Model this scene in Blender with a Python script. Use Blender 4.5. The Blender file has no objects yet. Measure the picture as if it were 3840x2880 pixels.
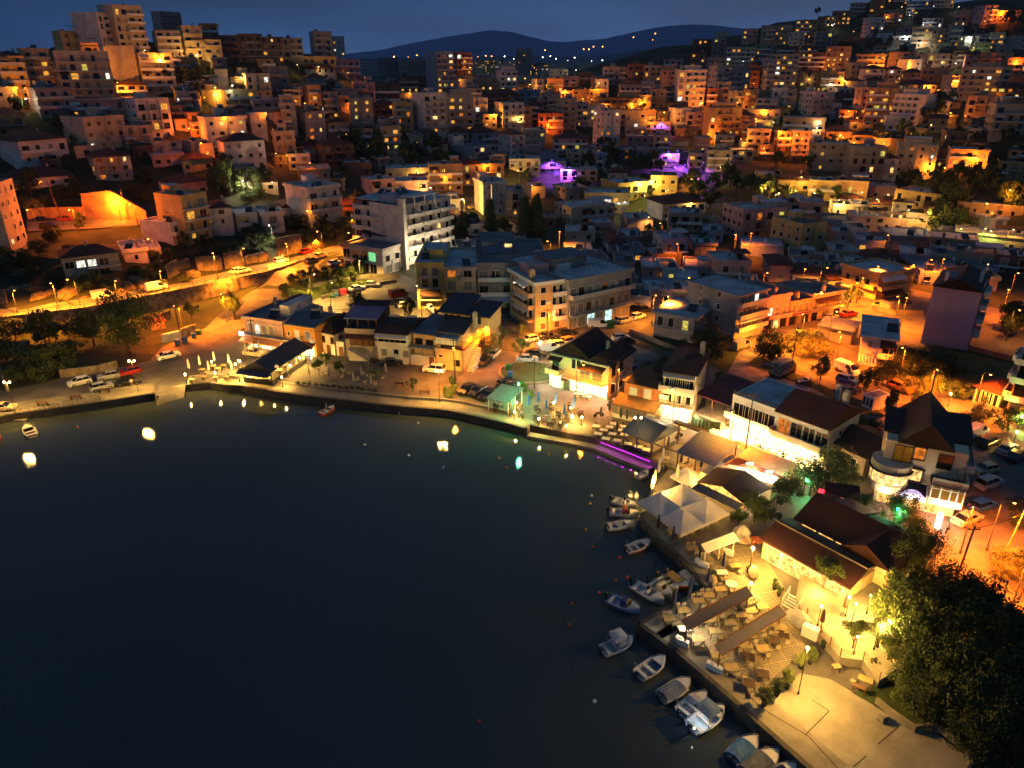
import bpy, math, random
from mathutils import Vector, Matrix, noise
from mathutils.geometry import delaunay_2d_cdt
from mathutils.bvhtree import BVHTree
R = math.radians
rnd = random.Random(7)
C = bpy.context.scene.collection
SC = bpy.context.scene

# ---------------------------------------------------------------- camera
H0 = 56.0; F = 740.0; PT = R(23.5); CT, ST = math.cos(PT), math.sin(PT)
cam = bpy.data.objects.new('camera', bpy.data.cameras.new('camera')); C.objects.link(cam)
cam.location = (0, 0, H0); cam.rotation_euler = (math.pi/2 - PT, 0, 0)
cam.data.sensor_width = 36; cam.data.lens = F/1024*36; cam.data.clip_end = 30000; cam.data.clip_start = 1
SC.camera = cam

# surveyed points were read off enlarged crops of the photograph; each crop has an origin and a scale (1024-px units)
ZN = {'P': (0, 0, 1), 'A': (0, 293.3, 9.217), 'B': (226.7, 280, 10.37), 'C': (413.3, 306.7, 10.37), 'D': (600, 333.3, 10.37),
      'E': (786.7, 306.7, 9.32), 'F': (586.7, 453.3, 9.217), 'G': (800, 453.3, 9.57), 'H': (586.7, 586.7, 9.15), 'I': (773.3, 586.7, 8.825),
      'J': (626.7, 520, 13.83), 'K': (0, 373.3, 13.83), '4': (0, 160, 8.295), '5': (240, 160, 8.295), '6': (480, 160, 8.295), '7': (720, 160, 7.276)}
def zp(z, X, Y):
    a, b, s = ZN[z]; return (a + X/s, b + Y/s)
def cf(py): return ST + (py-384)/F*CT
def ray(px, py):
    u, v = (px-512)/F, (py-384)/F
    return Vector((u, CT - v*ST, -ST - v*CT))
def at(px, py, z=1.2):                       # the ground point under a surveyed direction, on the level z
    r = ray(px, py); t = (z-H0)/r.z
    return Vector((r.x*t, r.y*t, z))
def atz(zn, X, Y, z=1.2):
    return at(*zp(zn, X, Y), z)
def dpt(px, py, d):
    r = ray(px, py); return Vector((r.x*d, r.y*d, H0 + r.z*d))

# ---------------------------------------------------------------- materials
MATS = {}
def rgb(h):                                   # sRGB hex -> linear
    if isinstance(h, str):
        h = h.lstrip('#'); c = [int(h[i:i+2], 16)/255 for i in (0, 2, 4)]
        c = [x/12.92 if x <= .04045 else ((x+.055)/1.055)**2.4 for x in c]
        return (c[0], c[1], c[2], 1)
    return (h[0], h[1], h[2], 1)
def mat(name, col, rough=.8, var=.25, scale=1.5, metal=0, bump=0, bscale=8, emis=None, es=1.0, spec=.3, c2=None, mixs=None, wave=None, coords='Object'):
    if name in MATS: return MATS[name]
    m = bpy.data.materials.new(name); m.use_nodes = True; nt = m.node_tree; N = nt.nodes; L = nt.links
    b = N['Principled BSDF']; col = rgb(col)
    b.inputs['Roughness'].default_value = rough; b.inputs['Metallic'].default_value = metal
    b.inputs['Specular IOR Level'].default_value = spec
    tc = N.new('ShaderNodeTexCoord'); src = tc.outputs[coords]
    if coords == 'World':
        pass
    if var > 0 or c2:
        n = N.new('ShaderNodeTexNoise'); n.inputs['Scale'].default_value = scale; n.inputs['Detail'].default_value = 6; n.inputs['Roughness'].default_value = .62
        L.new(src, n.inputs['Vector'])
        mr = N.new('ShaderNodeMapRange'); mr.inputs[1].default_value = .32 if not mixs else mixs[0]; mr.inputs[2].default_value = .68 if not mixs else mixs[1]
        L.new(n.outputs['Fac'], mr.inputs[0])
        mx = N.new('ShaderNodeMix'); mx.data_type = 'RGBA'
        if c2: a, c = col, rgb(c2)
        else: a, c = tuple(x*(1-var) for x in col[:3])+(1,), tuple(min(1, x*(1+var*.6)) for x in col[:3])+(1,)
        mx.inputs[6].default_value = a; mx.inputs[7].default_value = c
        L.new(mr.outputs[0], mx.inputs[0]); out = mx.outputs[2]
        if wave:
            w = N.new('ShaderNodeTexWave'); w.wave_type = 'BANDS'; w.bands_direction = wave[0]; w.inputs['Scale'].default_value = wave[1]; w.inputs['Distortion'].default_value = .3
            L.new(src, w.inputs['Vector'])
            m2 = N.new('ShaderNodeMix'); m2.data_type = 'RGBA'; m2.blend_type = 'MULTIPLY'
            r2 = N.new('ShaderNodeMapRange'); r2.inputs[3].default_value = wave[2]; L.new(w.outputs['Fac'], r2.inputs[0])
            L.new(out, m2.inputs[6]); L.new(r2.outputs[0], m2.inputs[7]); m2.inputs[0].default_value = 1; out = m2.outputs[2]
            bp = N.new('ShaderNodeBump'); bp.inputs['Strength'].default_value = .6; bp.inputs['Distance'].default_value = .06
            L.new(w.outputs['Fac'], bp.inputs['Height']); L.new(bp.outputs[0], b.inputs['Normal'])
        L.new(out, b.inputs['Base Color'])
    else: b.inputs['Base Color'].default_value = col
    if bump:
        n2 = N.new('ShaderNodeTexNoise'); n2.inputs['Scale'].default_value = bscale; n2.inputs['Detail'].default_value = 5; L.new(src, n2.inputs['Vector'])
        bp = N.new('ShaderNodeBump'); bp.inputs['Strength'].default_value = bump; bp.inputs['Distance'].default_value = .08
        L.new(n2.outputs['Fac'], bp.inputs['Height']); L.new(bp.outputs[0], b.inputs['Normal'])
    if emis is not None:
        b.inputs['Emission Color'].default_value = rgb(emis); b.inputs['Emission Strength'].default_value = es
        m.cycles.emission_sampling = 'NONE'
    MATS[name] = m; return m
def litwin(name, col, es):                    # a room lit behind its curtains: uneven glow
    if name in MATS: return MATS[name]
    m = mat(name, '#302820', .3, var=0, emis=col, es=es)
    nt = m.node_tree; N = nt.nodes; L = nt.links; b = N['Principled BSDF']
    tc = N.new('ShaderNodeTexCoord'); oi = N.new('ShaderNodeObjectInfo'); ad = N.new('ShaderNodeVectorMath'); ad.operation = 'ADD'
    L.new(tc.outputs['Object'], ad.inputs[0]); L.new(oi.outputs['Location'], ad.inputs[1])
    n = N.new('ShaderNodeTexNoise'); n.inputs['Scale'].default_value = 1.7; n.inputs['Detail'].default_value = 2; L.new(ad.outputs[0], n.inputs['Vector'])
    mr = N.new('ShaderNodeMapRange'); mr.inputs[1].default_value = .3; mr.inputs[2].default_value = .7; mr.inputs[3].default_value = es*.25; mr.inputs[4].default_value = es*1.5
    L.new(n.outputs['Fac'], mr.inputs[0]); L.new(mr.outputs[0], b.inputs['Emission Strength'])
    return m

def palette():
    W = {}
    for k, c in dict(w='#cfc8ba', b='#b8a88c', y='#bfa468', o='#b08a62', p='#b4948c', g='#8d8a86', u='#8793a3', d='#5c5148', r='#8a5c48', n='#9c8f7c').items():
        W[k] = mat('plaster_'+k, c, .9, var=.3, scale=.35, bump=.15)
    return W
WALL = palette()
M_ = dict(
 tile=mat('roof_tile', '#5e342a', .85, var=.35, scale=.8, wave=('X', 3.0, .55)),
 tiledark=mat('roof_tile_dark', '#3c2d2b', .85, var=.35, scale=.8, wave=('X', 3.0, .6)),
 flat=mat('roof_screed', '#a3a8ab', .9, var=.45, scale=.3),
 flatd=mat('roof_bitumen', '#60666c', .85, var=.45, scale=.3),
 slab=mat('concrete_slab', '#b5aea2', .9, var=.25, scale=.8),
 white=mat('white_paint', '#d8d4ca', .7, var=.12, scale=.6),
 glass=mat('dark_glass', '#0c1016', .12, var=0, spec=.6),
 shut=mat('closed_shutter', '#8f8a80', .6, var=.15, scale=1, wave=('Z', 8, .7)),
 frame=mat('window_frame', '#cfcabd', .5, var=.1),
 dframe=mat('dark_frame', '#2b2420', .5, var=.1),
 rail=mat('railing_iron', '#2c2b2b', .5, var=.1, metal=.4),
 wood=mat('weathered_wood', '#6b4a30', .8, var=.3, scale=3),
 metal=mat('galvanised_metal', '#9a9c9e', .45, var=.15, metal=.6),
 white_pl=mat('white_plastic', '#dcdcdc', .4, var=.05),
 chimney=mat('chimney_plaster', '#a99c8c', .9, var=.3),
 pole=mat('pole_wood', '#4a3524', .85, var=.3, scale=2),
 polem=mat('lamp_post_steel', '#5d6060', .5, var=.15, metal=.5),
 rubber=mat('tyre_rubber', '#0c0c0c', .8, var=0),
 rim=mat('wheel_rim', '#a0a0a4', .35, var=0, metal=.8),
 carglass=mat('car_glass', '#0a0d12', .08, var=0, spec=.7),
 red=mat('tail_lens', '#8a0d0a', .3, var=0),
 lens=mat('head_lens', '#e0e0dc', .2, var=0),
 trunk=mat('tree_bark', '#4b3a2a', .9, var=.35, scale=4, bump=.5),
 palmt=mat('palm_bark', '#5a4630', .95, var=.5, scale=6, bump=.9),
 leafd=mat('leaf_dark', '#36441f', .75, var=.5, scale=.6),
 leafm=mat('leaf_mid', '#4c5c2a', .75, var=.5, scale=.6),
 leafl=mat('leaf_light', '#6c7a34', .75, var=.45, scale=.8),
 leafo=mat('leaf_olive', '#5f6238', .75, var=.4, scale=.8),
 leafr=mat('leaf_red', '#8a4a30', .75, var=.4, scale=2),
 cyp=mat('cypress_leaf', '#3a4a2a', .8, var=.4, scale=.8),
 cloth_w=mat('canvas_white', '#cfc9bc', .85, var=.12, scale=.8),
 cloth_b=mat('canvas_blue', '#1f4fa0', .8, var=.2, scale=.8),
 cloth_n=mat('canvas_navy', '#1a1f3c', .8, var=.2, scale=.8),
 cloth_k=mat('canvas_charcoal', '#23242a', .8, var=.2, scale=.8),
 cloth_br=mat('canvas_brown', '#4a2e22', .8, var=.2, scale=.8),
 glow=mat('lamp_globe', '#fff4dc', .4, var=0, emis='#ffdc90', es=14),
 glowo=mat('sodium_lamp', '#ffd090', .4, var=0, emis='#ff9a3c', es=22),
 gloww=mat('white_lamp', '#ffffff', .4, var=0, emis='#fff2e0', es=25),
 glowg=mat('green_lamp', '#40ff80', .4, var=0, emis='#30ffa0', es=14),
 glowv=mat('violet_lamp', '#8040ff', .4, var=0, emis='#8a40ff', es=14),
)
LIT = [litwin('lit_window_amber', '#ffb040', .9), litwin('lit_window_warm', '#ffce78', 1.3), litwin('lit_window_yellow', '#f0d860', .7),
       litwin('lit_window_white', '#f4f4dc', 1.3), litwin('lit_window_orange', '#ff8a2c', .6)]
SHOP = litwin('lit_shop', '#ffe8b8', 2.2); SHOPW = litwin('lit_shop_warm', '#ffbe60', 1.5); SHOPC = litwin('lit_shop_cold', '#b8f0e8', 1.6)

# ---------------------------------------------------------------- mesh building
class MB:
    def __init__(s): s.v = []; s.f = []; s.m = []; s.k = 0
    def add(s, vs, fs):
        o = len(s.v); s.v += [tuple(v) for v in vs]; s.f += [tuple(i+o for i in f) for f in fs]; s.m += [s.k]*len(fs); return s
    def box(s, x0, y0, z0, x1, y1, z1):
        if x0 > x1: x0, x1 = x1, x0
        if y0 > y1: y0, y1 = y1, y0
        if z0 > z1: z0, z1 = z1, z0
        return s.add([(x0,y0,z0),(x1,y0,z0),(x1,y1,z0),(x0,y1,z0),(x0,y0,z1),(x1,y0,z1),(x1,y1,z1),(x0,y1,z1)],
                     [(3,2,1,0),(4,5,6,7),(0,1,5,4),(1,2,6,5),(2,3,7,6),(3,0,4,7)])
    def prism(s, poly, z0, z1):               # poly counter-clockwise
        n = len(poly)
        zf0 = z0 if callable(z0) else (lambda p: z0); zf1 = z1 if callable(z1) else (lambda p: z1)
        return s.add([(p[0],p[1],zf0(p)) for p in poly]+[(p[0],p[1],zf1(p)) for p in poly],
                     [tuple(range(n-1,-1,-1)), tuple(range(n,2*n))]+[(i,(i+1)%n,n+(i+1)%n,n+i) for i in range(n)])
    def cyl(s, p0, p1, r0, r1=None, n=8, cap=True):
        p0, p1 = Vector(p0), Vector(p1); r1 = r0 if r1 is None else r1
        d = (p1-p0).normalized(); a = d.orthogonal().normalized(); b = d.cross(a)
        vs = []
        for p, r in ((p0,r0),(p1,r1)):
            for i in range(n):
                t = 2*math.pi*i/n; vs.append(p+a*math.cos(t)*r+b*math.sin(t)*r)
        fs = [(i,(i+1)%n,n+(i+1)%n,n+i) for i in range(n)]
        if cap: fs += [tuple(range(n-1,-1,-1)), tuple(range(n,2*n))]
        return s.add(vs, fs)
    def tube(s, pts, r, n=6):
        for a, b in zip(pts, pts[1:]): s.cyl(a, b, r, r, n)
        return s
    def ball(s, c, r, n=8, m=5, sz=1):
        vs = [(c[0],c[1],c[2]-r*sz)]
        for j in range(1, m):
            t = math.pi*j/m - math.pi/2
            for i in range(n):
                a = 2*math.pi*i/n; vs.append((c[0]+r*math.cos(t)*math.cos(a), c[1]+r*math.cos(t)*math.sin(a), c[2]+r*sz*math.sin(t)))
        vs.append((c[0],c[1],c[2]+r*sz)); fs = []
        for i in range(n):
            fs.append((0, 1+(i+1)%n, 1+i)); e = len(vs)-1; b0 = 1+(m-2)*n; fs.append((b0+i, b0+(i+1)%n, e))
            for j in range(m-2):
                q = 1+j*n; fs.append((q+i, q+(i+1)%n, q+n+(i+1)%n, q+n+i))
        return s.add(vs, fs)
    def lathe(s, prof, n=10, c=(0,0)):        # prof: (r, z) upwards
        vs = []; fs = []
        for r, z in prof:
            for i in range(n):
                a = 2*math.pi*i/n; vs.append((c[0]+r*math.cos(a), c[1]+r*math.sin(a), z))
        for j in range(len(prof)-1):
            for i in range(n): fs.append((j*n+i, j*n+(i+1)%n, (j+1)*n+(i+1)%n, (j+1)*n+i))
        fs.append(tuple(range(n-1,-1,-1))); q = (len(prof)-1)*n; fs.append(tuple(range(q, q+n)))
        return s.add(vs, fs)
    def loft(s, rings, closed=True, cap=True):
        n = len(rings[0]); vs = [p for r in rings for p in r]; fs = []
        for j in range(len(rings)-1):
            for i in range(n if closed else n-1):
                fs.append((j*n+i, j*n+(i+1)%n, (j+1)*n+(i+1)%n, (j+1)*n+i))
        if cap and closed: fs += [tuple(range(n-1,-1,-1)), tuple(range((len(rings)-1)*n, len(rings)*n))]
        return s.add(vs, fs)
    def mesh(s, name, mats, smooth=False):
        me = bpy.data.meshes.new(name); me.from_pydata(s.v, [], s.f)
        if not isinstance(mats, (list, tuple)): mats = [mats]
        for m in mats: me.materials.append(m)
        if len(mats) > 1: me.polygons.foreach_set('material_index', s.m)
        if smooth: me.polygons.foreach_set('use_smooth', [True]*len(me.polygons))
        me.update(); return me
def link(name, me, parent=None, loc=(0,0,0), rz=0, scale=None):
    o = bpy.data.objects.new(name, me); C.objects.link(o)
    o.location = loc
    if rz: o.rotation_euler = (0, 0, rz)
    if scale: o.scale = scale if isinstance(scale, (tuple, list)) else (scale,)*3
    if parent: o.parent = parent
    return o
def put(name, mb, m, parent=None, smooth=False, **k):
    return link(name, mb.mesh(name, m, smooth), parent, **k)
def tag(o, label, cat, group=None):
    o['label'] = label; o['category'] = cat
    if group: o['group'] = group
    return o
def thing(name, label, cat, loc=(0,0,0), rz=0, group=None):
    o = bpy.data.objects.new(name, None); C.objects.link(o); o.location = loc; o.rotation_euler = (0,0,rz); o.empty_display_size = .5
    return tag(o, label, cat, group)
def struct(o): o['kind'] = 'structure'; return o
def dup(root, loc, rz, label, group=None, scale=None):
    r = root.copy(); C.objects.link(r); r.location = loc; r.rotation_euler = (0,0,rz); r['label'] = label
    if group: r['group'] = group
    if scale: r.scale = scale if isinstance(scale, (tuple, list)) else (scale,)*3
    for ch in list(root.children):
        c = ch.copy(); C.objects.link(c); c.parent = r
        for g in list(ch.children):
            d = g.copy(); C.objects.link(d); d.parent = c
    return r
def omat(o, m):                                # per-object paint on a shared mesh
    o.material_slots[0].link = 'OBJECT'; o.material_slots[0].material = m
ORD = ['first','second','third','fourth','fifth','sixth','seventh','eighth','ninth','tenth','eleventh','twelfth','thirteenth','fourteenth','fifteenth','sixteenth','seventeenth','eighteenth','nineteenth','twentieth','twenty-first','twenty-second','twenty-third','twenty-fourth','twenty-fifth','twenty-sixth','twenty-seventh','twenty-eighth','twenty-ninth','thirtieth']
NUM = ['zero','one','two','three','four','five','six','seven','eight','nine','ten']

# ---------------------------------------------------------------- terrain
# (px, py, height) on the lower ground
LOW = [(30,440,1.2),(20,400,1.2),(100,385,1.2),(190,370,1.2),(250,375,1.2),(300,385,1.2),(400,395,1.2),(480,405,1.2),(560,425,1.2),(640,450,1.2),(700,500,1.2),
 (760,560,1.2),(700,610,1.2),(760,680,1.2),(850,740,1.2),(960,720,1.2),(900,600,1.2),(850,500,1.2),(1000,560,1.2),(1010,680,1.2),(640,620,1.2),(720,690,1.2),(800,760,1.2),
 (0,350,1.3),(100,345,1.3),(180,335,1.3),(230,318,1.4),(250,300,2.0),(280,284,3.2),(300,272,4.4),(325,258,5.4),(240,335,1.3),(350,330,1.3),(420,320,1.3),(340,296,1.6),(300,300,1.7),
 (400,345,1.3),(500,360,1.3),(600,340,1.3),(700,340,1.5),(800,340,1.6),(900,340,1.8),(1000,360,1.9),(1000,430,1.4),(900,430,1.3),(800,420,1.3),(700,400,1.3),(750,440,1.3),(600,300,1.5),(500,300,1.5),(450,290,1.6),
 (395,288,1.8),(360,268,3.2),(470,265,3),(600,270,2),(700,280,2),(800,280,2.5),(900,300,2.6),(1000,300,3.2),(700,240,3),(800,240,3.5),(900,240,4),(1000,260,4.5),(600,240,3.5),(520,240,4.5),
 (640,215,4),(720,205,5),(820,212,4.5),(900,208,4.5),(1010,215,6),(345,245,6.0),(380,225,6.5),(440,220,7)]
UPP = [(0,316,5.2),(85,305,5.2),(145,293,5.3),(205,281,5.4),(267,269,5.5),(306,256,5.6),(325,252,5.7),(0,296,5.6),(60,292,5.8),(150,283,5.8),(220,270,5.8),(290,251,6.0)]
HILLD = [(40,284,172),(100,275,178),(160,268,186),(210,258,198),(260,244,208),(300,236,218),
 (200,238,208),(150,240,204),(90,262,184),(30,250,192),(100,224,211),(60,225,209),(140,220,214),(100,195,228),(180,205,224),(50,180,232),(60,150,245),(50,110,260),(50,80,280),(150,100,290),(150,60,320),(30,60,300),(220,150,268),(220,180,246),
 (250,120,290),(220,80,330),(200,45,370),(130,40,350),(20,75,280),(320,220,222),(270,215,226),(350,200,248),(300,170,282),(400,170,300),(340,120,330),(340,80,360),(270,50,385),(270,90,340),(390,90,380),(400,130,345),
 (480,200,285),(560,190,300),(440,190,290),(640,180,320),(700,190,300),(790,190,300),(870,192,300),(940,196,292),(800,168,330),(870,176,312),(1010,185,252),(950,172,275),(985,178,262),
 (800,130,370),(900,130,350),(1000,130,300),(700,150,370),(600,150,375),(500,160,330),(560,110,455),(430,134,370),(430,101,408),(500,90,450),(540,85,520),(470,120,390),(470,75,470),(410,80,450),
 (1000,60,450),(1000,92,390),(900,85,440),(1000,20,560),(900,60,490),(800,60,520),(900,30,600),(850,45,590),(760,70,500),(700,85,470),(650,100,450),(600,112,435),(760,105,420),(840,105,410),(940,110,370),
 (870,10,740),(900,5,700),(1000,0,690),(760,35,650),(700,45,600),(660,56,560),(620,75,535),(820,20,690),(950,40,540)]
FARW = [(-420,420,60),(-420,250,52),(-300,240,40),(-300,160,14),(-330,560,58),(-200,640,46),(-60,560,44),(0,700,34),(120,760,32),(0,1000,26),(150,1500,34),(-600,1200,40),(300,3000,44),(-1500,3000,40),(1800,3000,80),
 (700,900,120),(900,700,130),(700,450,75),(600,300,40),(450,220,14),(330,180,5),(300,110,1.5),(300,60,1.3),(200,40,1.3),(500,120,6),(-260,110,1.3),(-240,135,1.5),(520,780,85),(420,900,70),(1500,1500,120),(500,1600,60),(250,900,36)]
def _w(lst, hm):
    out = []
    for a, b, c in lst:
        p = at(a, b, c) if hm else dpt(a, b, c); out.append((p.x, p.y, p.z))
    return out
ANL = _w(LOW, True); ANU = _w(UPP, True) + _w(HILLD, False) + FARW
# the retaining wall between the upper road and the lower ground
WALLPX = [(-60,327),(0,319),(84.4,308.9),(144.7,297.4),(205,285.4),(266.7,272.7),(306,260),(326,254)]
WPT = [at(a, b, 5.2 + .5*max(0, a)/330) for a, b in WALLPX]
def wall_y(x):
    for a, b in zip(WPT, WPT[1:]):
        if a.x <= x <= b.x: return a.y + (b.y-a.y)*(x-a.x)/(b.x-a.x)
    return WPT[0].y + (x-WPT[0].x)*.1 if x < WPT[0].x else 1e9
WXE = WPT[-1].x
def idw(x, y, A, wl=1):
    s = t = 0
    for i, (ax, ay, az) in enumerate(A):
        d2 = (x-ax)**2+(y-ay)**2 + 9
        w = 1/(d2*d2*math.sqrt(d2)**.5)
        s += w*az; t += w
    return s, t
def hgt(x, y):
    if y < 118 and x > -150: return 1.2 if y < 108 else 1.2
    su, tu = idw(x, y, ANU); sl, tl = idw(x, y, ANL)
    wy = wall_y(x)
    if x <= WXE:
        if y < wy+.2: return sl/tl if y > 1 else 1.2
        k = min(1, max(0, (x-(WXE-14))/14))
        return (su+k*sl*.6)/(tu+k*tl*.6)
    return (su+sl)/(tu+tl)
EDGE = [(-60,430),(0,417.5),(14.5,414.5),(60,408.5),(110,401),(154.7,394),(157,406.7),(184.5,398),(186,385.5),(210,383.5),(226.7,385.9),(241,386.2),(275,392),(323,398.6),(361.7,403),(400,407.3),(440,410),(452,411.8),(480.8,418),(509.7,424.8),(527,429.7),
 (530,426.5),(567.6,434.5),(596.5,439.5),(622,450),(650,461),(665,469),(652,486),(648,500),(640,515),(641,521),(654,537.5),(673.5,553),(687.6,567),(695,577),(704.5,587.5),(638.3,623),(636.4,624.4),(676.3,653.4),(728.8,699),(800,763),(822,783)]
EDW = [at(a, b, 0 if i in (6,7) else 1.2) for i, (a, b) in enumerate(EDGE)]
WATERP = [(p.x, p.y) for p in EDW] + [(EDW[-1].x+60, 25), (EDW[-1].x+90, -120), (-700, -120), (-700, EDW[0].y)]
def inpoly(x, y, P):
    c = False; n = len(P); j = n-1
    for i in range(n):
        xi, yi = P[i]; xj, yj = P[j]
        if (yi > y) != (yj > y) and x < (xj-xi)*(y-yi)/(yj-yi)+xi: c = not c
        j = i
    return c
def grid(x0, x1, y0, y1, s, j=.15):
    out = []; y = y0
    while y <= y1:
        x = x0
        while x <= x1:
            out.append((x+rnd.uniform(-j, j)*s, y+rnd.uniform(-j, j)*s)); x += s
        y += s
    return out
def build_ground():
    pts = []; ed = []
    n = len(WATERP)
    for p in WATERP: pts.append(p)
    ed += [(i, (i+1) % n) for i in range(n)]
    for side in (.06, .3):                   # both lips of the retaining wall
        o = len(pts)
        for w in WPT[:-1]: pts.append((w.x, w.y+side))
        ed += [(o+i, o+i+1) for i in range(len(WPT)-2)]
    g = grid(-260, 330, 30, 330, 7) + grid(-420, 640, 337, 800, 16) + grid(-420, -268, 60, 330, 16) + grid(338, 640, 20, 330, 16)
    g += grid(-1800, 2400, 830, 4200, 160) + grid(-1800, -440, -100, 800, 120) + grid(660, 2400, -100, 800, 110)
    for q in g:
        if not inpoly(q[0], q[1], WATERP) and abs(q[1]-wall_y(q[0])) > 1.6: pts.append(q)
    v, e, f, *_ = delaunay_2d_cdt([Vector(p) for p in pts], ed, [], 0, 1e-4)
    fs = []
    for t in f:
        cx = sum(v[i].x for i in t)/3; cy = sum(v[i].y for i in t)/3
        if not inpoly(cx, cy, WATERP): fs.append(t)
    mb = MB(); vs = []
    lo = at(157, 406.7, 0); lo2 = at(184.5, 398, 0)
    for p in v:
        z = hgt(p.x, p.y)
        if (p-lo.xy).length < .5 or (p-lo2.xy).length < .5: z = -.15
        vs.append((p.x, p.y, z))
    mb.add(vs, fs)
    return mb
GB = build_ground()
BVH = BVHTree.FromPolygons([Vector(v) for v in GB.v], GB.f)
def gz(x, y):
    h = BVH.ray_cast(Vector((x, y, 900)), Vector((0,0,-1)))
    return h[0].z if h[0] else 0.0
def hit(px, py, dz=0):                         # where the surveyed direction meets the terrain
    r = ray(px, py).normalized(); o = Vector((0, 0, H0-dz))
    h = BVH.ray_cast(o, r, 6000)
    if h[0]: return h[0] + Vector((0,0,dz))
    return dpt(px, py, 700)
def hz(zn, X, Y, dz=0): return hit(*zp(zn, X, Y), dz)
# ---------------------------------------------------------------- buildings
_wm = {}
FOOT = []
def infoot(x, y, pad=.6):
    for (fx, fy, a, W, D) in FOOT:
        dx, dy = x-fx, y-fy
        if dx*dx+dy*dy > 2500: continue
        u = dx*math.cos(a)+dy*math.sin(a); v = -dx*math.sin(a)+dy*math.cos(a)
        if -pad < u < W+pad and -pad < v < D+pad: return True
    return False
def win_mesh(w, h, kind, pane):
    k = (round(w*5), round(h*5), kind, pane.name)
    if k not in _wm:
        w, h = k[0]/5, k[1]/5; mb = MB()
        mb.box(-w/2, -.05, 0, w/2, .02, h)
        _wm[k] = mb.mesh('window', pane)
    return _wm[k]
def frame_mesh(w, h, kind, fm):
    k = (round(w*5), round(h*5), 'f'+kind, fm.name)
    if k not in _wm:
        w, h = k[0]/5, k[1]/5; mb = MB(); t = .09
        mb.box(-w/2-t, -.1, -t, w/2+t, .02, 0); mb.box(-w/2-t, -.1, h, w/2+t, .02, h+t)
        mb.box(-w/2-t, -.1, 0, -w/2, .02, h); mb.box(w/2, -.1, 0, w/2+t, .02, h)
        n = max(0, int(round(w/1.1))-1)
        for i in range(n):
            x = -w/2+w*(i+1)/(n+1); mb.box(x-.035, -.085, 0, x+.035, .02, h)
        if kind == 'sill': mb.box(-w/2-.2, -.22, -t-.06, w/2+.2, .02, -t)
        _wm[k] = mb.mesh('window_frame', fm)
    return _wm[k]
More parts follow.
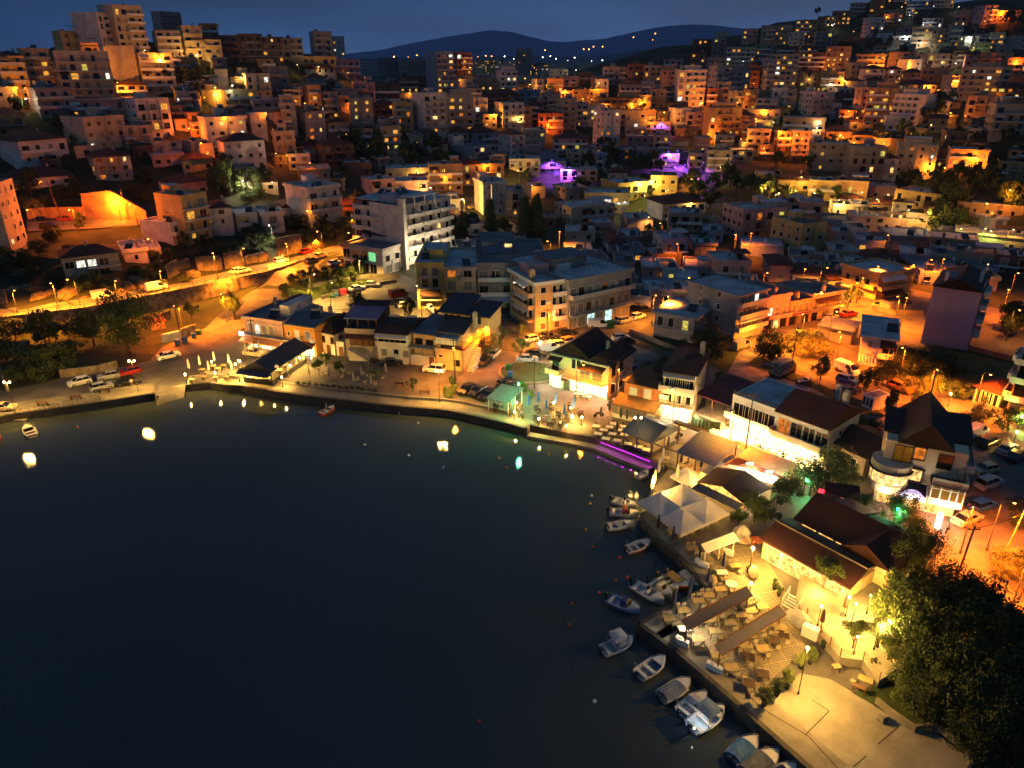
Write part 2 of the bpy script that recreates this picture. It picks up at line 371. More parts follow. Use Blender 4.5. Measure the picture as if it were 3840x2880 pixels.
class House:
    """local frame: x along the facade from its left corner, y into the building, z up"""
    def __init__(s, name, label, cat, loc, rz, W, D, Hh, wall, group=None, base=3.0):
        s.r = thing(name, label, cat, loc, rz, group); s.W, s.D, s.H, s.wall = W, D, Hh, wall
        s.nw = 0; FOOT.append((loc.x, loc.y, rz, W, D))
        if Hh > 0:
            mb = MB(); mb.box(0, 0, -base, W, D, Hh); put('wall', mb, wall, s.r)
    def face(s, f, u, off=0):
        if f == 'F': return (u, -off), 0
        if f == 'R': return (s.W+off, u), math.pi/2
        if f == 'L': return (-off, s.D-u), -math.pi/2
        return (s.W-u, s.D+off), math.pi
    def win(s, f, u, z, w=1.1, h=1.3, pane=None, frame=None, kind='', off=0):
        if s.nw > 95: return
        s.nw += 1
        pane = pane or M_['glass']; (x, y), a = s.face(f, u, off)
        if frame:
            o = link('window', win_mesh(w, h, kind, pane), s.r, (x, y, z), a)
            link('frame', frame_mesh(w, h, kind, frame), o, (0, 0, 0)); return o
        return link('window', win_mesh(w, h, kind, pane), s.r, (x, y, z), a)
    def fbox(s, mb, f, u0, u1, z0, z1, d0, d1):    # a box standing d0..d1 proud of a face
        W, D = s.W, s.D
        if f == 'F': mb.box(u0, -d1, z0, u1, -d0, z1)
        elif f == 'R': mb.box(W+d0, u0, z0, W+d1, u1, z1)
        elif f == 'L': mb.box(-d1, D-u1, z0, -d0, D-u0, z1)
        else: mb.box(W-u1, D+d0, z0, W-u0, D+d1, z1)
    def balcony(s, f, u0, u1, z, d=1.3, kind='solid', m=None):
        mb = MB(); m = m or M_['slab']
        s.fbox(mb, f, u0, u1, z-.16, z, 0, d)
        if kind == 'solid':
            s.fbox(mb, f, u0, u1, z, z+.85, d-.1, d); s.fbox(mb, f, u0, u0+.1, z, z+.85, 0, d-.1); s.fbox(mb, f, u1-.1, u1, z, z+.85, 0, d-.1)
            return put('balcony', mb, m, s.r)
        o = put('balcony', mb, m, s.r); r = MB()
        s.fbox(r, f, u0, u1, z+.9, z+.96, d-.07, d-.01); n = max(2, int((u1-u0)/.35))
        for i in range(n+1):
            u = u0+.03+(u1-u0-.06)*i/n; s.fbox(r, f, u-.015, u+.015, z, z+.9, d-.055, d-.025)
        for u in (u0, u1-.06): s.fbox(r, f, u, u+.06, z+.9, z+.96, 0, d-.07)
        put('railing', r, M_['rail'], o); return o
    def flat_roof(s, par=.7, m=None, pm=None, over=0.0):
        mb = MB(); W, D, Hh = s.W, s.D, s.H; o = over; t = .2
        mb.k = 0; mb.box(-o+t, -o+t, Hh, W+o-t, D+o-t, Hh+.06)
        mb.k = 1
        z0 = Hh-.0 if o == 0 else Hh-.15
        if o: mb.box(-o+.004, -o+.004, Hh-.16, W+o-.004, D+o-.004, Hh-.002)
        e = .03 if o == 0 else 0
        for a in ((-o-e,-o-e,W+o+e,-o+t),(-o-e,D+o-t,W+o+e,D+o+e),(-o-e,-o+t,-o+t,D+o-t),(W+o-t,-o+t,W+o+e,D+o-t)):
            mb.box(a[0],a[1],Hh+.002 if not o else Hh, a[2],a[3],Hh+par)
        return put('roof', mb, [m or M_['flat'], pm or s.wall], s.r)
    def hip_roof(s, rise=1.8, m=None, e=.5, x0=0, x1=None, y0=0, y1=None, z=None, gable=None):
        """gable: None = hipped, 'x' = ridge along x with gable ends, 'y' = ridge along y"""
        x1 = s.W if x1 is None else x1; y1 = s.D if y1 is None else y1; z = s.H if z is None else z
        mb = MB(); a, b, c, d = x0-e, y0-e, x1+e, y1+e; w, dd = c-a, d-b; q = z
        if gable == 'x': r0, r1 = (a, (b+d)/2), (c, (b+d)/2)
        elif gable == 'y': r0, r1 = ((a+c)/2, b), ((a+c)/2, d)
        elif w >= dd: r0, r1 = (a+dd/2, (b+d)/2), (c-dd/2, (b+d)/2)
        else: r0, r1 = ((a+c)/2, b+w/2), ((a+c)/2, d-w/2)
        vs = [(a,b,q),(c,b,q),(c,d,q),(a,d,q),(r0[0],r0[1],q+rise),(r1[0],r1[1],q+rise)]
        t = .14; n = 6
        vs += [(x,y,zz+t) for x,y,zz in vs]
        if gable == 'y' or (gable is None and w < dd): fs = [(0,1,4),(1,2,5,4),(2,3,5),(3,0,4,5)]
        else: fs = [(0,1,5,4),(1,2,5),(2,3,4,5),(3,0,4)]
        mb.k = 0; mb.add(vs, [tuple(i+n for i in f) for f in fs]+[tuple(reversed(f)) for f in fs]+[(0,1,n+1,n),(1,2,n+2,n+1),(2,3,n+3,n+2),(3,0,n,n+3)])
        o = put('roof', mb, m or M_['tile'], s.r)
        if gable:
            g = MB(); yy = .0
            rr = rise*(1-2*e/(dd if gable == 'x' else w)) - .04
            z0 = z + rise*e*2/(dd if gable == 'x' else w) - .05
            zb = z-.01
            if gable == 'x':
                for xx in (x0, x1-.2): g.add([(xx,y0,zb),(xx+.2,y0,zb),(xx+.2,y1,zb),(xx,y1,zb),(xx,(y0+y1)/2,zb+rise-.06),(xx+.2,(y0+y1)/2,zb+rise-.06)],[(0,1,5,4),(2,3,4,5),(3,0,4),(1,2,5),(3,2,1,0)])
            else:
                for yy in (y0, y1-.2): g.add([(x0,yy,zb),(x0,yy+.2,zb),(x1,yy+.2,zb),(x1,yy,zb),((x0+x1)/2,yy,zb+rise-.06),((x0+x1)/2,yy+.2,zb+rise-.06)],[(0,4,5,1),(2,5,4,3),(0,3,4),(1,5,2),(0,1,2,3)])
            put('gable', g, s.wall, s.r)
        return o
    def chimney(s, x, y, z0, h=1.6, w=.6, m=None):
        mb = MB(); mb.box(x-w/2, y-w/2, z0, x+w/2, y+w/2, z0+h); mb.box(x-w/2-.08, y-w/2-.08, z0+h, x+w/2+.08, y+w/2+.08, z0+h+.12); mb.box(x-w/3, y-w/3, z0+h+.12, x+w/3, y+w/3, z0+h+.4)
        return put('chimney', mb, m or M_['chimney'], s.r)
    def heater(s, x, y, z, a=0):
        mb = MB(); mb.k = 0
        mb.add([(-.95,-.9,.1),(.95,-.9,.1),(.95,.6,1.2),(-.95,.6,1.2),(-.95,-.9,.2),(.95,-.9,.2),(.95,.6,1.3),(-.95,.6,1.3)],[(3,2,1,0),(4,5,6,7),(0,1,5,4),(1,2,6,5),(2,3,7,6),(3,0,4,7)])
        mb.k = 1; mb.cyl((-.9,.85,1.45),(.9,.85,1.45),.3); mb.box(-.8,.8,0,-.74,.86,1.2); mb.box(.74,.8,0,.8,.86,1.2)
        return link('water_heater', mb.mesh('water_heater', [M_['glass'], M_['metal']]), s.r, (x, y, z), a)
    def antenna(s, x, y, z, h=2.6):
        mb = MB(); mb.cyl((x,y,z),(x,y,z+h),.04,n=5); mb.box(x-.5,y-.02,z+h-.3,x+.5,y+.02,z+h-.26)
        for i in range(4): mb.box(x-.4+i*.26,y-.3,z+h-.26,x-.37+i*.26,y+.3,z+h-.23)
        return put('antenna', mb, M_['metal'], s.r)
    def box(s, name, a, b, m):
        mb = MB(); mb.box(*a, *b); return put(name, mb, m, s.r)
    def stairhouse(s, x, y, w=3.2, d=3.2, h=2.5):
        mb = MB(); z = s.H+.06; mb.box(x, y, z, x+w, y+d, z+h); o = put('stair_house', mb, s.wall, s.r)
        t = MB(); t.box(x-.15, y-.15, z+h, x+w+.15, y+d+.15, z+h+.15); put('stair_house_roof', t, M_['flat'], o); return o
    def awning(s, f, u0, u1, z, d=1.6, drop=.7, m=None, name='awning'):
        mb = MB(); t = .05
        def P(u, dd, zz):
            if f == 'F': return (u, -dd, zz)
            if f == 'R': return (s.W+dd, u, zz)
            if f == 'L': return (-dd, s.D-u, zz)
            return (s.W-u, s.D+dd, zz)
        mb.add([P(u0,.02,z),P(u1,.02,z),P(u1,d,z-drop),P(u0,d,z-drop),P(u0,.02,z-t),P(u1,.02,z-t),P(u1,d,z-drop-.22),P(u0,d,z-drop-.22)],
               [(0,1,2,3),(7,6,5,4),(0,4,5,1),(3,2,6,7),(0,3,7,4),(1,5,6,2)])
        return put(name, mb, m or M_['cloth_w'], s.r)
    def shop(s, f, u0, u1, z=.3, h=2.3, pane=None, n=None):
        n = n or max(1, int((u1-u0)/2.4)); w = (u1-u0)/n
        for i in range(n): s.win(f, u0+w*(i+.5), z, w-.35, h, pane or SHOP, M_['frame'])
CN = dict(w='white', b='beige', y='ochre yellow', o='orange', p='pinkish', g='grey', u='bluish', d='dark', r='red brown', n='drab')
def facade(hs, f, U, n, fh, lit, wd=None, balc=None, rr=None, frames=False, shut=.25):
    rr = rr or rnd
    k = max(1, int(U/3.2)); sp = U/k
    for fl in range(n):
        for i in range(k):
            if rr.random() < .1: continue
            door = balc and fl >= balc and f == 'F'
            w, h, z = (rr.choice([1.2, 1.5, 2.2]), 2.1, .12) if door else (rr.choice([.8, 1.1, 1.1, 1.5]), rr.choice([1.1, 1.3]), .95)
            q = rr.random()
            if q < lit/12: pane = LIT[0] if rr.random() < .4 else rr.choice(LIT)
            elif q < lit/12+shut: pane = M_['shut']
            else: pane = M_['glass']
            hs.win(f, sp*(i+.5)+rr.uniform(-.2,.2), fl*fh+z, min(w, sp-.4), min(h, fh-z-.2), pane, M_['frame'] if frames else None, 'sill' if frames and not door else '')
def mono(h, x0, x1, y0, y1, z0, z1, m, axis='y', e=.3, th=.22, name='roof'):   # sloping slab roof
    mb = MB(); a, b, c, d = x0-e, y0-e, x1+e, y1+e
    zs = (z0, z0, z1, z1) if axis == 'y' else (z0, z1, z1, z0)
    P = [(a,b),(c,b),(c,d),(a,d)]
    mb.add([(p[0],p[1],zz) for p, zz in zip(P, zs)]+[(p[0],p[1],zz+th) for p, zz in zip(P, zs)], [(3,2,1,0),(4,5,6,7),(0,1,5,4),(1,2,6,5),(2,3,7,6),(3,0,4,7)])
    return put(name, mb, m, h.r)
TOWN = []
def infill(place, x0, x1, y0, y1, n, w0, w1, h0, h1, cols, seed):
    r = random.Random(seed); got = []; tries = 0
    boxes = [t[3:7] for t in TOWN]
    while len(got) < n and tries < n*60:
        tries += 1; w = r.uniform(w0, w1); h = r.uniform(h0, h1); x = r.uniform(x0, x1-w); yb = r.uniform(y0, y1); top = yb-h
        bad = False
        for (a, b, c, d) in boxes+got:
            ox = min(c, x+w)-max(a, x); oy = min(d, yb)-max(b, top)
            if ox > w*.35 and oy > h*.45 or (ox > w*.3 and abs(d-yb) < 4): bad = True; break
        if not bad: got.append((x, top, x+w, yb))
    row(place, '\n'.join(f"{a:.0f} {b:.0f} {c:.0f} {d:.0f} {r.choice(cols)} {r.choice('ffffffh')} {r.choice([0,0,.2,.3,.45])} {r.choice([0,0,1,2,3])}" for a, b, c, d in got))
def row(place, txt, minD=10):
    L = []
    for ln in txt.strip().splitlines():
        a = ln.split()
        L.append([float(a[i]) for i in range(4)] + [a[4], a[5], float(a[6]), int(a[7])])
    L.sort(key=lambda e: e[0])
    for i, (x0, y0, x1, y1, c, rf, sd, lit) in enumerate(L):
        TOWN.append((place, i, len(L), x0, y0, x1, y1, c, rf, sd, lit))
def build_town():
    for (place, i, n_, x0, y0, x1, y1, c, rf, sd, lit) in TOWN:
        rr = random.Random(int(x0*131+y1*17))
        wpx = x1-x0
        fx0, fx1 = (x0+sd*wpx, x1) if sd >= 0 else (x0, x1+sd*wpx)
        P = hit((fx0+fx1)/2, y1); dc = P.y*CT + (H0-P.z)*ST; mpp = dc/F
        az = math.atan2(P.x, P.y)
        D = 11.0 + (2 if wpx*mpp > 16 else 0)
        sw = abs(sd)*wpx*mpp
        a = math.asin(min(.85, sw/D)) if sd else rr.uniform(.03, .1)
        a = a if sd >= 0 else -a
        r = a - az
        W = max(4.5, (fx1-fx0)*mpp/math.cos(a))
        cc = max(0, cf(y0))
        hh = ((y1-y0)*mpp - D*cc*math.cos(a))/.95
        rise = 0
        if rf in 'hgx': rise = min(2.4, .2*min(W, D)); hh -= rise*.8
        else: hh -= .6
        hh = max(3.0, hh); nf = max(1, round(hh/3.05)); fh = hh/nf
        ux = Vector((math.cos(r), math.sin(r), 0))
        o = P - ux*W/2
        big = nf >= 3
        ordn = ORD[min(i, 29)]
        litw = 'brightly lit ' if lit >= 5 else ('partly lit ' if lit >= 2 else 'unlit ')
        rt = {'f': 'flat-roofed', 'h': 'tiled', 'g': 'gabled', 'x': 'gabled'}[rf]
        lab = f"{litw}{NUM[min(nf,10)]}-storey {CN[c]} {rt} {'block' if big else 'house'}, {ordn} from left {place}"
        hs = House('apartment_block' if big else 'house', lab, 'apartment block' if big else 'house', o, r, W, D, hh, WALL[c], 'buildings ' + place, base=5)
        near = dc < 330
        if nf >= 4 and rf == 'f' and y0 > 66 and rr.random() < .45:
            q0, q1 = W*rr.uniform(.05, .3), W*rr.uniform(.75, .95); pb = MB(); pb.box(q0, 2.2, hh+.06, q1, D-.6, hh+2.7); ph = put('penthouse', pb, hs.wall, hs.r); pb = MB(); pb.box(q0-.3, 1.6, hh+2.7, q1+.3, D-.4, hh+2.9); put('penthouse_roof', pb, M_['flat'], ph)
        if nf >= 3 and rr.random() < .45:
            for x in ((W*.5,) if rr.random() < .5 else (W*.33, W*.66)): sb = MB(); sb.box(x, -1.15, 2.9, x+.12, -.06, hh); put('balcony_partition', sb, hs.wall, hs.r)
        if nf >= 2:
            sb = MB()
            for fl in range(1, nf): sb.box(-.05, -.05, fl*fh-.14, W+.05, D+.05, fl*fh)
            put('floor_bands', sb, rr.choice([M_['slab'], M_['white'], hs.wall]), hs.r)
        if rf == 'f' and near and W > 6:
            for q in range(rr.randint(1, 3)):
                tx, ty = rr.uniform(.8, W-2), rr.uniform(2, D-2); tk = MB(); tk.cyl((tx,ty,hh+.06),(tx,ty,hh+rr.uniform(.8,1.3)),rr.uniform(.3,.55),n=9); put('water_tank', tk, rr.choice([M_['metal'], M_['flatd'], M_['white']]), hs.r)
            if rr.random() < .35: mono(hs, W*.5, W-.6, .6, 4.4, hh+2.2, hh+2.4, rr.choice([M_['flat'], M_['wood'], M_['tiledark']]), name='roof_pergola'); [hs.box('pergola_post', (px_, .6, hh), (px_+.1, .7, hh+2.2), M_['rail']) for px_ in (W*.5, W-.7)]
        if rf == 'f':
            hs.flat_roof(rr.uniform(.4, .9), rr.choice([M_['flat'], M_['flat'], M_['flatd']]), over=rr.choice([0, 0, .4]))
            if big and rr.random() < .75 and W > 7 and y0 > 66: hs.stairhouse(rr.uniform(.5, W-4), D-4.5)
            if rr.random() < .6: hs.heater(rr.uniform(1.5, W-1.5), 3, hh+.06, rr.uniform(-.5,.5))
            if rr.random() < .5: hs.antenna(rr.uniform(1, W-1), 5, hh+.05)
        elif rf == 'h': hs.hip_roof(rise)
        elif rf == 'g': hs.hip_roof(rise, gable='x')
        else: hs.hip_roof(rise*1.2, gable='y')
        if rf != 'f' or rr.random() < .35: hs.chimney(W*.7, D*.6, hh+(rise*.5 if rf != 'f' else .06), 1.5)
        balc = 0
        if nf >= 2 and rr.random() < .85:
            balc = 1; kind = 'solid' if rr.random() < .6 or not near else 'rail'
            bm = rr.choice([M_['slab'], M_['white'], hs.wall]); u0 = 0 if rr.random() < .6 else W*rr.choice([0, .25, .4]); u1 = W if rr.random() < .7 or u0 else W*.7
            for fl in range(1, nf):
                b = hs.balcony('F', u0, u1, fl*fh, rr.choice([1.2, 1.2, 1.5]), kind, bm)
                if near and rr.random() < .25: hs.awning('F', u0+.3, min(u1-.3, u0+3.6), fl*fh+fh-.25, 1.3, .9, rr.choice([M_['cloth_w'], M_['cloth_br'], WALL['y']]))
        facade(hs, 'F', W, nf, fh, lit, balc=balc, rr=rr, frames=dc < 230)
        side = 'L' if sd > 0 else 'R'
        if sd and rr.random() < .6: facade(hs, side, D, nf, fh, lit*.4, rr=rr, frames=dc < 230)
row('on the left crest', '''
0 56 12 88 b f 0 1
9 58 32 100 y h 0 0
31 53 55 87 b f 0 1
51 64 74 87 g f .4 0
59 34 85 57 y f .3 0
67 57 114 97 b f 0 2
85 46 101 63 o f 0 2
82 19 124 51 w f .55 0
105 51 146 87 b f .9 0
109 13 149 56 b f .35 1
157 16 184 40 p f .3 0
157 34 183 58 b f .15 0
183 30 205 58 b f .2 1
204 27 220 46 o f 0 0
197 39 223 62 b h 0 0
223 39 242 63 d f 0 1
242 38 264 63 d f 0 0
264 40 285 63 d f 0 2
285 41 304 63 n f 0 1
312 36 334 63 n f .2 0
330 40 346 63 w f 0 1
''')
row('high on the left slope', '''
0 88 20 110 g f 0 3
36 90 75 117 g f .2 0
75 99 125 118 p f 0 1
120 82 147 99 p h 0 0
147 58 177 94 b f 0 0
178 88 201 104 n f 0 1
207 92 256 113 y f .45 6
239 76 272 98 b f .3 1
271 69 290 93 g f 0 2
297 58 336 71 y f 0 2
306 67 335 79 u g .4 1
336 62 361 80 p f 0 0
305 88 323 116 o f .3 1
321 94 340 119 n f .2 3
336 90 352 112 g f 0 2
215 60 228 78 g f 0 1
''')
row('midway up the left slope', '''
0 110 27 136 o h 0 0
72 117 128 149 b f .35 2
128 125 154 150 b f 0 4
131 102 174 139 w f .3 1
181 92 200 114 g f 0 0
202 117 248 147 w f .2 4
247 113 268 138 u f .3 4
255 100 284 117 p f 0 0
284 104 298 134 g f 0 2
298 113 327 141 g f .35 5
324 119 350 139 n h .2 5
186 113 203 137 o f .4 0
''')
row('low on the left slope', '''
9 133 69 163 w h .3 1
94 150 133 181 b h .15 2
10 168 71 188 w h 0 0
155 151 184 166 p f 0 0
185 152 213 171 y h 0 0
222 136 267 170 w h .15 0
271 131 297 160 b f .2 3
297 142 316 160 p h 0 0
318 140 355 168 d h .2 0
163 174 208 196 p h .35 3
250 178 278 192 w h 0 0
300 165 330 180 n f 0 0
''')
row('behind the pink wall on the rise', '''
355 129 374 151 n f 0 3
370 127 401 151 n f .4 4
387 165 432 187 b f 0 2
430 163 463 192 o f 0 1
340 196 366 214 r h 0 0
362 176 396 199 p f .3 1
393 178 428 198 w f 0 1
455 160 482 186 p x .3 3
482 162 504 186 o f 0 2
474 180 506 215 w f .3 1
506 187 524 217 g f 0 2
320 175 345 190 g f 0 0
412 155 452 168 d h 0 0
345 160 372 176 d f 0 0
''')
row('along the far centre ridge', '''
400 63 409 78 p f 0 0
409 61 426 76 o f 0 0
379 60 399 75 g f 0 0
362 62 379 78 u f 0 0
427 58 455 99 u f .38 8
451 55 472 75 r f .3 3
475 62 497 76 y f 0 3
497 63 517 76 w f 0 3
516 53 532 80 b f 0 1
531 65 548 76 d h 0 1
549 70 568 80 b f 0 0
563 79 577 87 p f 0 1
400 78 426 93 d f 0 1
455 80 473 93 u f .3 1
473 79 494 91 n f 0 2
496 73 517 92 w f .2 4
547 80 563 92 o f 0 3
562 77 579 86 p f 0 0
578 74 592 84 d f 0 1
591 78 605 87 o f 0 0
603 69 619 85 b f 0 3
618 69 628 84 n f 0 1
''')
row('in the central town', '''
355 84 376 104 p f 0 1
376 86 400 108 d f 0 1
352 100 374 128 n f 0 3
374 102 395 122 d h 0 2
395 104 414 131 y f 0 5
413 97 447 134 w f .35 4
446 98 474 132 b f .1 5
474 100 488 124 w f 0 4
489 91 519 104 d h 0 1
494 104 524 129 w f .3 1
519 91 540 103 u f 0 1
523 108 532 129 o f 0 0
528 103 543 125 d f 0 0
538 114 563 135 r f 0 2
556 101 576 130 b f 0 0
524 129 545 146 b f 0 3
498 132 525 156 w h .45 0
463 128 498 147 u h .4 1
453 145 496 158 u f .5 1
509 157 540 173 w f 0 1
538 159 566 174 u f 0 1
553 134 587 156 p h 0 3
576 105 588 127 u f 0 3
592 113 619 149 w f .42 5
588 108 598 127 w f 0 2
599 99 641 115 d f 0 0
619 111 645 126 n f 0 1
560 92 575 102 p f 0 1
573 91 590 105 o f 0 0
588 90 608 101 y f 0 0
618 95 633 109 y f 0 0
639 96 650 114 y f 0 2
649 91 665 108 n f 0 0
620 86 640 97 g f 0 1
''')
row('around the violet street', '''
645 122 670 135 p f 0 0
627 135 655 149 p f 0 2
653 135 669 154 p f 0 1
612 147 652 160 u f .3 4
667 110 690 130 w f .3 1
685 113 702 131 p f 0 0
701 110 738 142 o f .2 4
652 152 678 167 n f 0 3
688 152 709 168 p f 0 1
702 150 730 172 b f .15 2
738 141 751 151 u f .3 1
715 134 733 147 u f 0 2
730 148 752 162 n f 0 2
''')
row('below the violet street', '''
560 167 597 182 b f 0 0
609 170 627 180 w h 0 0
600 179 652 200 y f .35 0
650 173 676 195 y f 0 1
675 176 702 192 o h 0 0
552 184 586 201 g f .4 0
585 189 628 213 y f 0 4
645 194 704 219 w h .3 0
553 201 614 225 b f .3 0
535 213 556 228 r f 0 0
620 213 652 233 p f .2 1
''')
row('on the middle ridge', '''
627 67 644 87 r f 0 1
643 68 661 86 b f 0 2
660 72 675 91 o f 0 0
673 74 703 107 w f .1 6
690 55 704 73 d f 0 8
693 41 711 52 d f 0 3
711 41 724 60 g f 0 1
726 50 753 66 b f 0 3
742 31 756 44 p f 0 1
761 28 776 44 n f 0 1
707 69 728 91 b f .4 0
715 84 728 106 b f 0 2
727 73 748 94 g f 0 3
706 90 716 108 r f 0 1
748 68 758 88 r f 0 1
755 62 771 91 u f .6 1
767 59 794 91 b f 0 4
743 91 756 110 o f 0 1
771 90 784 110 w f 0 0
783 91 794 110 b f 0 1
665 88 676 102 d f 0 0
728 92 742 108 g f 0 1
''')
row('on the right crest', '''
774 28 790 45 n f 0 4
787 34 803 46 w f .3 0
795 22 815 36 o f 0 2
814 34 830 50 g f 0 1
818 18 833 27 d f 0 1
832 13 849 25 d f 0 5
850 5 865 16 n f 0 0
869 0 882 16 o f 0 3
862 20 882 34 w f .4 1
883 12 900 26 o f 0 1
907 3 930 16 g f 0 2
955 12 976 26 n f 0 1
988 12 1016 23 o f 0 0
888 38 909 49 w f 0 3
911 30 931 48 b f 0 3
930 31 947 48 n f 0 2
946 28 959 47 g f 0 1
957 38 975 50 b f 0 3
1005 38 1024 49 g f 0 0
922 20 940 31 n f 0 2
884 -4 906 5 d f 0 2
932 -2 952 8 n f 0 3
''')
row('high on the right slope', '''
755 46 775 60 n f 0 1
775 48 793 60 d f 0 0
793 55 822 72 r f 0 1
824 50 847 72 o f 0 5
800 47 816 57 d f 0 2
856 56 882 71 o f 0 3
882 54 912 68 o f .2 2
913 56 928 71 p f 0 1
927 56 950 70 n f 0 1
962 54 980 72 p h .1 1
979 55 1007 72 o f 0 1
1006 60 1024 76 o f 0 2
858 68 882 85 w h .2 2
881 69 899 85 b h .3 2
898 71 921 85 o h .2 1
920 70 944 88 o f 0 1
941 77 959 92 b f .5 0
959 71 1001 99 b f 0 4
793 73 821 92 d f 0 3
820 74 841 92 o f 0 2
''')
row('midway up the right slope', '''
798 94 830 116 w f .4 0
826 104 838 119 u f .5 0
851 90 871 121 b f 0 3
864 91 891 124 o f 0 6
896 83 932 102 b h .3 2
890 97 927 127 w f -.4 0
996 86 1025 105 d h 0 4
965 98 990 121 o f 0 4
984 106 1020 137 n f .2 0
800 116 822 128 r h 0 0
783 117 822 134 o f 0 1
748 110 778 124 b f 0 0
748 120 771 132 p f .3 1
741 124 750 140 r f 0 1
827 127 852 139 o h 0 1
853 131 873 143 o h 0 1
885 116 905 131 w f 0 3
928 116 944 133 o g 0 0
838 110 852 124 d f 0 1
''')
row('on the lower right slope', '''
746 129 768 151 n f 0 1
767 131 789 152 o f .4 0
788 131 807 156 b f .2 0
805 129 822 148 o f .3 0
807 143 842 171 n f 0 2
842 147 880 180 n f .2 1
868 154 894 180 w h .2 1
893 145 929 181 b f 0 2
904 137 929 149 p h 0 1
926 147 951 168 r f 0 3
948 148 981 175 o f 0 1
940 131 967 150 d f .2 3
997 160 1025 185 y f 0 1
1008 148 1025 164 o f 0 0
756 171 780 187 y f 0 0
778 173 809 191 y h 0 2
808 178 835 200 y f 0 1
833 178 864 202 o f .0 3
870 183 893 199 p f 0 1
894 188 953 209 y f -.25 0
''')
row('among the low flat roofs', '''
870 199 900 213 d h 0 0
893 196 912 211 w h 0 0
775 198 800 219 g f 0 0
798 198 820 221 p f 0 0
720 204 782 238 p f .35 1
769 219 822 252 y f .58 1
821 213 845 230 u f 0 0
844 211 882 232 p f .2 0
880 213 914 232 p f 0 0
878 228 932 250 p f .3 0
855 234 882 253 u f 0 1
822 226 848 252 n f .4 0
702 228 722 242 u f 0 0
741 238 781 257 u f 0 0
760 253 790 282 p h .3 1
826 258 843 281 o f 0 0
857 247 900 271 d h .2 0
899 245 924 271 u f 0 1
930 231 970 257 o f 0 0
945 262 990 280 u f 0 0
908 262 946 285 u f .3 0
958 226 1024 250 n f 0 1
948 244 996 268 n f 0 2
994 247 1025 275 d f 0 1
960 198 1025 217 y f 0 0
968 213 1002 236 w f .6 0
840 196 860 207 r h 0 0
925 208 948 216 r h 0 0
650 232 686 262 u f .3 0
702 252 748 285 p f .3 1
639 235 662 250 n h 0 0
668 208 700 232 n f 0 0
640 246 680 268 d f .3 0
720 258 745 275 d f 0 0
''')
row('above the lit upper road', '''
147 216 193 242 w f .6 0
165 192 213 240 y f .5 2
213 200 235 236 w h .1 0
234 207 259 235 w f .2 1
259 207 285 233 w f .2 0
275 200 302 217 w h .3 0
289 183 342 221 w f .42 2
127 243 148 263 w f 0 3
147 240 161 262 w f 0 0
-14 184 29 262 b f -.4 3
''')
infill('in gaps behind the tower block', 420, 560, 196, 262, 12, 16, 26, 11, 17, 'bwugn', 3)
infill('in gaps of the flat-roofed quarter', 560, 760, 218, 312, 26, 18, 32, 12, 20, 'ugbwnp', 5)
infill('in gaps of the right quarter', 760, 1010, 215, 292, 24, 20, 34, 11, 18, 'ugbpnw', 8)
infill('tucked in the central town', 360, 620, 95, 178, 26, 12, 22, 9, 19, 'wbugpdn', 11)
infill('tucked in the upper right town', 620, 880, 75, 165, 28, 12, 22, 8, 18, 'bwungdo', 14)
infill('tucked on the right hillside', 860, 1020, 18, 150, 26, 12, 22, 8, 17, 'bwogdn', 17)
infill('tucked on the left hillside', 5, 350, 70, 180, 24, 14, 26, 8, 18, 'bwogdp', 21)
build_town()
print('TOWN', len(TOWN))
ZN.update({'1': (0,0,12.76), '2': (146.7,26.7,10.37), '3': (400,40,11.85), '4b': (560,53.3,11.85), '5b': (693.3,0,6.8), '6b': (853.3,0,7.14), '7b': (720,106.7,7.93), '8b': (866.7,106.7,7.93)})
# ---------------------------------------------------------------- sky
world = bpy.data.worlds.new('World'); SC.world = world; world.use_nodes = True
wn = world.node_tree; N, L = wn.nodes, wn.links; bg = N['Background']
sky = N.new('ShaderNodeTexSky'); sky.sky_type = 'NISHITA'; sky.sun_disc = False; sky.sun_elevation = R(-3); sky.sun_rotation = R(35)
tc = N.new('ShaderNodeTexCoord'); sp = N.new('ShaderNodeSeparateXYZ'); L.new(tc.outputs['Generated'], sp.inputs[0])
rp = N.new('ShaderNodeValToRGB'); cr = rp.color_ramp
cr.elements[0].position = 0.0; cr.elements[0].color = (.052, .100, .225, 1)
cr.elements[1].position = 1.0; cr.elements[1].color = (.046, .130, .26, 1)
for p, c in ((.03, (.016,.076,.205,1)), (.08, (.0,.040,.125,1)), (.18, (.020,.070,.175,1)), (.4, (.042,.112,.235,1))):
    e = cr.elements.new(p); e.color = c
# dusk glow is a little stronger inland, to the right of the bay
dx = N.new('ShaderNodeVectorMath'); dx.operation = 'DOT_PRODUCT'; dx.inputs[1].default_value = (.17, .985, 0); L.new(tc.outputs['Generated'], dx.inputs[0])
mr = N.new('ShaderNodeMapRange'); mr.inputs[1].default_value = .75; mr.inputs[2].default_value = 1; mr.inputs[3].default_value = .6; mr.inputs[4].default_value = 1.3; L.new(dx.outputs['Value'], mr.inputs[0])
ns = N.new('ShaderNodeTexNoise'); ns.inputs['Scale'].default_value = 3; ns.inputs['Detail'].default_value = 5
mp = N.new('ShaderNodeMapping'); mp.inputs['Scale'].default_value = (1, 1, 7); L.new(tc.outputs['Generated'], mp.inputs[0]); L.new(mp.outputs[0], ns.inputs['Vector'])
m2 = N.new('ShaderNodeMapRange'); m2.inputs[1].default_value = .3; m2.inputs[2].default_value = .7; m2.inputs[3].default_value = .72; m2.inputs[4].default_value = 1.28; L.new(ns.outputs['Fac'], m2.inputs[0])
mu = N.new('ShaderNodeMath'); mu.operation = 'MULTIPLY'; L.new(mr.outputs[0], mu.inputs[0]); L.new(m2.outputs[0], mu.inputs[1])
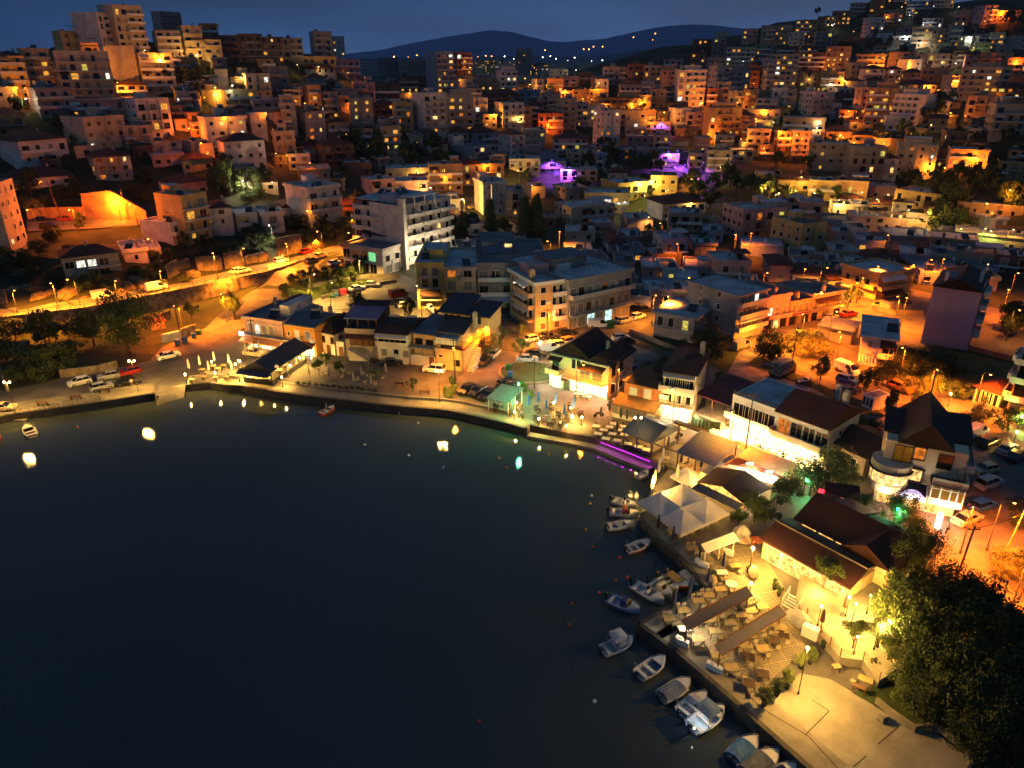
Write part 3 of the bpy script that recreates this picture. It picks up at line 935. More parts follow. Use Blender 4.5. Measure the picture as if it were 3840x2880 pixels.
L.new(sp.outputs['Z'], rp.inputs[0])
vm = N.new('ShaderNodeVectorMath'); vm.operation = 'SCALE'; L.new(rp.outputs[0], vm.inputs[0]); L.new(mu.outputs[0], vm.inputs['Scale'])
sk = N.new('ShaderNodeVectorMath'); sk.operation = 'SCALE'; sk.inputs['Scale'].default_value = .12; L.new(sky.outputs[0], sk.inputs[0])
ad = N.new('ShaderNodeVectorMath'); ad.operation = 'ADD'; L.new(vm.outputs[0], ad.inputs[0]); L.new(sk.outputs[0], ad.inputs[1])
L.new(ad.outputs[0], bg.inputs['Color']); bg.inputs['Strength'].default_value = 1.0
sl = bpy.data.lights.new('afterglow', 'SUN'); sl.energy = .06; sl.angle = R(40); sl.color = (.55, .62, 1)
so = bpy.data.objects.new('afterglow', sl); C.objects.link(so); so.rotation_euler = (R(62), 0, R(-55))
SC.view_settings.view_transform = 'Standard'; SC.view_settings.look = 'None'; SC.view_settings.exposure = .18; SC.view_settings.gamma = 1
SC.cycles.use_adaptive_sampling = True; SC.cycles.adaptive_threshold = .02
SC.cycles.use_denoising = True
try: SC.cycles.denoiser = 'OPENIMAGEDENOISE'
except Exception: pass
SC.cycles.use_light_tree = True; SC.cycles.max_bounces = 4; SC.cycles.diffuse_bounces = 2; SC.cycles.glossy_bounces = 2; SC.cycles.sample_clamp_indirect = 3; SC.cycles.sample_clamp_direct = 0
SC.cycles.transparent_max_bounces = 4; SC.cycles.caustics_reflective = False; SC.cycles.caustics_refractive = False

# ---------------------------------------------------------------- ground, water, far hills
GMAT = mat('ground_soil', '#3a3a26', .95, c2='#1c2412', scale=.12, bump=.5, bscale=1.2)
g = link('ground', GB.mesh('ground', GMAT)); struct(g)
def water():
    m = bpy.data.materials.new('sea_water'); m.use_nodes = True; nt = m.node_tree; b = nt.nodes['Principled BSDF']
    b.inputs['Base Color'].default_value = (.036, .046, .046, 1); b.inputs['Roughness'].default_value = .02; b.inputs['IOR'].default_value = 1.33
    b.inputs['Specular IOR Level'].default_value = .5
    tc = nt.nodes.new('ShaderNodeTexCoord')
    n1 = nt.nodes.new('ShaderNodeTexNoise'); n1.inputs['Scale'].default_value = .5; n1.inputs['Detail'].default_value = 4
    n2 = nt.nodes.new('ShaderNodeTexNoise'); n2.inputs['Scale'].default_value = 3; n2.inputs['Detail'].default_value = 3
    for n in (n1, n2): nt.links.new(tc.outputs['Object'], n.inputs['Vector'])
    ad = nt.nodes.new('ShaderNodeMath'); ad.operation = 'MULTIPLY_ADD'; ad.inputs[1].default_value = .35
    nt.links.new(n2.outputs['Fac'], ad.inputs[0]); nt.links.new(n1.outputs['Fac'], ad.inputs[2])
    bp = nt.nodes.new('ShaderNodeBump'); bp.inputs['Strength'].default_value = .3; bp.inputs['Distance'].default_value = .085
    nt.links.new(ad.outputs[0], bp.inputs['Height']); nt.links.new(bp.outputs[0], b.inputs['Normal'])
    mb = MB(); x = -700; mb.add([(-700,-120,0),(320,-120,0),(320,215,0),(-700,215,0)], [(0,1,2,3)])
    struct(link('sea_water', mb.mesh('sea_water', m)))
    b2 = MB(); b2.add([(-700,-120,-2.5),(320,-120,-2.5),(320,215,-2.5),(-700,215,-2.5)], [(0,1,2,3)])
    struct(link('seabed', b2.mesh('seabed', mat('seabed_mud', '#232a1a', .95))))
water()
def far_hills():
    def ridge(name, prof, dist, depth, m, seed):
        # a mountain: ridge profile at its crest, slopes falling to both sides with spurs
        xs = []; n = 160
        x0, x1 = prof[0][0], prof[-1][0]
        mb = MB(); rows = []
        for j in range(15):
            t = (j-7)/7; rr = []
            for i in range(n+1):
                px = x0+(x1-x0)*i/n
                for a, b in zip(prof, prof[1:]):
                    if a[0] <= px <= b[0]: py = a[1]+(b[1]-a[1])*(px-a[0])/(b[0]-a[0]); break
                c = dpt(px, py, dist); k = (1-abs(t))**.8 if abs(t) < 1 else 0
                nz = noise.noise(Vector((px*.03, t*1.7, seed)))*.35*abs(t)*1.6 + noise.noise(Vector((px*.15, t*5, seed)))*.06
                zz = 30 + (c.z-30)*max(0, min(1.0, k*(1+nz*1.2) if abs(t) > .05 else 1+noise.noise(Vector((px*.2, 0, seed)))*.03))
                y = dist*(1-(px-512)*0) + t*depth
                rr.append((c.x*(1+t*depth/dist*.9), c.y+t*depth, zz))
            rows.append(rr)
        vs = [p for r in rows for p in r]; fs = []
        for j in range(14):
            for i in range(n): fs.append((j*(n+1)+i, j*(n+1)+i+1, (j+1)*(n+1)+i+1, (j+1)*(n+1)+i))
        mb.add(vs, fs); struct(link(name, mb.mesh(name, m, True)))
    mm = mat('hill_haze_tint', '#6c6890', .95, c2='#545880', scale=.004)  # dusk haze over the far slopes is put into their lilac colour
    m3 = mat('hill_haze_tint_near', '#54526c', .95, c2='#3c4058', scale=.004)  # nearer ridge: same painted haze, tinted less pale
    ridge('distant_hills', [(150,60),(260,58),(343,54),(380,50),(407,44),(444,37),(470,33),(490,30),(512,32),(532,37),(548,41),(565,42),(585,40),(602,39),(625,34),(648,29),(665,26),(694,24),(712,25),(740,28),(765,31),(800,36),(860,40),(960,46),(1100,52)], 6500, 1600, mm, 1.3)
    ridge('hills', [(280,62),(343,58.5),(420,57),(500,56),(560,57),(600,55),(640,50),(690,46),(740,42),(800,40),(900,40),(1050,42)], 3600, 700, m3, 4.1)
far_hills()

# ---------------------------------------------------------------- lamps
COL = dict(o=(1,.27,.014), y=(1,.53,.1), w=(1,.80,.52), v=(.38,.08,1), g=(.1,1,.35), r=(1,.06,.06), m=(.8,.05,1), c=(.8,.9,1), l=(.75,1,.2), s=(1,.17,.006))
GLM = dict(o='glowo', y='glow', w='gloww', v='glowv', g='glowg', r='glowo', c='gloww', l='glow', s='glowo')
GLN = dict(o='orange', y='yellow', w='white', v='violet', g='green', r='red', c='white', l='lime', s='deep orange')
_ld = {}
def ldat(col, P, rad=.14):
    k = (col, P, rad)
    if k not in _ld:
        l = bpy.data.lights.new('lamp_light', 'POINT'); l.energy = P; l.color = COL[col]; l.shadow_soft_size = rad; _ld[k] = l
    return _ld[k]
def sdat(col, P, rad=.14):
    k = ('s', col, P, rad)
    if k not in _ld:
        l = bpy.data.lights.new('lamp_light', 'SPOT'); l.energy = P; l.color = COL[col]; l.shadow_soft_size = rad; l.spot_size = R(144); l.spot_blend = .5; _ld[k] = l
    return _ld[k]
def light(p, col, P, parent=None, rad=.14, spot=False):
    o = bpy.data.objects.new('lamp_light', (sdat if spot else ldat)(col, P, rad)); C.objects.link(o); o.location = p
    if parent: o.parent = parent
    return o
_sl = {}
def street_lamp(top, col, P, label, h=7.0, group=None, rz=None, spot=True):
    k = (col, round(h))
    if k not in _sl:
        mb = MB(); mb.cyl((0,0,0),(0,0,h),.1,.06,6); mb.tube([(0,0,h-.1),(.35,0,h+.25),(1.1,0,h+.35)],.04,5); mb.cyl((0,0,0),(0,0,.5),.16,.16,6)
        hd = MB(); hd.box(.9,-.14,h+.28,1.6,.14,h+.42); gl = MB(); gl.lathe([(.05,h+.12),(.16,h+.17),(.19,h+.26)],8,(1.25,0))
        _sl[k] = (mb.mesh('pole', M_['polem']), hd.mesh('lamp_head', M_['polem']), gl.mesh('lamp_glass', M_[GLM[col]]))
    b = Vector((top.x, top.y, top.z-h)); rz = rnd.uniform(-2.6, -.5) if rz is None else rz
    o = Vector((1.25*math.cos(rz), 1.25*math.sin(rz), 0))
    t = thing('street_lamp', label, 'street lamp', b-o, rz, group)
    link('pole', _sl[k][0], t); hd = link('lamp_head', _sl[k][1], t); link('lamp_glass', _sl[k][2], hd)
    light((1.25, 0, h+.05), col, P*1.9, hd, .14, True) if spot else light((1.25, 0, h-.15), col, P, hd)
    return t
FARL = '''
1 330 1270 w 700|1 2035 720 o 2500|1 2125 685 o 1500|1 210 1085 o 2600|1 1500 1060 o 9000|1 1150 780 o 3500|1 1850 650 y 1800|1 780 700 o 1500|1 1440 660 o 1200
2 135 310 o 2200|2 360 262 o 2200|2 705 605 o 900|2 882 565 c 700|2 320 715 w 120|2 520 300 y 3000|2 815 900 o 800|2 440 1060 s 3500|2 550 1120 s 2500|2 1340 1320 s 2800|2 1450 1300 o 900|2 600 740 o 900|2 1780 390 y 900|2 1640 800 o 1800|2 2090 480 o 1800|2 1230 880 s 1600|2 1690 1400 s 500|2 980 530 y 1800|2 700 700 y 1500|2 1000 1600 w 1500|2 1560 400 y 900|2 2120 800 s 1800|2 1300 1620 y 500
3 1035 305 o 3500|3 1180 312 o 3500|3 1480 460 o 1500|3 1540 530 o 2500|3 1735 540 o 2500|3 1845 628 s 2500|3 1760 1015 s 4500|3 1110 840 o 3500|3 1420 930 y 1500|3 700 450 o 1200|3 830 690 o 800|3 830 330 o 2500|3 1430 400 o 2500|3 2085 360 w 2500|3 1800 1405 v 3500|3 1900 1440 v 5000|3 2010 1465 v 3500|3 280 300 o 1500|3 1600 600 o 2500|3 1370 470 o 2000|3 120 640 o 500
4b 438 335 o 4500|4b 375 550 o 3500|4b 848 600 o 5000|4b 1240 640 o 5500|4b 1200 800 v 3500|4b 1435 380 c 500|4b 1840 180 o 1200|4b 1330 400 s 3000|4b 1680 590 s 3500|4b 540 620 o 2500|4b 1290 1110 v 5500|4b 1405 1040 v 3500|4b 1380 1240 v 4500|4b 1480 1330 v 6500|4b 1700 1300 v 3500|4b 1640 1480 v 2500|4b 1830 1500 v 2500|4b 1920 1140 v 900|4b 1900 1358 y 2500|4b 2150 1000 o 7000|4b 1760 960 o 5000|4b 1100 1500 y 3500|4b 270 540 o 3500|4b 960 560 o 4000|4b 1080 730 o 4000|4b 60 420 o 3500|4b 1560 1490 o 3500
5b 683 320 y 900|5b 787 250 o 1200|5b 340 420 w 600|5b 150 467 o 900|5b 440 310 y 900|5b 960 165 w 900|5b 560 455 w 200|5b 920 445 o 1200|5b 950 500 o 2500|5b 1030 550 o 3500|5b 940 572 w 500|5b 790 530 y 700|5b 410 570 o 2000|5b 850 828 w 900|5b 600 870 s 3500|5b 745 897 s 3500|5b 545 835 l 1500|5b 1240 460 o 3500|5b 300 700 o 2500|5b 1060 745 s 2800|5b 430 760 o 3000|5b 60 700 o 3500|5b 480 760 o 2500|5b 1090 215 s 600
6b 402 110 c 700|6b 500 178 c 900|6b 373 265 c 700|6b 485 315 w 2200|6b 830 275 c 900|6b 755 50 w 900|6b 346 52 y 400|6b 885 52 y 400|6b 1060 85 s 6000|6b 400 455 o 2500|6b 520 483 w 400|6b 730 455 w 1200|6b 1168 430 s 2500|6b 190 485 o 3500|6b 540 590 o 3000|6b 740 570 o 2800|6b 695 805 o 2200|6b 1000 690 o 2000|6b 860 340 l 900|6b 800 830 o 1800|6b 560 875 y 900|6b 30 830 o 1800|6b 1130 715 y 600|6b 640 520 o 1500|6b 330 560 o 2500|6b 940 150 s 1500|6b 240 120 o 600
7b 975 248 o 4500|7b 660 203 s 3500|7b 780 122 w 700|7b 1060 290 o 3000|7b 1170 320 o 3500|7b 490 170 s 2500|7b 360 650 y 4500|7b 470 690 y 4500|7b 600 670 y 4500|7b 750 690 y 5000|7b 950 720 y 5500|7b 650 560 y 2500|7b 350 320 s 1500|7b 545 260 s 1200|7b 1130 660 y 3500
8b 138 298 o 2500|8b 875 430 o 5500|8b 780 850 l 1600|8b 970 862 l 1200|8b 1150 620 o 8000|8b 620 490 s 3500|8b 500 470 o 3000|8b 1000 590 o 5500|8b 350 740 y 4500|8b 500 770 y 3500|8b 80 740 y 3500|8b 1190 880 y 1800|8b 1010 900 l 900
6 310 95 y 3000|6 430 215 o 2500|6 1150 365 w 600|6 1200 355 w 600|6 1365 300 l 1500|6 1340 200 l 1200|6 1495 530 s 2500|6 1760 300 y 900|6 1750 810 o 250|6 1560 1140 o 4500|6 1460 1130 o 2500|6 790 745 r 1400|6 980 790 r 500|6 2120 625 s 900|6 1400 480 y 1200|6 1640 660 s 1800|6 660 600 o 3500|6 560 680 o 2500|6 1330 190 y 1800|6 1560 250 y 2500
7 345 828 s 3500|7 1660 607 s 3500|7 110 548 s 1800|7 230 520 s 2200|7 1000 900 o 6500|7 780 790 o 4500|7 1180 640 s 2800|7 1955 740 y 150|7 2100 950 s 3500|7 400 1180 o 4000|7 600 1130 o 3000|7 1360 1010 s 4000|7 850 1110 s 3500|7 2170 830 s 3000|7 1560 640 s 1800|7 1440 620 s 1200|7 620 800 o 3000|7 1290 1000 o 3500|7 1240 470 s 1200|7 2180 1100 o 900
5 25 178 w 3500|5 845 300 s 3500|5 1840 330 y 8000|5 1580 235 c 300|5 240 548 w 1400|5 1720 330 o 3500|5 1500 220 o 1500|5 560 430 o 500|5 1700 150 o 1500|5 950 480 o 1500|5 2040 10 o 1500|5 1480 90 y 1200
4 993 330 s 14000|4 300 400 s 1400|4 640 400 s 5000|4 120 1090 o 5000|4 560 1000 o 5000|4 960 1010 o 4500|4 1330 930 o 5000|4 1765 780 o 6500|4 420 1030 o 4500|5 30 740 o 5500|5 380 700 o 5500|5 640 600 o 5000|5 900 610 o 4500|4 1130 350 s 5000|4 1250 450 s 1500
'''
HF = {'4': 8, '5': 8}
def far_lamps():
    cnt = {}
    L_ = []
    for ln in FARL.strip().splitlines():
        for it in ln.split('|'):
            z, X, Y, c, P = it.split(); px, py = zp(z, float(X), float(Y)); L_.append((px, py, c, float(P)*(1.3 if c != 'v' else 2.0)))
    bands = [(0, 60, 'below the far hills'), (60, 95, 'high in the town'), (95, 130, 'in the upper town'), (130, 175, 'in the middle of the town'), (175, 230, 'in the lower town'), (230, 420, 'near the bay')]
    for lo, hi, nm in bands:
        for c in GLM:
            S = sorted([l for l in L_ if lo <= l[1] < hi and l[2] == c])
            for i, (px, py, c_, P_) in enumerate(S):
                h = 7 if py > 225 else 5.6
                t = hit(px, py, h)
                if py > 225: P_ *= 1.7
                else: P_ *= .6 if px > 690 and py > 168 else .85
                k = 0; b0 = Vector((t.x, t.y, 0)).normalized()
                while infoot(t.x, t.y, 1.2) and k < 30: t = t-b0*1.0; k += 1
                if k: t.z = max(gz(t.x, t.y)+h, t.z-k*.1)
                if 190 < py < 245 and px < 175: t.y -= 4; P_ *= 1.6
                street_lamp(t, c, P_, f"{GLN[c]} street lamp {nm}, {ORD[min(i,29)]} of its colour from left", h, f"{GLN[c]} street lamps {nm}", spot=py > 215 or c == 'v')
far_lamps()

def haze():
    m = bpy.data.materials.new('haze_air'); m.use_nodes = True; nt = m.node_tree; nt.nodes.remove(nt.nodes['Principled BSDF'])
    v = nt.nodes.new('ShaderNodeVolumePrincipled'); v.inputs['Color'].default_value = (.5,.72,1,1); v.inputs['Density'].default_value = HAZE; v.inputs['Anisotropy'].default_value = 0
    nt.links.new(v.outputs[0], nt.nodes['Material Output'].inputs['Volume'])
    mb = MB(); mb.box(-9000,-400,-6,9000,10500,1200); o = link('haze', mb.mesh('haze', m)); o['kind'] = 'stuff'
HAZE = 5.5e-5
haze()

def distance():
    G = [('distant_lamp','orange pinprick lamp on the ridge road before the far mountain','o',[(391,56.5),(397,56.5),(406,56.5),(414,56.5),(448,55),(457,55),(480,57),(487,57),(494,57)]),
     ('distant_lamp','orange pinprick lamp scattered on the dark mountain flank','o',[(585,49),(588,48.5),(595,47.5),(600,47),(636,38),(655,39),(628,58),(645,64),(658,33),(545,51)]),
     ('distant_lamp','tiny pale light in the valley town under the mountain','w',[(505,57),(512,58),(521,58),(530,57),(541,58.5),(552,55),(556,58),(565,61),(576,58),(583,63),(590,60),(596,66),(603,61),(611,67),(618,64),(626,69),(634,62),(641,68),(573,66),(586,71),(600,73),(612,73),(625,74),(632,72),(605,69),(590,68),(650,70),(662,68),(578,73),(569,70)])]
    for nm, lb, c, P in G:
        for x, y in P:
            d = 2600 if y > 56 else 5400; p = dpt(x+rnd.uniform(-3,3), y+rnd.uniform(-1.3,1.3), d); r = d*rnd.uniform(.00025,.0006); mb = MB(); mb.ball((0,0,0), r, 6, 4); tag(link(nm, mb.mesh(nm, M_[GLM[c]]), None, p), lb, 'lamp', lb)
    mb = MB(); r = random.Random(4)
    for i in range(330):
        x = r.uniform(455, 720); d = r.uniform(650, 2600); y = 66; q = dpt(x, y, d); z = gz(q.x, q.y); w = r.uniform(5, 9); mb.box(q.x-w, q.y-w, z-4, q.x+w, q.y+w, z+r.uniform(5, 14))
    o = link('distant_town', mb.mesh('distant_town', WALL['b'])); o['kind'] = 'stuff'
distance()
# ---------------------------------------------------------------- paved areas and walls
def drape(name, poly, m, off, sp=5, kind='structure', jit=.1):
    P = [(p[0], p[1]) for p in poly]; n = len(P)
    xs = [p[0] for p in P]; ys = [p[1] for p in P]
    pts = list(P); ed = [(i, (i+1) % n) for i in range(n)]
    for q in grid(min(xs), max(xs), min(ys), max(ys), sp, jit):
        if inpoly(q[0], q[1], P): pts.append(q)
    v, e, f, *_ = delaunay_2d_cdt([Vector(p) for p in pts], ed, [], 0, 1e-3)
    fs = [t for t in f if inpoly(sum(v[i].x for i in t)/3, sum(v[i].y for i in t)/3, P)]
    def zz(p):
        return max(gz(p.x, p.y), gz(p.x+.05, p.y-.05), gz(p.x-.05, p.y+.05)) + off
    mb = MB(); mb.add([(p.x, p.y, zz(p)) for p in v], fs)
    o = link(name, mb.mesh(name, m)); o['kind'] = kind
    return o
def W2(lst, z=1.2): return [at(a, b, z) for a, b in lst]
def HP(lst): return [hit(a, b) for a, b in lst]
ASPH = mat('asphalt', '#6a655e', .85, var=.35, scale=.25, bump=.25, bscale=6, c2='#45423e')
CONC = mat('quay_concrete', '#8a8374', .9, var=.3, scale=.3, bump=.25, bscale=3, c2='#5e584c')
CONL = mat('slab_concrete', '#9a9280', .9, var=.3, scale=.2, bump=.2, bscale=3, c2='#6f695c')
GRAV = mat('gravel', '#87847c', .95, var=.4, scale=.5, bump=.4, bscale=7, c2='#55534c')
STONE = mat('stone_wall', '#9a8a72', .95, var=.4, scale=.9, bump=.9, bscale=2.2, c2='#4f463a')
WALLD = mat('quay_stone', '#4a463e', .9, var=.5, scale=.6, bump=.7, bscale=2)
GRASS = mat('grass_field', '#3c4a22', .95, var=.4, scale=.3, bump=.8, bscale=3, c2='#1e2812')

ins = [EDW[i] for i in range(len(EDW))]
street = HP([(-50,386),(5,391),(43,383),(69,375.8),(117,368),(150,361),(162,347.5),(206,328),(222,312),(251,291.6),(276,276.5),(300,265),(324,256.5),(344,249.5),(352,252),(372,262),(405,276),(430,286),(470,276),(560,272),(700,264),(790,284),(870,278),(940,296),(1060,320),(1120,420),(1120,700),(1000,790)])
inner = []
for i, p in enumerate(EDW):                      # follow the quay lip half a metre inside
    a = EDW[max(0, i-1)]; b = EDW[min(len(EDW)-1, i+1)]; t = (b-a); n = Vector((-t.y, t.x, 0)).normalized()
    inner.append(p + n*.5)
keep = [q for i, q in enumerate(inner) if i not in (6, 7)]
drape('street', street + list(reversed(keep)), ASPH, .06, 5)
rd = HP([(-60,316),(0,309.5),(60,302.5),(120.6,293.8),(205,276.5),(266.7,264),(300,256),(330,247.5),(356,239)]) 
rd2 = [Vector((w.x, w.y+.5, w.z)) for w in reversed(WPT)]
drape('upper_road', rd + [hit(354, 247), hit(345, 250.5)] + rd2, mat('asphalt_upper', '#77706a', .85, var=.3, scale=.25, c2='#55504a'), .12, 4)
drape('back_street', HP([(436,224),(452,214),(482,203),(479,197),(455,199),(438,210)]), ASPH, .3, 4)
drape('violet_street', HP([(664,149),(668,152),(680,165),(697,176),(690,178),(672,168),(664,160)]), ASPH, .4, 3)
drape('parking_terrace', HP([(27,222),(70,217.5),(150,222),(150,226),(90,230),(28,232.5)]), ASPH, .35, 4)
drape('gravel_lot', W2([(600,338),(632,345),(663,358),(654,364),(624,359),(603,352)]), GRAV, .12)
drape('gravel_yard', W2([(714,366),(745,351),(757,358),(745,366),(770,376),(813,390),(856,413),(880,424),(845,426),(800,403),(750,386),(722,385)]), GRAV, .12)
drape('grass_verge', W2([(636,347),(700,357),(712,366),(725,378),(740,352),(752,338),(700,330),(660,332)]), GRASS, .16)
drape('grass_field', W2([(893,358),(915,350),(960,345),(1024,372),(1060,400),(1010,402),(935,392),(900,384)]), GRASS, .16)
drape('grass_strip', W2([(757,358),(790,373),(830,390),(870,405),(885,418),(856,412),(813,389),(770,375),(748,365)]), GRASS, .2)
PARK = HP([(281,297),(283,288),(308,273.5),(329,267.5),(345,272),(366,277),(372,284),(364,288),(340,293),(318,299),(308,304),(290,303)])
drape('park_lawn', PARK, GRASS, .18, 4)
drape('woodland_floor', W2([(852,694),(880,683),(905,667),(925,640),(945,600),(1000,600),(1060,640),(1100,700),(1100,790),(968,790),(966,757),(932,731),(914,733),(873,706)]), GRASS, .16)
drape('slipway', [at(155,394.5,1.2), at(157.3,406,0.05), at(184,397.6,.05), at(185.5,385.8,1.2), at(160,386,1.2)], CONC, .11, 2)
# tiled terrace floor: rows of nested squares
def tile_floor():
    m = bpy.data.materials.new('square_pattern_paving'); m.use_nodes = True; nt = m.node_tree; N = nt.nodes; L = nt.links; b = N['Principled BSDF']
    b.inputs['Roughness'].default_value = .7
    tc = N.new('ShaderNodeTexCoord'); mp = N.new('ShaderNodeMapping'); mp.inputs['Rotation'].default_value = (0,0,R(-14)); mp.inputs['Scale'].default_value = (.62,.62,1); L.new(tc.outputs['Object'], mp.inputs[0])
    sx = N.new('ShaderNodeSeparateXYZ'); L.new(mp.outputs[0], sx.inputs[0])
    def M(op, a, b=None, c=None):
        n = N.new('ShaderNodeMath'); n.operation = op
        for i, q in enumerate((a, b, c)):
            if q is None: continue
            if isinstance(q, (int, float)): n.inputs[i].default_value = q
            else: L.new(q, n.inputs[i])
        return n.outputs[0]
    y = sx.outputs['Y']; rowi = M('FLOOR', y); st = M('MULTIPLY', M('MODULO', rowi, 2), .5)
    x = M('ADD', sx.outputs['X'], st)
    fx = M('ABSOLUTE', M('SUBTRACT', M('FRACT', x), .5)); fy = M('ABSOLUTE', M('SUBTRACT', M('FRACT', y), .5))
    d = M('MAXIMUM', fx, fy)
    s = M('SINE', M('MULTIPLY', d, 50))
    inside = M('LESS_THAN', d, .44)
    k = M('MULTIPLY', M('GREATER_THAN', s, .1), inside)
    n = N.new('ShaderNodeTexNoise'); n.inputs['Scale'].default_value = .5; n.inputs['Detail'].default_value = 5; L.new(tc.outputs['Object'], n.inputs['Vector'])
    mx = N.new('ShaderNodeMix'); mx.data_type = 'RGBA'; mx.inputs[6].default_value = rgb('#8f8368'); mx.inputs[7].default_value = rgb('#4c402e'); L.new(k, mx.inputs[0])
    m2 = N.new('ShaderNodeMix'); m2.data_type = 'RGBA'; m2.blend_type = 'MULTIPLY'; m2.inputs[0].default_value = 1; L.new(mx.outputs[2], m2.inputs[6])
    r = N.new('ShaderNodeMapRange'); r.inputs[3].default_value = .65; r.inputs[4].default_value = 1.2; L.new(n.outputs['Fac'], r.inputs[0]); L.new(r.outputs[0], m2.inputs[7])
    L.new(m2.outputs[2], b.inputs['Base Color'])
    drape('terrace_paving', W2([(654.5,628),(673,613),(700,597),(716,586),(706,569),(700.6,549),(749.4,544.4),(764.6,557.5),(785,589),(786,605),(794,621),(806,650),(775,677),(757,702.5),(729.9,683),(688,652)]), m, .11, 6)
tile_floor()
def joints():
    m = bpy.data.materials.new('slab_with_joints')
    drape('concrete_apron', W2([(763,709),(777,694),(800,674),(830,680),(852.6,693),(873,705.7),(893,719),(913.8,732.9),(932,731.7),(964.8,756.7),(968,790),(850,790),(800,745)]), CONL, .11, 5)
    mj = mat('joint_line', '#3f3a30', .95, var=.2)
    for i, (a, b) in enumerate([((774,717),(808,737)),((808,737),(850,783)),((805,736),(829,712)),((829,712),(812,701)),((878,745),(899,727)),((853,768),(866,757)),((745,694),(763,710)),((763,710),(774,717))]):
        A, B = at(*a), at(*b); d = (B-A).normalized(); n = Vector((-d.y, d.x, 0))*.045; mb = MB(); z = Vector((0,0,.135))
        mb.add([A+n+z, A-n+z, B-n+z, B+n+z], [(0,1,2,3)]); struct(link('pavement_joint', mb.mesh('pavement_joint', mj)))
joints()
# quay wall with its coping stones
def strip_wall(name, pts, zt, zb, th, m, label=None, cat=None, inward=1, closed=False, kind=None, cap=None):
    mb = MB(); L_ = []
    for i, p in enumerate(pts):
        a = pts[max(0, i-1)]; b = pts[min(len(pts)-1, i+1)]; t = (b-a); t.z = 0; t.normalize(); n = Vector((-t.y, t.x, 0))*inward
        zz = zt(p) if callable(zt) else zt; zq = zb(p) if callable(zb) else zb
        L_.append([(p.x,p.y,zq),(p.x,p.y,zz),(p.x+n.x*th,p.y+n.y*th,zz),(p.x+n.x*th,p.y+n.y*th,zq)])
    mb.loft(L_)
    o = link(name, mb.mesh(name, m))
    if label: tag(o, label, cat)
    else: struct(o)
    return o
strip_wall('quay_wall', EDW[:6], 1.33, -2, .6, WALLD)
strip_wall('quay_wall', EDW[8:21], 1.33, -2, .6, WALLD)
strip_wall('quay_wall', EDW[20:27], 1.5, -2, .6, WALLD)
strip_wall('quay_wall', EDW[26:], 1.34, -2, .5, WALLD)
def inset(pts, d):
    out = []
    for i, p in enumerate(pts):
        a = pts[max(0, i-1)]; b = pts[min(len(pts)-1, i+1)]; t = (b-a); t.z = 0; t.normalize(); out.append(p+Vector((-t.y, t.x, 0))*d)
    return out
def band(name, pts, d0, d1, z, m):
    a, b = inset(pts, d0), inset(pts, d1); n = len(pts); mb = MB()
    mb.add([(p.x,p.y,z) for p in a]+[(p.x,p.y,z) for p in b], [(i,i+1,n+i+1,n+i) for i in range(n-1)]); return struct(link(name, mb.mesh(name, m)))
band('promenade', EDW[8:21], .6, 3.3, 1.318, CONC)
band('promenade', EDW[:6], .6, 5.5, 1.318, CONC)
band('promenade', EDW[35:], .5, 3.2, 1.322, CONC)
band('promenade', EDW[26:35], .5, 2.4, 1.322, CONC)
band('promenade', EDW[34:37], .5, 2.2, 1.326, CONC)
o = strip_wall('promenade_step', inset(EDW[8:20], 3.35), 1.75, 1.0, .35, CONC, 'low concrete step wall running along the promenade between terraces and water', 'low wall')
# lower ledge by the magenta strip
led = [at(a, b, .5) for a, b in [(527,436),(567,443),(596,449),(621,459.5),(648,470)]]
strip_wall('quay_ledge', led, .5, -2, 1.5, CONC)
# the tall retaining wall and its guard rail
strip_wall('retaining_wall', WPT, lambda p: p.z+.35, lambda p: -1, .4, STONE, 'long grey stone retaining wall carrying the orange lit upper road', 'retaining wall', inward=1)
gr = thing('guard_rail', 'thin steel guard rail along the top of the long retaining wall', 'guard rail', WPT[0])
mb = MB(); mp_ = MB()
for a, b in zip(WPT, WPT[1:]):
    n = max(1, int((b-a).length/2.5)); o_ = WPT[0]
    for h in (.75, 1.15): mb.cyl(a-o_+Vector((0,.15,h+.35)), b-o_+Vector((0,.15,h+.35)), .04, n=5)
    for i in range(n):
        p = a.lerp(b, i/n)-o_+Vector((0,.15,.3)); mp_.box(p.x-.04,p.y-.04,p.z,p.x+.04,p.y+.04,p.z+1.2)
put('rail', mb, M_['rail'], gr); put('post', mp_, M_['rail'], gr)['kind'] = 'stuff'
# garden and bank walls above the road, and the orange lit wall of the parking terrace
def gwall(pts, h, label, m=STONE, th=.35, base=1.0, cat='wall', name='garden_wall'):
    P = [hit(a, b) for a, b in pts]
    return strip_wall(name, P, lambda p: p.z+h, lambda p: p.z-base, th, m, label, cat)
def wz(z, pts): return [zp(z, a, b) for a, b in pts]
ORW = mat('plastered_bank_wall', '#b08862', .95, var=.4, scale=.35, bump=.6, bscale=2, c2='#7c5c44')
p_ = [hit(a, b) for a, b in [(28,220),(60,219),(85,219.5),(86.5,219.5),(116,221),(147,220)]]
hh_ = [3.2, 3.4, 3.6, 7.4, 8.6, 2.6]; tb = {id(q): h for q, h in zip(p_, hh_)}
mb = MB(); rr_ = []
for q, h in zip(p_, hh_): rr_.append([(q.x,q.y,q.z-1),(q.x,q.y,q.z+h),(q.x,q.y+.6,q.z+h),(q.x,q.y+.6,q.z-1)])
mb.loft(rr_); tag(link('bank_wall', mb.mesh('bank_wall', ORW)), 'tall plastered bank wall glowing orange behind the parked cars on the hillside', 'wall')
gwall(wz('4', [(1640,920),(1850,905)]), 3.6, 'pale plastered wall block beside the road, left of the taller square wall')
gwall(wz('4', [(1870,905),(2030,870)]), 4.2, 'tall square plastered wall facing the upper road near the pole')
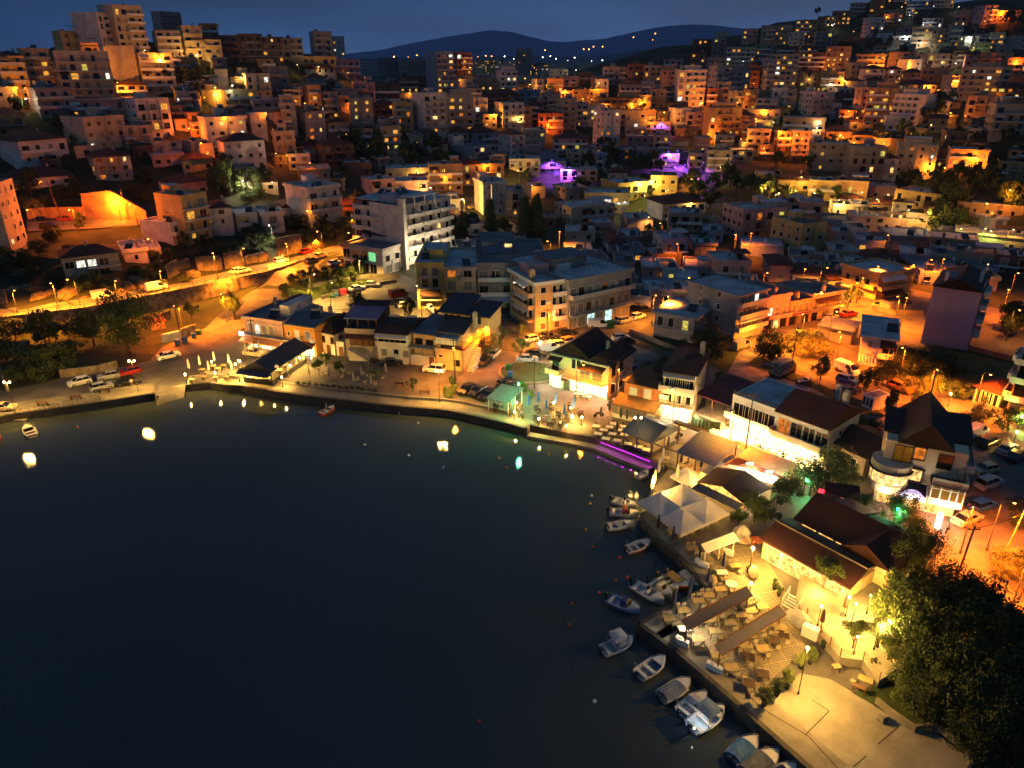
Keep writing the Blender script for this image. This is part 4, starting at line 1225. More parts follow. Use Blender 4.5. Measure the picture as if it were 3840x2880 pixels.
gwall(wz('4', [(2040,865),(2212,835)]), 2.2, 'low painted wall at the road bend below the shrubs')
gwall(wz('5', [(50,860),(240,810)]), 2.0, 'low scribbled wall beside the road below the white houses')
gwall(wz('5', [(320,805),(520,760)]), 5.2, 'tall patchy stone wall above the road below the small white houses')
gwall(wz('4', [(1400,990),(1490,935)]), 3.6, 'slanting white garden wall above the road beside the steps')
gwall(wz('4', [(1480,915),(1580,885)]), 2.2, 'low fenced garden wall above the slanting white wall')
gwall(wz('4', [(0,1190),(60,1190)]), 3.2, 'pale block wall at the left end of the road')
gwall(wz('4', [(100,960),(230,940)]), 1.4, 'short pale wall among bushes left of the brown roofed villa')
gwall(wz('5', [(680,1160),(900,1100),(1100,1055),(1300,1020)]), 1.0, 'low white kerb wall behind the cars at the edge of the yellow lot', CONC)
gwall(wz('5', [(570,1075),(960,1000),(1080,985),(1320,985)]), 1.3, 'pale wall crossing the small park above the yellow lot', CONC)
gwall(wz('7', [(1100,1090),(1260,1130),(1480,1130)]), 1.2, 'low garden wall along the orange street in front of the gabled block', CONC)
gwall(wz('D', [(300,0),(860,230)]), 1.1, 'pale low wall between the gravel lot and the dark gardens', CONC)
gwall(wz('E', [(1760,930),(2000,1010)]), 1.0, 'low cream wall in front of the glass veranda house', CONC)
gwall(wz('E', [(1650,400),(2100,520)]), 1.2, 'long reddish wall behind the dark field', WALL['r'])
gwall(wz('G', [(200,300),(540,450)]), .8, 'low salmon wall along the street left of the palm', WALL['p'])
gwall(wz('A', [(0,560),(290,510)]), 2.0, 'grey wall half hidden by dark shrubs on the left bank')
gwall(wz('A', [(560,780),(900,740),(1090,690)]), 1.6, 'pale stone wall behind the parked cars on the left quay')
gwall(wz('A', [(1500,460),(1680,420)]), 1.9, 'white painted wall behind the waste bins', WALL['w'])
gwall(wz('A', [(1680,420),(1820,370)]), 2.2, 'rough stone wall of the orange lit yard by the bins')
gwall(wz('A', [(1380,290),(1580,215)]), 1.6, 'back stone wall of the orange lit yard')
gwall([(0,372),(5,390),(7,392)], 2.4, 'thick stone wall end at the left edge of the quay road')
# broken wall around the apron, lower right
gwall(wz('I', [(890,1040),(1000,1130),(1110,1210),(1240,1295),(1400,1275),(1500,1330),(1680,1480),(1710,1610)]), .8, 'cracked low concrete wall between the apron and the dark trees', CONC, .3)
# raised terrace lit yellow
RT = [(796,598),(803,612),(820,634),(840,657),(863,660),(879,681),(905,664),(930,635),(938,600),(900,566),(860,556),(845,566),(800,575)]
rp_ = [at(a, b, 2.3) for a, b in RT]
mb = MB(); mb.prism([(p.x,p.y) for p in rp_], .6, 2.3); struct(link('raised_terrace', mb.mesh('raised_terrace', CONL)))
TZ = 1.2+.13
# rope fence on the raised terrace
rf = thing('rope_fence', 'rope fence on thin posts along the edge of the bright raised terrace', 'fence', rp_[1])
ps = [rp_[1].lerp(rp_[2],.2), rp_[2], rp_[2].lerp(rp_[3],.5), rp_[3], rp_[4], rp_[5]]; mb = MB()
for q in ps:
    p = q-rp_[1]; pm = MB(); pm.cyl((p.x,p.y,-.02),(p.x,p.y,1.1),.05,n=6); put('post', pm, M_['wood'], rf)
for a, b in zip(ps, ps[1:]):
    for h in (.35,.65,.95):
        pts = []
        for i in range(7):
            t = i/6; q = a.lerp(b, t)-rp_[1]; pts.append((q.x,q.y,h-.18*4*t*(1-t)))
        mb.tube(pts, .02, 4)
put('rope', mb, M_['wood'], rf)

def rock(label, p, r, seed, m):
    mb = MB(); mb.ball((0,0,0), 1, 14, 9); mb.v = [tuple(Vector(v)*(1+.35*noise.noise(Vector(v)*1.6+Vector((seed,0,0)))+.15*noise.noise(Vector(v)*4+Vector((0,seed,0))))) for v in mb.v]
    o = link('rock_outcrop', mb.mesh('rock_outcrop', m), None, p, seed*1.3, (r*1.3, r*.8, r)); return tag(o, label, 'rock', 'rock outcrops above the road')
RK = mat('pale_rock', '#8a7452', .95, var=.5, scale=1.2, bump=1.0, bscale=2, c2='#5c4a34')
for i, (X, Y, r) in enumerate([(130,1090,2.4),(230,1060,1.8),(330,1130,2.2),(420,1110,2.0),(540,1110,2.6),(610,1070,2.2),(960,1010,2.0),(1060,1050,2.2),(1140,1010,2.6),(1190,1060,1.8),(1590,950,2.2),(1000,1090,1.6),(700,1150,1.4)]): rock(f"pale rock outcrop above the upper road, {ORD[i]} listed from the left end", hz('4', X, Y)-Vector((0,0,.5)), r*.75, i*2.7, RK)
# ---------------------------------------------------------------- buildings around the bay
def hb(label, a, b, D, H, wall, name='house', cat='house', z=1.25, group=None, base=1.0, s=1):
    pa, pb = (at(*a, z), at(*b, z)) if s else (hit(*a), hit(*b))
    d = pb-pa; z0 = min(pa.z, pb.z); pa = Vector((pa.x, pa.y, z0))
    return House(name, label, cat, pa, math.atan2(d.y, d.x), math.hypot(d.x, d.y), D, H, wall, group, base)
FR, DF = M_['frame'], M_['dframe']
G_, SH = M_['glass'], M_['shut']
def wins(h, f, zs, us, w=1.1, hh=1.2, pane=None, fr=FR, kind='sill'):
    for z in zs:
        for u in us: h.win(f, u, z, w, hh, pane or G_, fr, kind)
def door(h, f, u, z=.05, w=1.0, hh=2.1, m=None):
    mb = MB(); h.fbox(mb, f, u-w/2, u+w/2, z, z+hh, -.02, .06); return put('door', mb, m or M_['wood'], h.r)
def ac(h, f, u, z):
    mb = MB(); h.fbox(mb, f, u-.45, u+.45, z, z+.6, .02, .35); return put('air_conditioner', mb, M_['white'], h.r)
def lt(h, x, y, z, c, P): return light((x, y, z), c, P*(.55 if c == 'w' else 1.3), h.r)
def txt(s, size, m, parent, loc, rot, ext=.02, name='lettering'):
    cu = bpy.data.curves.new(name, 'FONT'); cu.body = s; cu.size = size; cu.extrude = ext; cu.align_x = 'CENTER'; cu.resolution_u = 2
    t = bpy.data.objects.new('tmp', cu); C.objects.link(t); bpy.context.view_layer.update()
    me = bpy.data.meshes.new_from_object(t); bpy.data.objects.remove(t); me.name = name
    if not me.materials: me.materials.append(m)
    else: me.materials[0] = m
    o = link(name, me, parent, loc); o.rotation_euler = rot; return o
# 1 corner cafe building with the roof pergola
h = hb('flat roofed corner cafe building with a pergola hut on its blue roof', zp('B',235,690), zp('B',612,752), 11.5, 6.4, WALL['p'])
h.flat_roof(.5, M_['flatd'], over=.5); h.balcony('F', -.3, h.W+.2, 3.2, 1.3, 'rail')
wins(h, 'F', [3.3], [1.2, 4.6, 6.4], 1.3, 2.1, SH, FR, ''); h.win('F', 2.9, 3.3, 1.2, 2.0, LIT[3], FR); h.shop('F', .4, h.W-.4, .2, 2.4, SHOP)
h.awning('F', -.2, h.W+.2, 3.0, 2.6, .8, mat('awning_salmon', '#d08a5c', .8)); h.awning('L', 4, h.D, 3.0, 1.2, .5, M_['cloth_w'])
x0 = h.W-2.6; mb = MB(); mb.box(x0, 3, 6.46, h.W-.3, 11, 9.0); put('stair_house', mb, WALL['w'], h.r)
mb = MB(); mb.box(x0-1.6, 6.5, 8.7, h.W-1.2, 11.8, 8.95); put('hut_roof', mb, M_['tiledark'], h.r)
mb = MB(); [mb.box(x, y, 6.46, x+.15, y+.15, 8.7) for x in (x0-1.4,) for y in (6.7, 9, 11.3)]; put('hut_post', mb, M_['wood'], h.r)
h.chimney(1.5, 8, 6.4, 2); h.chimney(3.8, 10.6, 6.4, 2); h.heater(h.W-3.6, 2.2, 6.46, .2)
for x in (1, 4, 7): lt(h, x, -1.2, 2.3, 'y', 500)
mb = MB(); h.fbox(mb, 'F', -.9, .2, 2.9, 3.7, 1.3, 1.4); put('lit_sign', mb, mat('sign_panel_lit', '#ffffff', .5, var=0, emis='#f4e8ff', es=5), h.r); lt(h, -.6, -1.9, 3, 'w', 350)
# 2 orange house
h = hb('small ochre orange house with grey-blue low roof and brown awning', zp('B',628,755), zp('B',940,802), 9, 6.2, mat('plaster_orange', '#c98838', .9, scale=.4))
mono(h, 0, h.W, 0, 4.5, 6.2, 6.9, M_['flatd']); mono(h, 0, h.W, 4.8, 9, 6.95, 6.3, M_['flatd'])
wins(h, 'F', [3.9], [1.0], .5, .9); h.win('F', 3.0, 3.25, 1.0, 2.1, M_['white'], FR); h.win('F', 5.6, 3.9, 1.2, 1.4, SH, FR, 'sill')
h.balcony('F', .1, 4.1, 3.15, 1.1, 'rail'); h.shop('F', .3, 3.2, .1, 2.3, SHOPW); h.shop('F', 4.2, h.W-.4, .1, 2.3, SHOP)
h.awning('F', 0, 3.4, 3.0, 1.4, .5, mat('awning_orange', '#c06a30', .8)); h.awning('F', 3.6, h.W, 3.1, 1.6, .7, M_['tile'])
ac(h, 'F', h.W-.7, 3.1); lt(h, 2, -1.6, 2.3, 'y', 500); lt(h, h.W-1.5, -1.8, 2.2, 'w', 500); h.chimney(4.5, 6.8, 6.6, 1.6); h.chimney(h.W-1, 7.5, 6.4, 1.8); h.heater(5, 4, 6.9, .4)
# 3 little white house
h = hb('little white cottage with dark hipped tile roof beside the orange house', zp('B',948,748), zp('B',1128,790), 8, 4.6, WALL['w'])
h.hip_roof(1.7, M_['tiledark'], .25); wins(h, 'F', [2.7], [1.9, 4.3], .8, 1.2, G_, M_['wood']); door(h, 'F', 3.1); wins(h, 'R', [2.6], [2], .8, 1.1, G_, M_['wood'])
h2 = hb('tiny white porch hut with a dark door in the alley', zp('B',1148,790), zp('B',1225,800), 3, 2.9, WALL['w'], 'shed', 'hut'); door(h2, 'F', 1.0); h2.flat_roof(.3, M_['flat'])
# 4 dark house with tarpaulin pergola
h = hb('dark two-storey house with blue tarpaulin pergola on its terrace', zp('B',1248,805), zp('B',1568,822), 10, 5.4, WALL['n'])
h.flat_roof(.9, M_['flatd']); mono(h, 0, h.W, 1, 6.5, 8.0, 8.7, mat('tarpaulin_blue', '#40608c', .5, scale=1, wave=('X', 2, .6)), name='tarpaulin')
mb = MB(); [mb.box(x, 1.2, 5.4, x+.18, 1.4, 8) for x in (.2, h.W*.35, h.W*.7, h.W-.3)]; put('pergola_post', mb, M_['wood'], h.r)
mb = MB(); mb.box(0, 6.8, 5.45, h.W, 10, 8.2); put('upper_floor', mb, WALL['d'], h.r); mono(h, 0, h.W, 6.6, 10, 8.25, 9.0, M_['tiledark'])
h.awning('F', .2, h.W-.2, 5.2, 1.0, .6, M_['cloth_br']); wins(h, 'F', [2.9], [1.6, 2.9, 4.2, 5.5], 1.2, 1.7, M_['wood'], DF, '')
mb = MB(); mb.add([(1,-1.6,0),(5,-1.6,0),(5,-.02,0),(1,-.02,0),(1,-.02,2.4),(1,-1.6,2.4)], [(3,2,1,0),(0,1,5),(3,4,2),(0,5,4,3),(1,2,4,5)]); put('stair', mb, M_['slab'], h.r)
# 5 white house
h = hb('white two-storey house with dark shallow roof carrying two solar racks', zp('B',1575,855), zp('B',1888,882), 10, 6.3, WALL['w'])
h.hip_roof(1.3, M_['tiledark'], .4, gable='x'); h.balcony('F', 0, h.W, 4.0, .9, 'solid', WALL['w']); h.win('F', 3.2, 4.1, 5.6, 1.6, G_, FR)
h.awning('F', 0, h.W, 6.2, 1.1, .45); wins(h, 'F', [1.6], [1.4, 5.9], 1.3, 1.4, SH); h.win('F', 3.9, 1.8, .9, 1.2, G_, M_['cloth_b']); door(h, 'F', 3.6, m=M_['white']); ac(h, 'F', 4.8, 1.6)
h.heater(2.3, 3.4, 7.1, .1); h.heater(6, 3.7, 7.1, .1); wins(h, 'R', [3.6], [3, 7], .8, 1)
# 6 annex
h = hb('low white annex with a corrugated grey canopy over hanging plants', zp('B',1908,878), zp('B',2168,908), 5, 2.2, WALL['w'], 'annex', 'annex')
mono(h, 0, h.W, -.2, 4.5, 3.7, 4.3, mat('corrugated_grey', '#8d9296', .6, scale=1, wave=('X', 4, .6))); mb = MB(); [mb.box(x, -.1, 2.2, x+.1, 0, 3.7) for x in (.1, h.W/2, h.W-.2)]; put('post', mb, M_['rail'], h.r); door(h, 'F', h.W-.8, m=M_['wood'])
# 7 big beige house with split roofs
h = hb('big beige house with split sloping dark roofs and outside stair', zp('C',242,642), zp('C',530,680), 11, 3.5, mat('plaster_sand', '#c9a672', .9, scale=.4))
h.flat_roof(.9, M_['flatd'], over=.15); h.win('F', 4.3, 1.1, 1.1, 1.1, G_, M_['rail']); wins(h, 'F', [2.6], [1.0], .8, .3, G_, FR, ''); W_ = h.W
mb = MB(); mb.box(0, 2.6, 3.58, W_-1.3, 11, 6.9); put('upper_floor', mb, h.wall, h.r); mono(h, -.2, W_-1, 2.0, 8, 6.9, 8.3, mat('roof_slate', '#35383f', .8, scale=.8))
h.awning('F', 0, W_-1.6, 6.5, .1, 1.0, M_['cloth_w']); mono(h, 0, W_-1.8, .3, 2.7, 5.6, 6.7, mat('canvas_grey_blue', '#8a93a0', .8), name='terrace_awning')
mb = MB(); mb.box(-5.4, 1.5, -1, -.05, 11, 6.2); put('left_wing', mb, h.wall, h.r); mono(h, -5.4, 0, 1.2, 11, 6.3, 7.0, M_['flatd']); 
for u, z in ((-4.2, 3.5), (-1.9, 3.4)): link('window', win_mesh(1.6, 1.8, '', G_), h.r, (u, 1.44, z))
mb = MB(); mb.box(-1.5, 8.0, 2, W_+2.2, 15, 9.0); put('rear_wing', mb, h.wall, h.r); mono(h, -2.4, 3.2, 7.4, 15.4, 9.0, 10.6, MATS['roof_slate']); mono(h, 3.6, W_+2.4, 7.4, 15.4, 8.9, 9.6, MATS['roof_slate'])
for u in (-1, .3, 1.6, 4.5, 6): link('window', win_mesh(.9, 1.4, '', G_), h.r, (u, 7.95, 7.2))
h.chimney(W_-.4, 7.2, 5.6, 4.0, .8); mb = MB()
for i in range(11): mb.box(W_+.15, .4+i*.42, 0, W_+1.55, .4+(i+1)*.42, .3+i*.3)
put('stair', mb, M_['slab'], h.r); mb = MB(); mb.box(W_+1.6, .3, 0, W_+1.75, 5.4, 1.2); put('stair_wall', mb, WALL['w'], h.r)
# 8 round garden wall by the plaza
rc = atz('C', 1220, 690); mb = MB(); rr_ = []
for i in range(25):
    a = R(20+i*13); rr_.append([(rc.x+math.cos(a)*q, rc.y+math.sin(a)*q*.9, z) for q, z in ((6.2,.9),(6.2,1.65),(5.9,1.65),(5.9,.9))])
mb.loft(rr_); tag(link('round_garden_wall', mb.mesh('round_garden_wall', CONC)), 'low round wall enclosing the dark garden left of the bright restaurant', 'wall')
mb = MB(); mb.prism([(rc.x+math.cos(i*.314)*5.85, rc.y+math.sin(i*.314)*5.2) for i in range(20)], 1.2, 1.36); o = put('garden_grass', mb, GRASS); o['kind'] = 'stuff'
# 9 bright white restaurant
h = hb('white gabled restaurant glowing at street level with balcony above', zp('C',1412,822), zp('C',2008,972), 10.5, 6.4, mat('plaster_cream', '#d2c3a0', .9, scale=.4))
W_ = h.W; h.hip_roof(2.6, M_['tiledark'], .4, gable='y', x0=.2, x1=W_*.62, y0=1.2); h.hip_roof(1.7, M_['tiledark'], .4, gable='y', x0=W_*.6, x1=W_, y0=1.0, z=6.0)
h.balcony('F', 3.2, W_, 3.1, 1.5, 'rail'); mono(h, W_*.56, W_-.6, -1.5, 1.1, 5.3, 6.2, M_['tiledark'], e=.05, name='porch_roof'); mono(h, .2, 2.6, -1.2, .8, 5.6, 6.2, M_['tiledark'], e=.05, name='porch_roof')
for u in (4.9, 5.9, 6.9): h.win('F', u, 4.6, .9, 1.8, G_, FR)
for u in (7.2, 9.6, 11.6, 13.2):
    if u < W_-.6: h.win('F', u, 3.25, 1.8, 2.1, SH, FR)
h.balcony('F', -.2, 2.7, 3.2, 1.5, 'solid', h.wall); h.win('F', 1.2, 3.4, 1.4, 2, G_, FR)
h.shop('F', .4, 2.6, .1, 2.7, SHOP, 1); door(h, 'F', 3.6, w=1.3, m=mat('door_green', '#4c5230', .6)); h.shop('F', 4.6, W_-.5, .4, 2.3, SHOP, 4)
h.awning('F', 5, W_-.4, 2.9, .5, .2, M_['cloth_b']); h.awning('F', 3.0, 4.4, 3.0, 1.3, .5, M_['tile'])
wins(h, 'R', [1.0, 4.2], [2, 5.2], 1.1, 1.4, G_, DF); h.balcony('R', 1, 7, 3.1, .9, 'rail'); h.chimney(W_*.75, 5.5, 6.8, 1.8, .5)
for x in (.6, 5.4, 8.4, 11.4, W_-.6): lt(h, x, -1.0, 2.5, 'w', 1100)
# 10 orange house with lean-to
h = hb('orange plastered two-storey house with tiled hip roof and striped lean-to', zp('D',235,800), zp('D',622,893), 8.5, 5.4, mat('plaster_salmon', '#c47a44', .9, scale=.4))
h.hip_roof(1.8, M_['tiledark'], .35); h.win('F', 1.7, 3.4, 1.3, 1.3, M_['white'], FR); h.win('F', 4.2, 2.9, 1.3, 2.1, M_['white'], FR); h.win('F', 7.0, 3.3, 1.3, 1.3, M_['white'], FR)
mono(h, -.6, h.W+.1, -3.2, 0, 2.3, 3.0, mat('striped_tile', '#94704a', .85, scale=1, wave=('X', 5, .5)), e=.15, name='lean_to_roof')
mb = MB(); mb.box(-.6, -3.2, -.3, h.W+.1, -3.0, .7); mb.box(-.6, -3, -.3, -.4, 0, .7); mb.box(h.W-1.2, -3.19, .7, h.W+.1, -3.01, 2.3); put('lean_to_wall', mb, WALL['w'], h.r)
mb = MB()
for i in range(8): x = -.5+i*1.05; mb.box(x, -3.15, .72, x+.95, -3.08, 2.28)
put('glazing', mb, SH, h.r); h.chimney(h.W-1.2, 4, 6.4, 1.2)
# 11 three-storey white house with shop
h = hb('three-storey white house with stepped balconies above a blazing shop', zp('D',622,868), zp('D',940,925), 11, 8.4, WALL['b'], 'house', 'house')
W_ = h.W; h.hip_roof(1.7, M_['tiledark'], .45); h.balcony('F', -.3, W_+.3, 2.9, 1.4, 'rail'); h.balcony('F', -.4, W_+.3, 5.6, 1.5, 'solid', WALL['w'])
for i in range(6): h.win('F', .9+i*(W_-1.6)/5, 5.75, 1.0, 2.0, G_, FR)
for i in range(5): h.win('F', 1.0+i*(W_-2)/4, 3.05, 1.1, 1.9, LIT[1] if i in (3,) else (LIT[2] if i == 1 else G_), FR)
h.awning('F', 0, W_, 8.2, .9, .35, M_['cloth_w']); h.awning('F', 0, W_, 5.4, .9, .35, M_['cloth_w'])
h.shop('F', .3, W_-.3, .1, 2.5, SHOP, 3); h.chimney(W_-.6, 8.4, 8.6, 2.4, .8)
for x in (1, 3.6, 6.2): lt(h, x, -1.6, 2.2, 'w', 1700)
mb = MB(); mb.box(W_-2.2, -3.2, -.3, W_-.2, -1.5, .75); mb.k = 1; mb.box(W_-2.1, -3.1, .75, W_-.3, -1.6, .85); o = put('display_counter', mb, [M_['white'], mat('crushed_ice', '#f0f4f8', .6)])
o.location = h.r.location; o.rotation_euler = h.r.rotation_euler; tag(o, 'white display counter standing in front of the blazing shop', 'counter')
# 12 maroon shed with green netting
h = hb('open shed under a maroon corrugated roof with clutter inside', zp('D',985,835), zp('D',1305,955), 9.5, 0, WALL['d'], 'shed', 'shed')
W_ = h.W; mono(h, 0, W_, 0, 9.5, 3.6, 4.3, mat('corrugated_maroon', '#6a2e34', .7, scale=1, wave=('X', 3.5, .55)))
for i, (x, y) in enumerate([(.1,.1),(W_/2,.1),(W_-.1,.1),(.1,9.2),(W_-.1,9.2)]): mb = MB(); mb.cyl((x,y,-.2),(x,y,3.65),.09); put('post', mb, M_['wood'], h.r)
mb = MB(); mb.box(0, 9.2, -.2, W_, 9.4, 4.2); mb.box(0, 3, -.2, .15, 9.2, 3.8); put('back_wall', mb, WALL['d'], h.r)
mb = MB(); mb.box(.1, -.3, -.2, W_, 9, .5); put('floor_slab', mb, M_['slab'], h.r)
def sheet(name, label, cat, A, B, h0, h1, m, fold=.12, thick=None):
    mb = MB(); n = 26; rows = []
    d = (B-A); nn = Vector((-d.y, d.x, 0)).normalized()
    for i in range(n+1):
        t = i/n; p = A.lerp(B, t); o = nn*math.sin(i*1.9)*fold; sag = .35*math.sin(math.pi*t)
        rows.append([(p.x+o.x, p.y+o.y, A.z+h0), (p.x+o.x*.6, p.y+o.y*.6, A.z+(h0+h1)/2), (p.x, p.y, A.z+h1-sag), (p.x+nn.x*.03, p.y+nn.y*.03, A.z+h1-sag), (p.x+o.x+nn.x*.03, p.y+o.y+nn.y*.03, A.z+h0)])
    mb.loft(rows, closed=True); return tag(link(name, mb.mesh(name, m)), label, cat)
sheet('shade_net', 'crumpled dark green netting fence in front of the maroon shed', 'netting', atz('D',955,960), atz('D',1240,1050), 0, 2.2, mat('green_net', '#263a1e', .9, var=.4, scale=2), .2)
# 13 long white restaurant
h = hb('long white restaurant, half flat roofed half tiled, dazzling ground floor', (728.5,431), (821.5,468), 10, 6.3, WALL['w'])
W_ = h.W; Wm = W_*.48; mb = MB(); mb.k = 0; mb.box(.2, .2, 6.3, Wm, 9.8, 6.36); mb.k = 1
for a in ((0,0,Wm,.2),(0,.2,.2,9.8),(0,9.8,Wm,10)): mb.box(a[0]-.03,a[1]-.03,6.31,a[2],a[3],6.6)
put('roof', mb, [M_['flat'], M_['white']], h.r); mb = MB()
for i in range(14):
    x = .1+i*(Wm-.2)/14; mb.box(x, .0, 6.6, x+.07, .08, 7.3); mb.add([(x,.02,6.62),(x+.06,.02,6.62),(x+.6,.06,7.25),(x+.54,.06,7.25)], [(0,1,2,3)]); mb.add([(x+.54,.02,6.62),(x+.6,.02,6.62),(x+.06,.06,7.25),(x,.06,7.25)], [(0,1,2,3)])
mb.box(0, 0, 7.25, Wm, .1, 7.33); put('roof_railing', mb, M_['rail'], h.r)
h.hip_roof(2.2, M_['tile'], .4, gable='x', x0=Wm+.2, x1=W_)
h.balcony('F', -.3, Wm, 3.2, 1.5, 'solid', WALL['w']); h.balcony('F', Wm+.1, W_, 3.1, 1.7, 'solid', WALL['b'])
for i in range(4): h.win('F', 1.4+i*(Wm-1.8)/3.4, 3.35, 1.9, 2.1, G_, FR)
for i in range(4): h.win('F', Wm+1.6+i*(W_-Wm-2.4)/3, 3.3, 2.0, 2.2, G_ if i else LIT[4], FR)
h.shop('F', .5, W_-.5, .5, 2.4, SHOP, 8); wins(h, 'R', [4], [4], .8, .9); h.chimney(W_-3.4, 8.8, 6.8, 2.6, .7, M_['slab']); h.chimney(W_-1.0, 6.2, 7.2, 2.8, .8)
mb = MB(); mb.box(-1.5, -4.2, -.3, W_*.2, -.05, .7); mb.box(W_*.2, -3.3, -.3, W_+1, -.05, .5); put('dining_terrace', mb, M_['slab'], h.r)
mb = MB(); mb.box(W_*.24, -3.3, .5, W_*.9, -3.15, 1.0); put('terrace_wall', mb, M_['white'], h.r)
for x0 in (W_*.2, W_*.68): 
    mb = MB(); [mb.box(x0+.2, -4.0+i*.35, -.3, x0+2.4, -3.65+i*.35+.01*i, .1+i*.13) for i in range(2)]; put('steps', mb, M_['slab'], h.r)
for i in range(7): lt(h, .8+i*(W_-1.6)/6, -1.7, 2.6, 'w' if i%2 else 'y', 1500)
# 14 small tiled house behind the plane tree
h = hb('small old house with dark corrugated gable roof behind the plane tree', (828,461), (862,478), 9, 3.2, WALL['n']); h.hip_roof(1.6, M_['tiledark'], .3, gable='x'); wins(h, 'F', [1.3], [1.5, 4], .8, 1)
# 15 villa with the round tower
h = hb('cream villa with round glazed tower, steep gable and shop below', zp('G',700,445), zp('G',1455,612), 11, 9.3, mat('plaster_villa', '#c9b494', .9, scale=.5), 'villa', 'villa')
W_ = h.W; gx0, gx1 = W_*.24, W_*.62
h.hip_roof(3.2, M_['tiledark'], .35, gable='y', x0=gx0-.6, x1=gx1+1.6); 
mono(h, -.2, gx0, 2.5, 9, 9.4, 10.0, M_['tiledark'], name='wing_roof'); mono(h, gx1+1.2, W_+.3, 3, 11, 9.3, 9.9, M_['tiledark'], axis='y', name='wing_roof')
def tower(x, y, r, z0, z1, m, name='tower'):
    mb = MB(); mb.lathe([(r, z0), (r, z1)], 20, (x, y)); return put(name, mb, m, h.r, smooth=False)
tower(1.2, .2, 2.5, 2.6, 3.7, h.wall); t = tower(1.2, .2, 2.35, 3.7, 5.4, LIT[1], 'tower_glazing')
mb = MB()
for i in range(14): a = 2*math.pi*i/14; mb.box(1.2+2.4*math.cos(a)-.06, .2+2.4*math.sin(a)-.06, 3.7, 1.2+2.4*math.cos(a)+.06, .2+2.4*math.sin(a)+.06, 5.4)
put('glazing_bar', mb, FR, h.r); tower(1.2, .2, 2.75, 5.4, 5.6, M_['tiledark'], 'tower_eave'); tower(1.2, .2, 2.5, 5.6, 6.5, h.wall, 'tower_parapet')
h.win('F', 2.2, 6.6, 2.0, 2.2, mat('curtain_yellow', '#c99a2c', .8), DF); h.win('F', (gx0+gx1)/2, 7.4, 1.2, 1.5, LIT[4], DF, 'sill'); h.win('F', (gx0+gx1)/2, 4.2, 1.7, 1.5, LIT[1], DF, 'sill')
for zz, rw in ((8.95, .8), (5.75, 1.05)):
    mb = MB(); c = (gx0+gx1)/2; pts = [(c+rw*math.cos(R(a)), -.12, zz+.35*math.sin(R(a))) for a in range(0, 181, 20)]; mb.tube(pts, .09, 5); put('arched_lintel', mb, M_['tiledark'], h.r)
mb = MB(); mb.box(gx1+.1, -2.4, 2.6, W_+.4, .0, 3.5); put('bay_base', mb, h.wall, h.r); mb = MB(); mb.box(gx1+.2, -2.3, 3.5, W_+.3, .0, 5.3); put('bay_glazing', mb, mat('bay_glass', '#3a3018', .2, var=.3, emis='#a07828', es=.25), h.r)
mb = MB(); [mb.box(x-.07, -2.42, 3.5, x+.07, -2.25, 5.3) for x in (gx1+.25, gx1+1.3, gx1+3.2, W_-1.2, W_+.3)]; [mb.box(W_+.25, y, 3.5, W_+.42, y+.14, 5.3) for y in (-1.6, -.6)]; mb.box(gx1+.15, -2.42, 4.85, W_+.4, -2.3, 4.95); put('bay_frame', mb, FR, h.r)
mb = MB(); mb.box(gx1, -2.6, 5.3, W_+.6, .0, 5.5); put('bay_eave', mb, M_['tiledark'], h.r); mb = MB(); mb.box(gx1+.1, -2.5, 5.5, W_+.5, -2.3, 6.4); mb.box(W_+.3, -2.3, 5.5, W_+.5, 2, 6.4); put('bay_parapet', mb, h.wall, h.r)
h.awning('F', gx0+.3, gx1-.1, 3.9, 1.7, .8, M_['cloth_n']); h.shop('F', .2, W_-1.6, .1, 2.4, SHOPW, 4); wins(h, 'R', [4, 6.8], [3, 7], .9, 1.5)
h.win('F', W_-2.4, 6.7, 1.5, 2.0, G_, DF); h.balcony('R', 1, 9, 6.4, 1.2, 'solid', WALL['w'])
for x in (.8, 4.2, 7.6, W_-.8): lt(h, x, -3.1, 2.5, 'w', 900)
mb = MB(); mb.lathe([(.3,.4),(.34,.6),(.34,2.3),(.3,2.5)], 14, (W_-1.9, -4.2)); mb2 = put('shop_sign_column', mb, mat('sign_column_lit', '#ffffff', .5, var=0, emis='#fff6ec', es=5)); mb2.location = h.r.location; mb2.rotation_euler = h.r.rotation_euler; tag(mb2, 'glowing white cylinder sign standing before the villa shop', 'sign')
mb = MB(); c = (gx0+.4, -1.6); pts = [(c[0]+1.6+1.6*math.cos(R(a)), -2.2, 2.5+.9*math.sin(R(a))) for a in range(0, 181, 15)]
mb.add(pts+[(p[0], -.1, p[2]) for p in pts], [(i, i+1, 13+i+1, 13+i) for i in range(12)]+[tuple(range(12,-1,-1))]); put('shop_canopy', mb, mat('canopy_lilac', '#c8b8e8', .6, emis='#d8c8ff', es=.8), h.r)
# 16 taverna under maroon roofs
MAR = mat('maroon_tile', '#40201f', .8, var=.25, scale=1, wave=('X', 3.2, .6)); GREYR = mat('grey_felt_roof', '#58504a', .9, var=.3, scale=.5)
def wb(label, x, y, dx, dy, W, D, H, wall, name='taverna', cat='restaurant', z=1.25): return House(name, label, cat, Vector((x, y, z)), math.atan2(dy, dx), W, D, H, wall)
h = wb('low taverna wing with maroon and grey felt roof slopes behind the terrace', 30.0, 73.4, .6, -.8, 11, 5, 2.7, mat('plaster_taverna', '#c8b48a', .9))
mono(h, 0, 11, -.3, 2.6, 2.7, 4.0, MAR, e=.3); mono(h, 0, 11, 2.75, 5, 4.05, 3.3, GREYR, e=.3, name='roof_back'); h.shop('F', .6, 10.4, .2, 2.1, SHOPW, 5); lt(h, 3, -1.6, 2.1, 'y', 900); lt(h, 8.5, -1.8, 2.1, 'y', 900); lt(h, 5, 7, 2.4, 'y', 500)
